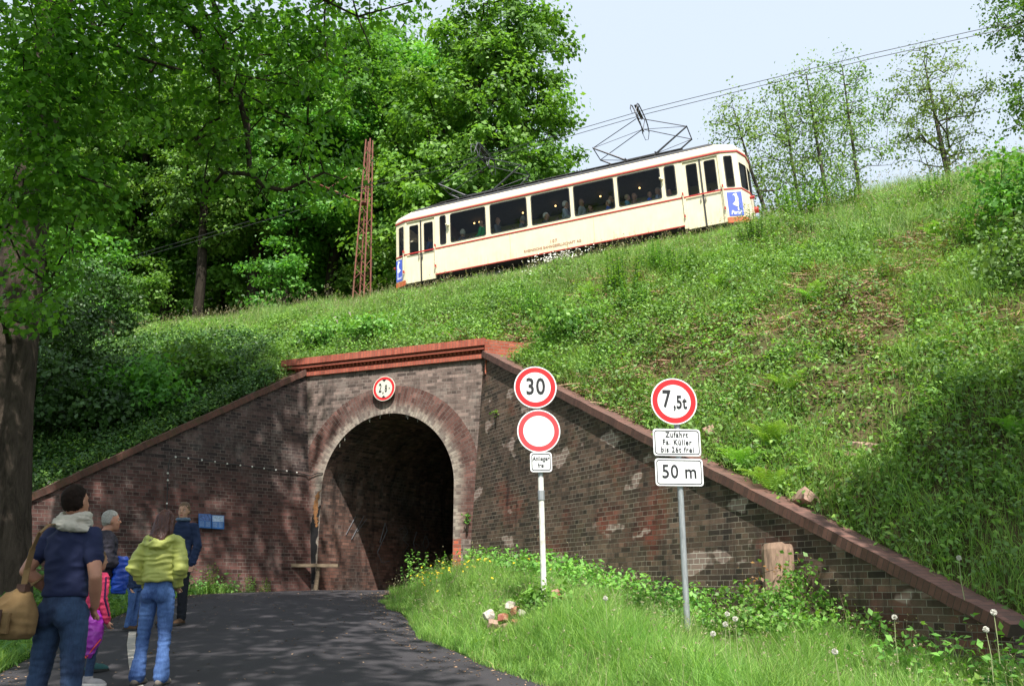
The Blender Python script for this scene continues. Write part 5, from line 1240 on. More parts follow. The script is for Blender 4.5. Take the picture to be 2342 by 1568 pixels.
stuff('leafy_weeds', [weedparts(P[kk], rg, (6, 14), (.06, .42), (.045, .105))], MT['weed'], 'bright leafy weeds and brambles covering the slope', 'weeds')
stuff('dull_weeds', [weedparts(P[~kk], rg, (6, 14), (.05, .3), (.04, .09))], MT['weed2'], 'darker low ground cover between the bright weeds on the slope', 'weeds')
P, t, s = emb_samples(9000, -22, 10, 5, 22.5, rg); kk = (vnoise(t * .5 + 4, s * .5, 41) > .52) & (rg.random(len(P)) < .3) & (t > -12); P = P[kk]
stuff('tall_weeds', [weedparts(P, rg, (24, 60), (.25, .75), (.05, .11), .6)], MT['weed2'], 'taller dark green weeds standing in loose groups on the slope', 'weeds')
# left slope ground cover with shade painted into its leaf colour
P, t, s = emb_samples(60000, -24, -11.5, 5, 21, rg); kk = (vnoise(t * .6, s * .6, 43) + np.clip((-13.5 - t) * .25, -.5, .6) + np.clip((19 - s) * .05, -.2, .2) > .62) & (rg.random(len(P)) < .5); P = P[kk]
stuff('shade_toned_cover', [weedparts(P, rg, (8, 18), (.1, .45), (.06, .12), .3)], MT['shade_toned_leaf'], 'ground cover on the left slope above the wall, leaf colour darkened as shade', 'ground cover')
# dry stalks
P, t, s = emb_samples(90000, -9, 9.5, 9, 22, rg)
bare = vnoise(t * .45 + 1, s * .6, 23); b2_ = vnoise(t * 1.5, s * 1.5, 29); keep = ((bare > .38) & (b2_ > .36) & (t > -7.5) & (s > 14.5)) | ((t < -6.5) & (t > -12.5) & (low[:1].size > 0) & (s < 19.3) & (s > 17.9) & (b2_ > .35)); keep &= rg.random(len(t)) < .95
P = P[keep]; n = len(P); a = rg.uniform(0, np.pi * 2, n); d = np.stack([np.cos(a), np.sin(a), rg.uniform(-.5, .35, n)], 1); d = unit(d); L = rg.uniform(.12, .4, n)[:, None]; w = unit(np.cross(d, rg.normal(size=(n, 3)))) * .007
A = P + np.array([0, 0, .05]); V = np.stack([A - w, A + w, A + d * L + w, A + d * L - w], 1).reshape(-1, 3)
stuff('dry_stalks', [(V, np.arange(n)[:, None] * 4 + np.arange(4)[None], np.repeat(rg.random(n), 4))], MT['straw'], 'dead brown stalks and litter lying on the bare parts of the slope', 'dead stalks')

# ferns, nettles, bushes as single plants
def make_fern(seed):
    rg = np.random.default_rng(seed); root = empty('fern'); parts = []
    for i in range(15):
        a = rg.uniform(0, 2 * np.pi); L = rg.uniform(.35, .7); m = 20; f = np.linspace(.12, 1, m); out = .62 * L * f ** 1.3; up = L * (1.05 * f - .5 * f ** 2.3)
        c = np.stack([np.cos(a) * out, np.sin(a) * out, up], 1); side = np.array([-np.sin(a), np.cos(a), 0]); ln = .17 * L * np.sin(np.pi * np.clip(f * .92 + .06, 0, 1)) ** .8
        for sg in (-1, 1):
            tip = c + side * sg * ln[:, None] + np.array([0, 0, -.02]); fw = np.gradient(c, axis=0); fw = unit(fw) * .0065
            V = np.stack([c - fw, c + fw, tip + fw * .6, tip - fw * .2], 1).reshape(-1, 3); parts.append((V, np.arange(m)[:, None] * 4 + np.arange(4)[None], np.full(m * 4, rg.uniform(.3, .9))))
    V, Q, r = join(parts); link('fronds', np_mesh('fronds', V, Q, r), MT['fern'], root); return root
def make_nettle(seed, n=34, H=(.5, 1.0), R_=.38, mat='weed'):
    rg = np.random.default_rng(seed); root = empty('nettle_clump'); parts = []; A = []; B = []
    for i in range(n):
        a = rg.uniform(0, 6.28); r = R_ * math.sqrt(rg.random()); b = np.array([r * math.cos(a), r * math.sin(a), 0]); h = rg.uniform(*H); top = b + np.array([b[0] * .3 + rg.normal() * .06, b[1] * .3 + rg.normal() * .06, h]); A.append(b); B.append(top)
        m = int(h / .055) * 2; f = np.repeat(np.linspace(.15, 1, m // 2), 2); C_ = b + (top - b) * f[:, None]; parts.append(leaves(C_, .1 * (1.15 - .6 * f), np.tile([0, -.2, 1.], (len(f), 1)) + rg.normal(size=(len(f), 3)) * .2, rg, .8, .42, .35, np.full(len(f), rg.uniform(.25, .7))))
    V, Q, r = join(parts); link('foliage', np_mesh('foliage', V, Q, r), MT[mat], root)
    A = np.array(A); B = np.array(B); V, Q = frusta(A, B, np.full(n, .006), np.full(n, .003), 4); link('stems', np_mesh('stems', V, Q), MT['weed2'], root); return root
def place_at(proto, first, uv, label, cat, group, sc, rz):
    p = ept(*uv) if len(uv) == 2 else np.array(uv)
    if p is None: return
    o = proto if first else copy_tree(proto); o.location = tuple(p - np.array([0, 0, .05])); o.rotation_euler = (0, 0, rz); o.scale = (sc,) * 3; tag(o, label, cat, group)
fr0 = make_fern(61)
for i, (u, v, sc, lab) in enumerate([(1768, 1135, 1.15, 'bright fern beside the right coping, above the pale sandstone block'), (1860, 690, .95, 'tall bright fern in the middle of the right slope'), (1765, 1025, 1.1, 'fern cluster half way down the right slope'), (1800, 900, 1.0, 'yellowish fern above the fern cluster on the right slope'), (1655, 420 + 130, .7, 'small fern below the right end of the tram'), (2140, 545, .9, 'fern near the top of the slope at the right'), (1345, 680, .9, 'fern on the slope under the tram middle'), (1700, 1080, 1.0, 'fern just behind the coping right of the 50 m plate'), (150, 1040, .8, 'shaded fern on the left slope above the coping'), (1640, 660, .8, 'slim fern on the right slope below the tram doors'), (2320, 1000, .8, 'shaded fern at the right edge of the slope')]):
    place_at(fr0, i == 0, (u, v), lab, 'fern', 'ferns on the slope', sc, i * 1.9)
nt0 = make_nettle(62)
for i, (u, v, sc, lab) in enumerate([(1735, 560, 1.15, 'dark upright nettle clump at the front end of the tram'), (1820, 505, 1.3, 'left half of the tall nettle stand right of the tram'), (1880, 500, 1.35, 'middle of the tall nettle stand right of the tram'), (1940, 490, 1.2, 'right half of the tall nettle stand right of the tram'), (1420, 672, 1.2, 'tall dark weed clump under the tram middle'), (1215, 725, 1.0, 'weed clump left of the bramble bush above the parapet end'), (1550, 640, 1.0, 'weed clump between the two dark clumps under the tram'), (1500, 620, .9, 'small weed clump just under the tram skirt'), (1455, 700, .8, 'lower weed clump beside the tall dark one under the tram'), (2250, 560, 1.1, 'weed clump high at the right edge'), (2140, 470, 1.0, 'weed clump on the skyline below the lone tree')]):
    place_at(nt0, i == 0, (u, v), lab, 'weeds', 'upright weed clumps on the slope', sc, i * 2.3)
def bush(label, uv, r, n, mat, seed, ls=.1, lp=40, lift=.5, group=None, name='bush', p=None, cr=.3):
    p = ept(*uv) if p is None else np.array(p)
    if p is None: return
    return make_tree(name, label, tuple(p), [(0, 0, -.15), (0, 0, r[2] * .5)], [.03, .02], [((0, 0, r[2] * lift + .1), r, n)], MT[mat], MT['bark2'], seed, lsize=ls, lper=lp, clr=cr, step=.25, twig=.006, wig=.04, group=group, cat='bush', bsides=4)
bush('dark green bramble bush right above the parapet return', (1290, 775), (.75, .6, .5), 34, 'weed', 71)
bush('bramble bush under the leaning stakes above the parapet', (850, 775), (.9, .5, .38), 32, 'weed', 72)
bush('leafy bramble left of the leaning stakes', (735, 790), (.7, .5, .35), 24, 'weed', 73)
bush('dark bush at the upper right edge of the slope', (2325, 540), (1.0, .9, 1.2), 60, 'maple', 74, ls=.11)
bush('dark bush at the right edge half way down the slope', (2335, 640), (.8, .8, .7), 36, 'weed2', 75)
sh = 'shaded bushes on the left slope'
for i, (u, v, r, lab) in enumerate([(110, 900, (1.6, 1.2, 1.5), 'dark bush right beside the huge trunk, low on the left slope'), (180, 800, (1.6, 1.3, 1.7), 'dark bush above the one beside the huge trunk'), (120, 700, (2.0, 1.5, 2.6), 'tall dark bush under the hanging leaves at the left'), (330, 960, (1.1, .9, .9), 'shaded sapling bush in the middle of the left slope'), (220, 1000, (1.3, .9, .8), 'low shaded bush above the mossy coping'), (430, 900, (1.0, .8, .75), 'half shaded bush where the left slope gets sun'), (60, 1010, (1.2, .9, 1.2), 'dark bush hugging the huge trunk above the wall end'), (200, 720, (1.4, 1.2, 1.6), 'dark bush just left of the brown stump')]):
    bush(lab, (u, v), r, int(44 * r[0] * r[2] ** .5 + 12), 'shade_toned_leaf' if i not in (3, 5) else 'maple', 80 + i, ls=.13, lp=52, lift=.7, group=sh, cr=.42)  # all but two of these bushes carry shade in their leaf colour

# ------------------------------------------------------------------ verge grass in front of the walls
rg = np.random.default_rng(90)
def wall_front(P):   # True where the point lies in front of the walls
    Bp = [(-40, 12), (LEND_B[0], LEND_B[1]), (BLc[0], BLc[1]), (BRc[0], BRc[1]), (REND_B[0], REND_B[1]), (9, 6.9), (16, 3.6)]
    return P[:, 1] < np.interp(P[:, 0], [b[0] for b in Bp], [b[1] for b in Bp]) - .03
def verge(n, x0, x1, y0, y1, power=1.0):
    x = rg.uniform(x0, x1, n); y = y0 + (y1 - y0) * rg.random(n) ** power; z = ground_z(x, y); return np.stack([x, y, z], 1)
P = verge(520000, -2.8, 7.5, 5.2, 19.5, 1.35); e = P[:, 0] - np.where(P[:, 1] < 6.3, 2.0 + (6.3 - P[:, 1]) * .5, road_x(ROAD_R, P[:, 1]))
edge = (vnoise(P[:, 1] * 1.6, P[:, 1] * 0 + 3, 7) - .5) * .4
ok, u, v = inframe(P + np.array([0, 0, .15]), 30); keep = ok & wall_front(P) & (e > edge); P = P[keep]; e = e[keep]; n = len(P)
h = rg.uniform(.1, .34, n) * (.35 + 1.4 * vnoise(P[:, 0] * 1.9, P[:, 1] * 1.9, 8) ** 1.3) * np.clip(.45 + e * .8, .45, 1.15)
stuff('verge_grass', [blades(P, h, rg.uniform(.15, 1.0, n), rg.uniform(.004, .0085, n), rg, .35, 3)], MT['grass'], 'lush uncut grass on the right verge in front of the brick wall', 'grass')
tf = verge(900, -1.6, 6.5, 6.6, 18.5, 1.2); kt = wall_front(tf) & (tf[:, 0] > road_x(ROAD_R, tf[:, 1]) + .35) & (rg.random(len(tf)) < .32); tf = np.repeat(tf[kt], 34, 0); tf[:, :2] += rg.normal(size=(len(tf), 2)) * .05; nt_ = len(tf)
stuff('grass_tufts', [blades(tf, rg.uniform(.25, .55, nt_), rg.uniform(.2, .9, nt_), rg.uniform(.005, .011, nt_), rg, .4, 3)], MT['tallgrass'], 'taller pale grass tufts rising out of the verge', 'grass')
k = rg.random(n) < .012; Pk = P[k]; nk = len(Pk); V1, Q1, r1 = blades(Pk, h[k] * 1.3 + .18, rg.uniform(.1, .6, nk), np.full(nk, .004), rg, .4, 3); tops = V1.reshape(nk, -1, 3)[:, -1]
V2_, Q2_, r2_ = leaves(np.repeat(tops, 3, 0), np.full(nk * 3, .02), rg.normal(size=(nk * 3, 3)), rg); stuff('verge_seed_heads', [(V1, Q1, r1), (V2_, Q2_, r2_)], MT['seedhead'], 'thin dry seed stalks in the verge grass', 'grass')
k = (rg.random(n) < .02) & (vnoise(P[:, 0] * .9 + 5, P[:, 1] * .9, 13) > .5)
stuff('verge_straw', [blades(P[k], h[k] * .8 + .05, rg.uniform(.8, 1.6, k.sum()), np.full(k.sum(), .006), rg, .5, 3)], MT['straw'], 'dead straw mixed into the verge grass', 'dead grass')
# broad leaves and nettles along the wall foot
P = verge(30000, -2.5, 6.5, 7, 19.4); Bx = [BRc[0], REND_B[0]]; By = [BRc[1], REND_B[1]]
dist = (np.interp(P[:, 0], Bx, By) - P[:, 1]) * .46; keep = wall_front(P) & (dist < 1.0) & (dist > .05) & (P[:, 0] > -.9) & (rg.random(len(P)) < np.where(P[:, 0] > 2.6, .1, .55)) & (vnoise(P[:, 0] * 1.6, P[:, 1] * 1.6, 31) > .35)
stuff('wall_foot_weeds', [weedparts(P[keep], rg, (6, 18), (.12, .62), (.05, .11))], MT['weed'], 'leafy weeds along the foot of the right wing wall', 'weeds')
k = (vnoise(P[:, 0] * 1.2 + 7, P[:, 1] * 1.2, 37) > .6) & wall_front(P) & (P[:, 0] > road_x(ROAD_R, P[:, 1]) + .2) & (rg.random(len(P)) < .22)
stuff('verge_weeds', [weedparts(P[k], rg, (4, 9), (.05, .25), (.04, .09))], MT['weed'], 'broad leaved weeds scattered in the verge grass', 'weeds')
# left verge in the shade
P = verge(150000, -12, -3, 5.5, 19.5, 1.2); P2 = P[:, 0] < np.where(P[:, 1] < 2, -2.9, road_x(ROAD_L, P[:, 1])) - .02
ok, u, v = inframe(P, 30); keep = ok & wall_front(P) & P2; P = P[keep]; n = len(P)
stuff('shaded_grass', [blades(P, rg.uniform(.1, .32, n), rg.uniform(.2, .9, n), rg.uniform(.006, .011, n), rg, .4, 3)], MT['grass'], 'shaded grass left of the road behind the visitors', 'grass')
k = rg.random(n) < .03
stuff('shaded_weeds', [weedparts(P[k], rg, (6, 14), (.1, .5), (.05, .12))], MT['weed2'], 'dark weeds at the foot of the huge trunk', 'weeds')
# single taller plants in front of the walls
ntv = make_nettle(95, 12, (.35, .75), .2)
for i, (u, Y, sc, lab) in enumerate([(950, 18.3, 1.15, 'budding weed clump in the tunnel mouth beside the right jamb'), (1010, 17.9, .9, 'smaller weed clump right of the budding one in the tunnel mouth'), (1075, 17.6, .9, 'nettle clump where the right wing wall meets the portal'), (1150, 16.2, .9, 'nettle clump at the wall foot left of the white post'), (1190, 15.4, .8, 'second nettle clump at the wall foot near the white post'), (1450, 13.2, .8, 'nettle clump at the wall foot between the two signposts'), (1570, 12.4, .9, 'nettle clump behind the grey post'), (1640, 12.0, .9, 'weed clump right behind the grey post at the wall'), (480, 18.9, .9, 'climbing weed at the left wall below the information boards'), (570, 19.3, .55, 'low weed at the foot of the left wall'), (605, 19.5, .5, 'low weed at the left wall beside the bench')]):
    d_ = ray(u, 1350); x = d_[0] / d_[1] * Y; place_at(ntv, i == 0, (x, Y, float(ground_z(x, Y))), lab, 'weeds', 'weed clumps at the wall foot', sc, i * 2.1)
def gbush(label, u, Y, r, n, mat, seed, ls, lp=36):
    d_ = ray(u, 1350); x = d_[0] / d_[1] * Y; return bush(label, None, r, n, mat, seed, ls=ls, lp=lp, p=(x, Y, float(ground_z(x, Y))), cr=.2)
gbush('bramble heap left of the pale stump before the wall', 1705, 10.9, (.42, .35, .42), 30, 'weed', 101, .06)
gbush('reddish bramble shoots hanging over the pale stump', 1745, 11.2, (.4, .25, .7), 8, 'redleaf', 102, .05, 20)
gbush('bramble growing over the foot of the pale stump', 1770, 10.6, (.4, .25, .42), 30, 'weed', 110, .06)
gbush('green bramble right of the pale stump climbing the wall', 1835, 10.8, (.35, .3, .62), 30, 'weed', 103, .06)
gbush('low bramble in the grass below the pale stump', 1790, 10.2, (.5, .35, .28), 24, 'weed', 104, .06)
gbush('bramble with broad leaves at the foot of the white post', 1245, 11.6, (.42, .25, .22), 20, 'weed', 105, .07)
gbush('trailing bramble at the wall foot towards the low end', 1925, 10.3, (.3, .2, .3), 12, 'weed', 106, .055)
gbush('dark grass tussock left of the grey post', 1500, 11.4, (.35, .3, .2), 14, 'weed2', 107, .05)
# fern-like tuft on the right wing wall
p = hit(1135, 960, BRc, np.cross(TRc - BRc, REND - BRc)); o = bush('tiny green tuft growing from the right wing wall', None, (.08, .08, .08), 8, 'fern', 108, ls=.05, lp=12, p=tuple(p), cr=.05)
bush('small tuft hanging at the right jamb of the arch', None, (.05, .05, .14), 7, 'weed', 109, ls=.05, lp=12, p=tuple(fpt(edgeR(3.2) - .1, 3.1, .05)), cr=.05)
# flowers
P = verge(2600, -2.3, 1.0, 13.5, 18.6); c_ = at(1030, 1310, 16.5); w_ = np.exp(-((P[:, 0] - c_[0]) / .8) ** 2 - ((P[:, 1] - 16.3) / 1.6) ** 2); k = (rg.random(len(P)) < w_ * .1 + .006) & wall_front(P) & (P[:, 0] > road_x(ROAD_R, P[:, 1]) + .3); P = P[k]; n = len(P)
C_ = np.repeat(P + np.stack([np.zeros(n), np.zeros(n), rg.uniform(.28, .45, n)], 1), 5, 0)
stuff('buttercups', [leaves(C_, np.full(len(C_), .026), np.tile([0, -.6, 1.], (len(C_), 1)), rg, 0, .9, .4)], MT['yellowp'], 'patch of yellow buttercups in front of the tunnel mouth', 'flowers')
P, t, s = emb_samples(9000, -12, -2.2, 22.8, 24.6, rg); pw = ept(1275, 612); tw = pw[0] * TR[0] + pw[1] * TR[1]; k = rg.random(len(P)) < .16 * np.exp(-((t - tw) / .8) ** 2); P = P[k]; n = len(P)
C_ = np.repeat(P + np.stack([np.zeros(n), np.zeros(n), rg.uniform(.3, .55, n)], 1), 4, 0)
stuff('white_flowers', [leaves(C_, np.full(len(C_), .035), np.tile([0, -.6, 1.], (len(C_), 1)), rg, 0, .9, .4)], MT['whitep'], 'patch of small white flowers below the middle of the tram', 'flowers')
# dandelion clocks
def make_dandelion():
    root = empty('dandelion'); mb = MB(); mb.tube([(0, 0, 0), (.01, 0, .2), (0, .01, .38)], [.004, .0035, .003], 5); mb.build('stem', plain('pale stem', (.3, .34, .16), .6), root)
    rg = np.random.default_rng(5); d = unit(rg.normal(size=(160, 3))); c = np.array([0, .01, .4]); w = unit(np.cross(d, rg.normal(size=(160, 3)))) * .0035
    V = np.stack([c + d * .008, c + d * .024 - w, c + d * .027, c + d * .024 + w], 1).reshape(-1, 3); link('seed_head', np_mesh('seed_head', V, np.arange(160)[:, None] * 4 + np.arange(4)[None], np.zeros(640)), plain('dandelion fluff', (.7, .68, .62), .9), root); return root
dn = make_dandelion()
for i, (u, v, Y, lab) in enumerate([(1384, 1367, 9.6, 'dandelion clock in the grass midway between the two signposts'), (1664, 1403, 9.0, 'upper dandelion clock of the trio right of the grey post'), (1682, 1414, 8.7, 'rightmost dandelion clock of the trio right of the grey post'), (1657, 1426, 8.6, 'lowest dandelion clock of the trio right of the grey post'), (2041, 1410, 8.6, 'large dandelion clock in front of the red bricks of the wall'), (2268, 1399, 7.6, 'tall dandelion clock over the low end of the coping'), (2253, 1438, 7.5, 'small dandelion clock below the low end of the coping'), (1910, 1489, 7.6, 'dandelion clock low in the grass right of centre'), (1632, 1448, 8.3, 'faint dandelion clock below the grey post'), (2191, 1275, 8.9, 'dandelion clock in the shaded grass above the coping')]):
    p = at(u, v, Y); o = dn if i == 0 else copy_tree(dn); o.location = (p[0], p[1] - .01, p[2] - .4); o.rotation_euler = (0, 0, i); tag(o, lab, 'dandelion', 'dandelion clocks in the grass')
# ------------------------------------------------------------------ people
MT['skin'] = plain('skin', (.5, .27, .18), .55, var=.08, scale=12)
MT['skin2'] = plain('tanned skin', (.42, .2, .13), .55, var=.08, scale=12)
def cloth(name, c, rough=.85, var=.12, scale=7, spec=.3, bump=.15): return plain(name, c, rough, var=var, scale=scale, spec=spec, bump=bump, bscale=260)
def denim(name, a, b):
    k = NT(name); v = k.coord(); f = k.math('ADD', k.math('MULTIPLY', k.noise(5, 5, .6, k.mapping(v, (1, 1, .6))), .7), k.math('MULTIPLY', k.noise(120, 3, .7, k.mapping(v, (1, 1, .15))), .3))
    c = k.ramp(f, [(.38, a), (.62, b)]); k.l(c, k.b.inputs['Base Color']); k.b.inputs['Roughness'].default_value = .9; k.bump(k.noise(30, 4, .6, k.mapping(v, (1, 1, 1.4))), .25, .01); return k.m
MT['denim'] = denim('blue denim', (.018, .05, .17), (.09, .18, .42)); MT['denim2'] = denim('dark denim', (.008, .018, .055), (.03, .065, .14))
def rings_interp(keys, n=3):
    out = []
    for a, b in zip(keys[:-1], keys[1:]):
        for k in range(n): f = k / n; out.append(tuple(a[i] * (1 - f) + b[i] * f for i in range(len(a))))
    return out + [keys[-1]]
def V3(*a): return np.array(a, float)
def limb(mb, pts, rs, n=12, k=4):
    """rounded limb along joints with radii, smoothly resampled, with ball ends"""
    P = [np.array(p, float) for p in pts]; PP = []; RR = []
    for i in range(len(P) - 1):
        for j in range(k): f = j / k; PP.append(P[i] * (1 - f) + P[i + 1] * f); RR.append(rs[i] * (1 - f) + rs[i + 1] * f)
    PP.append(P[-1]); RR.append(rs[-1]); mb.tube(PP, RR, n)
    mb.ball(P[0], rs[0] * .99, 6); mb.ball(P[-1], rs[-1] * .99, 6)
    for p, r in zip(P[1:-1], rs[1:-1]): mb.ball(p, r * 1.0, 6)
def hand(mb, wrist, d, palm_n, s=1.0, curl=.5, right=1):
    """palm, four fingers of unequal length and a thumb; d points along the hand, palm_n out of the palm"""
    d = d / np.linalg.norm(d); palm_n = palm_n - d * np.dot(d, palm_n); palm_n /= np.linalg.norm(palm_n); w = np.cross(d, palm_n) * right
    for f in (-1, -.33, .33, 1): mb.tube([wrist + w * f * .012 * s, wrist + d * .085 * s + w * f * .032 * s], [.016 * s, .014 * s], 8)
    for i, (f, L) in enumerate(((-1.05, .062), (-.35, .078), (.35, .084), (1.05, .075))):
        p = wrist + d * .085 * s + w * f * .031 * s; q = p + (d * math.cos(curl * .6) + palm_n * math.sin(curl * .6)) * L * .45 * s; r_ = q + (d * math.cos(curl * 1.6) + palm_n * math.sin(curl * 1.6)) * L * .55 * s
        mb.tube([p, q, r_], [.0095 * s, .0088 * s, .0072 * s], 8); mb.ball(r_, .0072 * s, 4)
    a = wrist + d * .03 * s + w * .03 * s; b = a + (d * .6 + w * .75 + palm_n * .25) * .04 * s; c = b + (d * .9 + w * .2 + palm_n * .4) * .032 * s; mb.tube([a, b, c], [.014 * s, .0105 * s, .008 * s], 8); mb.ball(c, .008 * s, 4)
def head(mb, c, yaw=0., pitch=0., roll=0., s=1.0):
    """c = base of the skull (top of neck); faces +y before rotation"""
    h = MB(); keys = [(0, .055, -.015, .02, .02), (0, .05, .0, .042, .04), (0, .035, .03, .055, .066), (0, .022, .065, .066, .08), (0, .008, .105, .072, .092), (0, .0, .145, .075, .097), (0, -.006, .185, .07, .09), (0, -.01, .215, .052, .068), (0, -.012, .232, .025, .032)]
    h.loft(rings_interp(keys, 3), n=20)
    h.ball((0, -.03, .09), (.062, .065, .075), 8)
    h.tube([(0, .094, .128), (0, .105, .1), (0, .118, .082)], [.011, .013, .017], 8)   # nose
    h.ball((0, .085, .135), (.05, .02, .012), 6); h.ball((0, .088, .045), (.026, .017, .012), 6); h.ball((0, .082, .012), (.02, .018, .016), 6)
    for e in (-1, 1): h.ball((e * .075, -.005, .1), (.012, .024, .034), 6); h.ball((e * .042, .07, .075), (.02, .018, .02), 6)
    M_ = Matrix.Translation(Vector(c)) @ Matrix.Rotation(yaw, 4, 'Z') @ Matrix.Rotation(pitch, 4, 'X') @ Matrix.Rotation(roll, 4, 'Y') @ Matrix.Scale(s, 4)
    mb.add([tuple(M_ @ Vector(v)) for v in h.v], h.f); return M_
def xf(mbsrc, M_): m = MB(); m.add([tuple(M_ @ Vector(v)) for v in mbsrc.v], mbsrc.f); return m
def face_bits(root, M_, hm, brow=(.12, .08, .05)):
    w = MB()
    for e in (-1, 1): w.ball((e * .031, .083, .118), (.0145, .009, .009), 6)
    xf(w, M_).build('eyes', plain('eye white', (.6, .58, .55), .3), root, True)
    w = MB()
    for e in (-1, 1): w.ball((e * .031, .0905, .118), (.0075, .004, .0075), 5)
    xf(w, M_).build('irises', MT['black'], root, True)
    w = MB()
    for e in (-1, 1): w.tube([(e * .014, .099, .139), (e * .032, .098, .145), (e * .052, .082, .139)], [.004, .005, .003], 5)
    xf(w, M_).build('eyebrows', hm, root, True)
    w = MB(); w.ball((0, .098, .044), (.024, .009, .0095), 6); xf(w, M_).build('lips', plain('lips', (.32, .07, .06), .5), root, True)
def hair_short(M_, root, mat, vox=.008, long=0, s=1.0, seed=1, fold=.006):
    h = MB(); h.loft(rings_interp([(0, -.032, .05, .05, .055), (0, -.032, .09, .073, .073), (0, -.026, .135, .079, .084), (0, -.012, .175, .079, .096), (0, -.012, .21, .065, .082), (0, -.012, .235, .042, .052), (0, -.012, .246, .018, .022)], 3), n=20)
    if long:
        h.loft(rings_interp([(0, -.055, .19, .072, .05), (0, -.07, .1, .092, .05), (0, -.1, 0, .108, .05), (0, -.15, -.09, .105, .045), (.01, -.18, -long, .08, .03)], 3), n=16)
        for e in (-1, 1): h.tube([(e * .07, .02, .17), (e * .085, -.01, .08), (e * .09, -.04, -.02), (e * .09, -.07, -.1)], [.03, .034, .034, .02], 8)
    else:
        for e in (-1, 1): h.ball((e * .072, -.03, .11), (.016, .04, .05), 6)
    return remesh(xf(h, M_), 'hair', vox, mat, root, 1, fold, (60, 60, 9) if long else (70, 70, 70), seed)
def shoe(mb, ank, dirv, s=1.0):
    d = np.array([dirv[0], dirv[1], 0.]); d /= np.linalg.norm(d); g = np.array([ank[0], ank[1], 0])
    mb.tube([ank + V3(0, 0, .03), g + V3(0, 0, .05)], [.052 * s, .05 * s], 10)
    mb.tube([g - d * .05 * s + V3(0, 0, .04), g + d * .06 * s + V3(0, 0, .045), g + d * .14 * s + V3(0, 0, .035), g + d * .19 * s + V3(0, 0, .028)], [.038 * s, .045 * s, .045 * s, .028 * s], 12, flat=.95)
    mb.ball(g - d * .05 * s + V3(0, 0, .036), .036 * s, 6); mb.ball(g + d * .185 * s + V3(0, 0, .028), (.03 * s, .03 * s, .026 * s), 6)
def sole(mb, ank, dirv, s=1.0):
    d = np.array([dirv[0], dirv[1], 0.]); d /= np.linalg.norm(d); w = np.array([-d[1], d[0], 0]); g = np.array([ank[0], ank[1], 0]); P = []
    for f, ww in ((-.09, .025), (-.06, .04), (.05, .042), (.13, .05), (.19, .036), (.215, .012)): P.append((f, ww))
    poly = [tuple((g + d * f * s + w * q * s)[:2]) for f, q in P] + [tuple((g + d * f * s - w * q * s)[:2]) for f, q in P[::-1]]
    mb.prism(poly, 0, .024 * s, 'z')
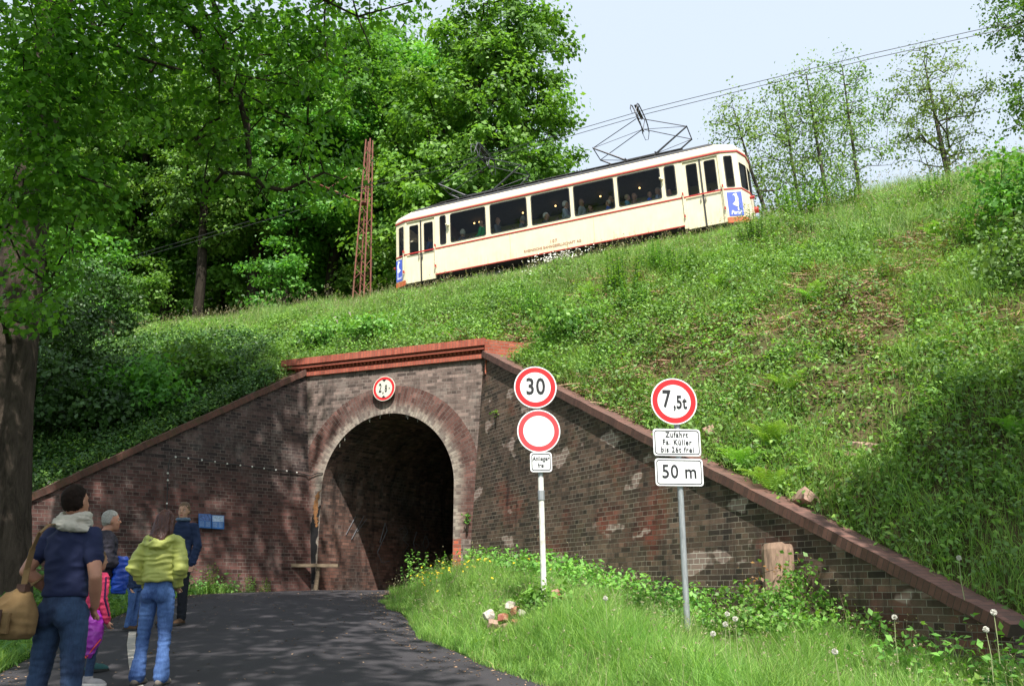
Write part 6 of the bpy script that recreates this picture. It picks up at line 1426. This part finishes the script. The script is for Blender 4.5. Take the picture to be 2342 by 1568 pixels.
def human(label, loc, rz, S, pose, look, cat='person', group=None):
    """pose: joints in a 1.75 m body facing +y; look: materials and garments. All sizes scale by S"""
    root = empty('person', loc, (0, 0, rz)); root.scale = (S, S, S); tag(root, label, cat, group)
    J = pose; hw = look.get('bulk', 1.0); body = MB(); sk = look.get('skin', MT['skin'])
    neck = V3(*J['neck']); hc = neck + V3(*J.get('headoff', (0, .0, .04)))
    body.tube([neck - V3(0, 0, .08), neck + V3(0, 0, .02), hc + V3(0, 0, .04)], [.062, .056, .055], 12)
    M_ = head(body, hc - V3(0, 0, .0), J.get('yaw', 0), J.get('pitch', 0), J.get('roll', 0), look.get('hs', .9))
    hipc = V3(*J['hip'])
    # slim continuous body under the clothes
    body.loft(rings_interp([(hipc[0], hipc[1], hipc[2] - .08, .12, .085), (hipc[0], hipc[1], hipc[2] + .08, .13, .085), (neck[0], neck[1] + .0, neck[2] - .3, .125, .085), (neck[0], neck[1], neck[2] - .12, .14, .08), (neck[0], neck[1], neck[2] - .04, .07, .06)], 3), 16)
    for s_ in ('l', 'r'):
        sh, el, wr = V3(*J['sh' + s_]), V3(*J['el' + s_]), V3(*J['wr' + s_]); limb(body, [sh, el, wr], [.046, .037, .026])
        if look.get('forearm'): limb(body, [sh, sh * .35 + el * .65, el, el * .6 + wr * .4, wr], [.052, .05, .042, .043, .028])
        hd = V3(*J.get('hd' + s_, tuple(wr - el))); hand(body, wr, hd, V3(*J.get('pn' + s_, (0, 1, -.2))), 1.0, J.get('curl', .7), 1 if s_ == 'r' else -1)
        hp, kn, an = V3(*J['hp' + s_]), V3(*J['kn' + s_]), V3(*J['an' + s_]); limb(body, [hp, kn, an], [.07, .048, .036])
    remesh(body, 'body', look.get('vox', .0085), sk, root, 1)
    # trousers
    tr = MB(); tr.loft(rings_interp([(hipc[0], hipc[1], hipc[2] - .1, .15 * hw, .115 * hw), (hipc[0], hipc[1] - .01, hipc[2] - .02, .168 * hw, .128 * hw), (hipc[0], hipc[1], hipc[2] + .07, .155 * hw, .112 * hw), (hipc[0], hipc[1], hipc[2] + .13, .142 * hw, .1 * hw)], 3), 18)
    rl = look.get('legr', (.096, .066, .062, .072))
    for s_ in ('l', 'r'):
        hp, kn, an = V3(*J['hp' + s_]), V3(*J['kn' + s_]), V3(*J['an' + s_]); mid = hp * .5 + kn * .5; cf = kn * .55 + an * .45
        limb(tr, [hp, mid, kn, cf, an + V3(0, 0, .0)], [rl[0], rl[0] * .88, rl[1], rl[2], rl[3]], 14)
        if look.get('butt', 1): tr.ball(hipc + V3(.07 if s_ == 'r' else -.07, -.055, -.045), (.085 * hw, .085, .1), 8)
    remesh(tr, 'trousers', look.get('tvox', .011), look['trousers'], root, 3, look.get('tfold', .006), (9, 9, 22), hash(label) % 50)
    # shoes
    for s_ in ('l', 'r'):
        an = V3(*J['an' + s_]); fd = J.get('ft' + s_, (0, 1, 0)); sh_ = MB(); shoe(sh_, an, fd, look.get('shoes_s', 1.0)); o_ = remesh(sh_, 'shoe', .008, look['shoe'], root, 1); so = MB(); sole(so, an, fd, look.get('shoes_s', 1.0)); so.build('sole', look.get('sole', MT['rubber']), o_)
    # top
    tp = MB(); wv = look.get('top', dict(hem=.05, w=(.17, .155, .19, .2), d=(.125, .115, .125, .11)))
    w_, d_ = wv['w'], wv['d']; zb = hipc[2] + wv['hem']; lr = lambda f: hipc * (1 - f) + neck * f
    z1 = neck[2]; c1, c2, c3 = lr(.35), lr(.65), lr(.88)
    tp.loft(rings_interp([(hipc[0], hipc[1], zb, w_[0], d_[0]), (c1[0], c1[1], hipc[2] + (z1 - hipc[2]) * .36, w_[1], d_[1]), (c2[0], c2[1], hipc[2] + (z1 - hipc[2]) * .66, w_[2], d_[2]), (c3[0], c3[1], z1 - .085, w_[3], d_[3]), (neck[0], neck[1], z1 - .035, w_[3] * .62, d_[3] * .8), (neck[0], neck[1], z1 + wv.get('collar', .0), .072, .068)], 4), 24, p=2.3)
    sr = wv.get('sleeve', (.075, .06, .045))
    for s_ in ('l', 'r'):
        sh, el, wr = V3(*J['sh' + s_]), V3(*J['el' + s_]), V3(*J['wr' + s_])
        if wv.get('short'): m = sh * .42 + el * .58; limb(tp, [sh, sh * .5 + m * .5, m], [sr[0], sr[0] * .98, sr[0] * .97], 14)
        else: limb(tp, [sh, sh * .5 + el * .5, el, el * .5 + wr * .5, wr], [sr[0], sr[0] * .95, sr[1], sr[1] * .9, sr[2]], 14)
    for fn in look.get('extra_top', []): fn(tp)
    t_ = remesh(tp, look.get('topname', 'jacket'), look.get('tvox', .011), look['topmat'], root, 3, look.get('fold', .012), look.get('fs', (7, 7, 16)), (hash(label) // 7) % 50)
    return root, M_, J, t_
import zlib
def hash(s): return zlib.crc32(s.encode())
STAND = dict(hip=(0, 0, .93), neck=(0, -.01, 1.48), shl=(-.17, -.01, 1.41), shr=(.17, -.01, 1.41), ell=(-.24, -.03, 1.14), elr=(.24, -.03, 1.14), wrl=(-.25, .06, .9), wrr=(.25, .06, .9),
             hpl=(-.085, 0, .9), hpr=(.085, 0, .9), knl=(-.1, .01, .49), knr=(.1, .01, .49), anl=(-.11, -.02, .09), anr=(.11, -.02, .09))
def P_(**k): d = dict(STAND); d.update(k); return d
def standing(u, Y): d_ = ray(u, 1400); x = d_[0] / d_[1] * Y; return (x, Y, float(max(road_base(Y), ground_z(x, Y) if x < road_x(ROAD_L, Y) else 0)) + .03)
# --- man in navy shirt with scarf, seen from behind
hm = plain('dark brown hair', (.014, .008, .006), .8, var=.3, scale=40, spec=.15)
loc = standing(144, 6.45)
man, Mh, J, top = human('man in navy T-shirt and pale scarf seen from behind, carrying a tan bag', loc, R(-14), 1.03,
    P_(headoff=(.01, -.0, .06), yaw=R(-6), pitch=R(12), ell=(-.27, -.09, 1.17), wrl=(-.17, .12, 1.0), elr=(.27, -.06, 1.13), wrr=(.2, .06, .94), hdr=(-.35, .3, -.3), shl=(-.165, -.01, 1.41), shr=(.165, -.01, 1.41),
       hpl=(-.09, 0, .9), knl=(-.14, .02, .49), anl=(-.2, 0, .09), hpr=(.09, 0, .9), knr=(.12, .02, .49), anr=(.14, 0, .09), ftl=(-.3, 1, 0)),
    dict(skin=MT['skin2'], trousers=MT['denim2'], shoe=cloth('brown shoe', (.06, .04, .03)), topmat=cloth('navy shirt', (.012, .018, .06), .8), topname='shirt', forearm=True, fold=.009, bulk=.97, legr=(.096, .068, .062, .066),
         top=dict(hem=.07, w=(.158, .146, .172, .175), d=(.12, .112, .124, .108), sleeve=(.063, .058, .05), short=True)))
hair_short(Mh, man, hm)
sc = MB()
for k_ in range(5):
    t0 = k_ * 1.1; rr = .088 - .006 * (k_ % 3); z0 = 1.475 + .015 * k_ - .01 * (k_ % 2)
    sc.tube([(rr * 1.12 * math.cos(t0 + a), -.01 + rr * math.sin(t0 + a), z0 + .015 * math.sin(a * 2 + k_)) for a in np.linspace(0, 2 * math.pi, 20)], [.027] * 20, 8, flat=.9)
sc.tube([(-.09, -.08, 1.5), (0, -.12, 1.475), (.1, -.1, 1.46), (.16, -.05, 1.44)], [.03, .036, .034, .02], 8)
remesh(sc, 'scarf', .008, cloth('pale grey scarf', (.5, .46, .4), .95), man, 1, .009, (16, 16, 50), 4)
# tan shoulder bag hanging from his left shoulder
loc_b = (loc[0] - .29, loc[1] - .17, loc[2] + .89)
bag = empty('shoulder_bag', loc_b, (0, 0, R(-14))); tag(bag, "tan canvas shoulder bag hanging at the navy shirted man's left hip", 'bag')
tan = cloth('tan canvas', (.2, .125, .055), .9, var=.2); leath = cloth('dark leather trim', (.07, .035, .025), .6)
b_ = MB(); b_.loft(rings_interp([(0, 0, -.13, .17, .08), (0, 0, -.1, .2, .1), (0, 0, .02, .2, .105), (.02, 0, .1, .16, .08), (.06, 0, .16, .09, .05), (.09, 0, .2, .03, .025)], 4), 20, p=3)
remesh(b_, 'bag_body', .009, tan, bag, 2, .012, (9, 9, 14), 3)
b_ = MB(); b_.box((.06, -.115, -.03), (.12, .03, .14)); b_.box((-.1, -.11, -.03), (.1, .03, .13)); remesh(b_, 'pocket', .008, tan, bag, 3, .004)
b_ = MB(); b_.box((.06, -.138, -.02), (.026, .008, .16)); b_.box((-.1, -.132, -.02), (.026, .008, .15)); b_.box((.1, -.01, .2), (.07, .05, .05)); b_.build('leather_trim', leath, bag)
strap = MB(); sp = [(.1, -.01, .2), (.1, -.0, .33), (.12, -.0, .46), (.15, .01, .57), (.175, .06, .63), (.185, .14, .64), (.19, .24, .6), (.15, .31, .5), (.05, .25, .3), (-.02, .05, .14)]
for a, b in zip(sp[:-1], sp[1:]):
    a, b = V3(*a), V3(*b); d = b - a; L = np.linalg.norm(d); strap.box((a + b) / 2, (.05, .006, L + .012), rot=np.array(Vector(d).to_track_quat('Z', 'Y').to_matrix()))
strap.build('strap', tan, bag)
# --- woman in lime jacket and jeans
loc = standing(357, 8.75)
hm2 = plain('auburn hair', (.06, .016, .01), .45, var=.4, scale=60, stretch=(1, 1, .1))
def hood(tp):
    tp.tube([(-.14, -.05, 1.44), (-.09, -.12, 1.4), (0, -.15, 1.37), (.09, -.12, 1.4), (.14, -.05, 1.44)], [.04, .055, .06, .055, .04], 10); tp.tube([(-.12, -.02, 1.455), (-.07, -.09, 1.43), (0, -.12, 1.41), (.07, -.09, 1.43), (.12, -.02, 1.455)], [.03, .035, .035, .035, .03], 8)
wom, Mh, J, top = human('woman with long auburn hair in a lime green jacket and blue jeans, hands in pockets', loc, R(-4), .935,
    P_(yaw=R(-6), headoff=(0, .01, .035), shl=(-.15, -.01, 1.4), shr=(.15, -.01, 1.4), ell=(-.255, -.08, 1.15), wrl=(-.165, .06, .99), elr=(.255, -.08, 1.15), wrr=(.165, .06, .99), anl=(-.13, 0, .09), anr=(.12, 0, .09), knl=(-.115, .02, .49), knr=(.105, .02, .49), hpl=(-.085, 0, .88), hpr=(.085, 0, .88)),
    dict(trousers=MT['denim'], shoe=cloth('grey shoe', (.16, .14, .12)), topmat=cloth('lime jacket', (.4, .43, .1), .55, var=.05, spec=.5), fold=.02, fs=(6, 6, 17), bulk=.93, legr=(.09, .064, .06, .08), tfold=.006,
         top=dict(hem=.08, w=(.172, .168, .175, .17), d=(.14, .132, .132, .115), sleeve=(.073, .072, .058), collar=.01), extra_top=[hood]))
hair_short(Mh, wom, hm2, long=.165, seed=3, fold=.01)
# --- woman in navy coat facing the viewer
loc = standing(398, 13.0)
hm3 = plain('light brown hair', (.16, .1, .06), .6, var=.4, scale=50)
w2, Mh, J, top = human('woman in dark blue coat facing the viewer beside the brick wall', loc, R(176), .965,
    P_(yaw=R(4), pitch=R(-3), headoff=(0, .015, .055), shl=(-.17, 0, 1.41), shr=(.17, 0, 1.41), wrl=(-.24, .08, .86), wrr=(.25, .06, .86), ell=(-.25, -.02, 1.13), elr=(.24, -.02, 1.13), anr=(.12, .03, .09)),
    dict(hs=.97, trousers=cloth('dark trousers', (.015, .017, .025)), shoe=cloth('brown hiking boot', (.1, .055, .03)), topmat=cloth('navy coat', (.012, .024, .065), .85), fold=.012, legr=(.1, .075, .07, .066), shoes_s=1.1,
         top=dict(hem=-.1, w=(.185, .16, .175, .17), d=(.14, .12, .12, .105), sleeve=(.07, .062, .05), collar=.03)))
hair_short(Mh, w2, hm3, seed=5, fold=.014); face_bits(w2, Mh, hm3)
c_ = MB(); c_.tube([(.085 * math.cos(a), .0 + .08 * math.sin(a), 1.515) for a in np.linspace(0, 2 * math.pi, 16)], [.026] * 16, 8); remesh(c_, 'scarf', .009, cloth('blue grey scarf', (.12, .17, .24)), w2, 1, .006, (20, 20, 40))
# --- older man with grey hair, in profile
loc = standing(214, 9.5)
hm4 = plain('grey hair', (.3, .29, .27), .7, var=.35, scale=50)
om, Mh, J, top = human('grey haired older man in dark vest looking right, behind the man in the navy shirt', loc, R(-48), .945,
    P_(yaw=R(-12), pitch=R(4), headoff=(0, .04, .035), neck=(0, .03, 1.46), ell=(-.22, .02, 1.13), wrl=(-.16, .24, 1.1), elr=(.2, .02, 1.13), wrr=(.12, .25, 1.15)),
    dict(skin=MT['skin2'], trousers=cloth('grey trousers', (.09, .095, .1)), shoe=cloth('teal trainer', (.04, .12, .12)), topmat=cloth('dark check jacket', (.03, .028, .04), var=.6, scale=30), fold=.01,
         top=dict(hem=.03, w=(.185, .18, .195, .195), d=(.14, .135, .135, .12), sleeve=(.078, .066, .05), collar=.02)))
hair_short(Mh, om, hm4, seed=7, fold=.004); face_bits(om, Mh, hm4)
# blue jacket carried over his arm
jx = MB(); jx.loft(rings_interp([(0, 0, -.34, .07, .035), (0, 0, -.2, .085, .045), (0, 0, -.05, .08, .05), (0, 0, .03, .05, .04)], 4), 14, p=2.6)
jo = remesh(jx, 'folded_jacket', .009, cloth('bright blue jacket', (.01, .06, .42), .4, spec=.6), None, 2, .014, (8, 8, 26), 2)
jo.location = (loc[0] + .24, loc[1] - .02, loc[2] + 1.1); tag(jo, "bright blue padded jacket draped over the older man's arm", 'jacket')
# --- girl in pink tracksuit top
loc = standing(211, 8.8)
gl, Mh, J, top = human('girl in pink striped top with a purple jacket round her waist beside the man', loc, R(-30), .69,
    P_(yaw=R(-10), wrr=(.25, .07, .84), elr=(.235, -.03, 1.13), ftl=(.9, .5, 0), ftr=(.9, .4, 0)),
    dict(hs=1.15, trousers=MT['denim2'], shoe=cloth('grey canvas shoe', (.34, .32, .33)), sole=plain('white sole', (.65, .62, .6), .6), topmat=cloth('pink top', (.62, .05, .13), .8), fold=.012, vox=.01, legr=(.085, .062, .055, .055), shoes_s=1.25,
         top=dict(hem=.04, w=(.165, .16, .175, .18), d=(.12, .12, .12, .11), sleeve=(.075, .06, .048), collar=.03)))
hair_short(Mh, gl, plain('light brown child hair', (.14, .08, .04), .6, var=.4, scale=50), long=.2, seed=9, fold=.008)
st = MB(); st.tube([(.245, -.03, 1.42), (.3, -.05, 1.13), (.3, .05, .9)], [.012, .014, .012], 6); st.build('sleeve_stripe', cloth('dark stripe', (.05, .01, .06)), gl)
sk_ = MB(); sk_.loft(rings_interp([(.03, -.03, .97, .18, .14), (.05, -.04, .8, .2, .15), (.08, -.06, .6, .2, .14), (.15, -.08, .48, .12, .07), (.18, -.09, .36, .02, .02)], 4), 18)
remesh(sk_, 'waist_jacket', .01, cloth('purple jacket', (.3, .02, .36), .45, spec=.6), gl, 2, .02, (8, 8, 10), 6)
hm5 = MB(); hm5.tube([(-.1, -.15, .6), (.02, -.19, .55), (.17, -.13, .36), (.27, -.1, .5), (.31, -.04, .6)], .009, 6); hm5.build('hem_piping', plain('orange red piping', (.8, .09, .05), .5), gl)
# --- child half hidden behind the woman in the lime jacket
loc = standing(303, 12.5)
ch, Mh, J, top = human('child with long brown hair in dark blue jacket and jeans, behind the woman in lime', loc, R(-100), .61,
    P_(yaw=R(-5)), dict(hs=1.08, trousers=MT['denim'], shoe=cloth('brown boot', (.09, .05, .03)), topmat=cloth('dark blue jacket', (.015, .03, .08), .85), fold=.012, vox=.01, shoes_s=1.1,
         top=dict(hem=-.02, w=(.2, .19, .19, .19), d=(.16, .15, .14, .12), sleeve=(.08, .07, .055), collar=.02)))
hair_short(Mh, ch, plain('brown hair', (.05, .025, .015), .6, var=.4, scale=50), long=.3, seed=11, fold=.008)

# ------------------------------------------------------------------ passengers seated in the tram
def seated(label, x, y, headz, face, hairc, topc, skinm=None, S=1.0, white=False, rz=None, lean=0.0, cap=None):
    root = empty('person'); rz = rz or 0.0; brz = R(90) if math.sin(rz) > .02 else R(-90); hyaw = (rz - brz + math.pi) % (2 * math.pi) - math.pi; hyaw = max(-1.5, min(1.5, hyaw)); root.matrix_world = MTX @ Matrix.Translation((x, y, headz - 1.32 * S)) @ Matrix.Rotation(brz, 4, 'Z') @ Matrix.Scale(S, 4)
    tag(root, label, 'person', None); sk = skinm or MT['skin']; body = MB(); nk = V3(0, .0 + lean, 1.03)
    body.tube([nk - V3(0, 0, .1), nk + V3(0, 0, .08)], [.06, .053], 10); M_ = head(body, nk + V3(0, .01, .06), hyaw, 0, 0, 1.05)
    body.loft(rings_interp([(0, 0, .45, .14, .11), (0, lean * .5, .72, .13, .09), (0, lean, .93, .14, .08), (0, lean, 1.0, .06, .06)], 3), 14)
    arm = {}
    for e in (-1, 1):
        sh, el, wr = V3(e * .18, lean, .94), V3(e * .22, lean + .06, .68), V3(e * .12, lean + .28, .66); arm[e] = (sh, el, wr); limb(body, [sh, el, wr], [.045, .036, .026], 8, 3); hand(body, wr, V3(-e * .3, .5, -.1), V3(0, 0, -1), 1, .6, e)
        limb(body, [V3(e * .09, .02, .47), V3(e * .12, .42, .5), V3(e * .12, .45, .1)], [.075, .055, .04], 8, 3)
    remesh(body, 'body', .012, sk, root, 1)
    tp = MB(); tp.loft(rings_interp([(0, 0, .43, .17, .14), (0, lean * .5, .68, .17, .13), (0, lean, .88, .19, .12), (0, lean, .97, .14, .1), (0, lean, 1.04, .07, .07)], 3), 18)
    for e in (-1, 1): limb(tp, list(arm[e]), [.07, .058, .045], 10, 3)
    remesh(tp, 'jacket', .015, cloth('passenger top', tuple(min(.8, q * 1.7) for q in topc)), root, 2, .01)
    lg = MB()
    for e in (-1, 1): limb(lg, [V3(e * .09, .02, .47), V3(e * .12, .42, .5), V3(e * .12, .45, .1)], [.09, .068, .055], 10, 3)
    remesh(lg, 'trousers', .018, MT['denim2'], root, 2, 0)
    hm_ = plain('passenger hair', hairc, .7, var=.3, scale=50); hair_short(M_, root, hm_, .011, 0, fold=.005)
    face_bits(root, M_, hm_)
    return root
def tl(c, x, y, off):   # crop pixel -> tram coordinates
    u, v = ((1100 + x / 2.4117) * .7803, (250 + y / 2.4117) * .7803) if c == 1 else ((1650 + x / 2.4123) * .7803, (250 + y / 2.4123) * .7803)
    p = side(u, v, off) - O_T; return float(p @ Xt), float(p @ Zt)
for (c, x, y, off, face, hc_, tc, lab, kw) in [
    (1, 617, 1024, .36, 0, (.62, .6, .55), (.05, .06, .1), 'white haired passenger in dark jacket low in the first large tram window', dict(rz=R(30))),
    (1, 757, 953, .36, 0, (.06, .03, .02), (.02, .3, .1), 'passenger in bright green top at the right of the first large tram window', dict(rz=R(120))),
    (1, 862, 938, .34, 0, (.04, .025, .02), (.1, .11, .13), 'dark haired man in grey jacket looking out of the second large tram window', dict(rz=R(180))),
    (1, 1060, 925, .45, 0, (.3, .28, .25), (.12, .13, .16), 'passenger in grey leaning at the right edge of the second large tram window', dict(rz=R(60), lean=.1)),
    (1, 1190, 908, .34, 0, (.75, .73, .68), (.07, .07, .09), 'white haired passenger bowed low in the third large tram window', dict(rz=R(-100), lean=.06)),
    (1, 1340, 824, .34, 0, (.7, .68, .63), (.25, .29, .34), 'white haired man in pale grey shirt in the third large tram window', dict(rz=R(-75))),
    (2, 130, 808, .32, 0, (.1, .06, .04), (.24, .26, .28), 'man in light grey jacket looking out of the fourth large tram window', dict(rz=R(170))),
    (2, 192, 850, .7, 0, (.1, .05, .03), (.12, .07, .05), 'small brown haired child in the middle of the fourth large tram window', dict(rz=R(150), S=.8)),
    (2, 318, 817, .34, 0, (.6, .52, .38), (.05, .1, .35), 'blond child with blue collar at the right of the fourth large tram window', dict(rz=R(100), S=.8)),
    (2, 343, 778, .7, 0, (.05, .03, .02), (.1, .08, .08), 'dark haired adult behind the blond child in the fourth large tram window', dict(rz=R(120))),
    (2, 450, 778, .34, 0, (.4, .3, .16), (.1, .25, .35), 'fair haired child in blue and yellow jacket in the fifth large tram window', dict(rz=R(-60), S=.82)),
    (2, 502, 765, .7, 0, (.12, .08, .05), (.2, .12, .1), 'adult behind the fair haired child in the fifth large tram window', dict(rz=R(170))),
    (2, 607, 758, .34, 0, (.3, .2, .12), (.02, .1, .45), 'child in blue top right of centre in the fifth large tram window', dict(rz=R(200), S=.82)),
    (2, 668, 728, .7, 0, (.4, .38, .35), (.2, .25, .35), 'pale haired adult at the right edge of the fifth large tram window', dict(rz=R(160))),
    (2, 745, 742, .36, 0, (.25, .2, .2), (.3, .16, .18), 'passenger in reddish top in the narrow window left of the right doors', dict(rz=R(190))),
    (1, 392, 1060, .45, 0, (.05, .04, .03), (.05, .09, .2), 'passenger in blue shirt leaning behind the left door window', dict(rz=R(60)))]:
    tx, tz = tl(c, x, y, off); seated(lab, tx, off, tz, face, hc_, tc, **kw)
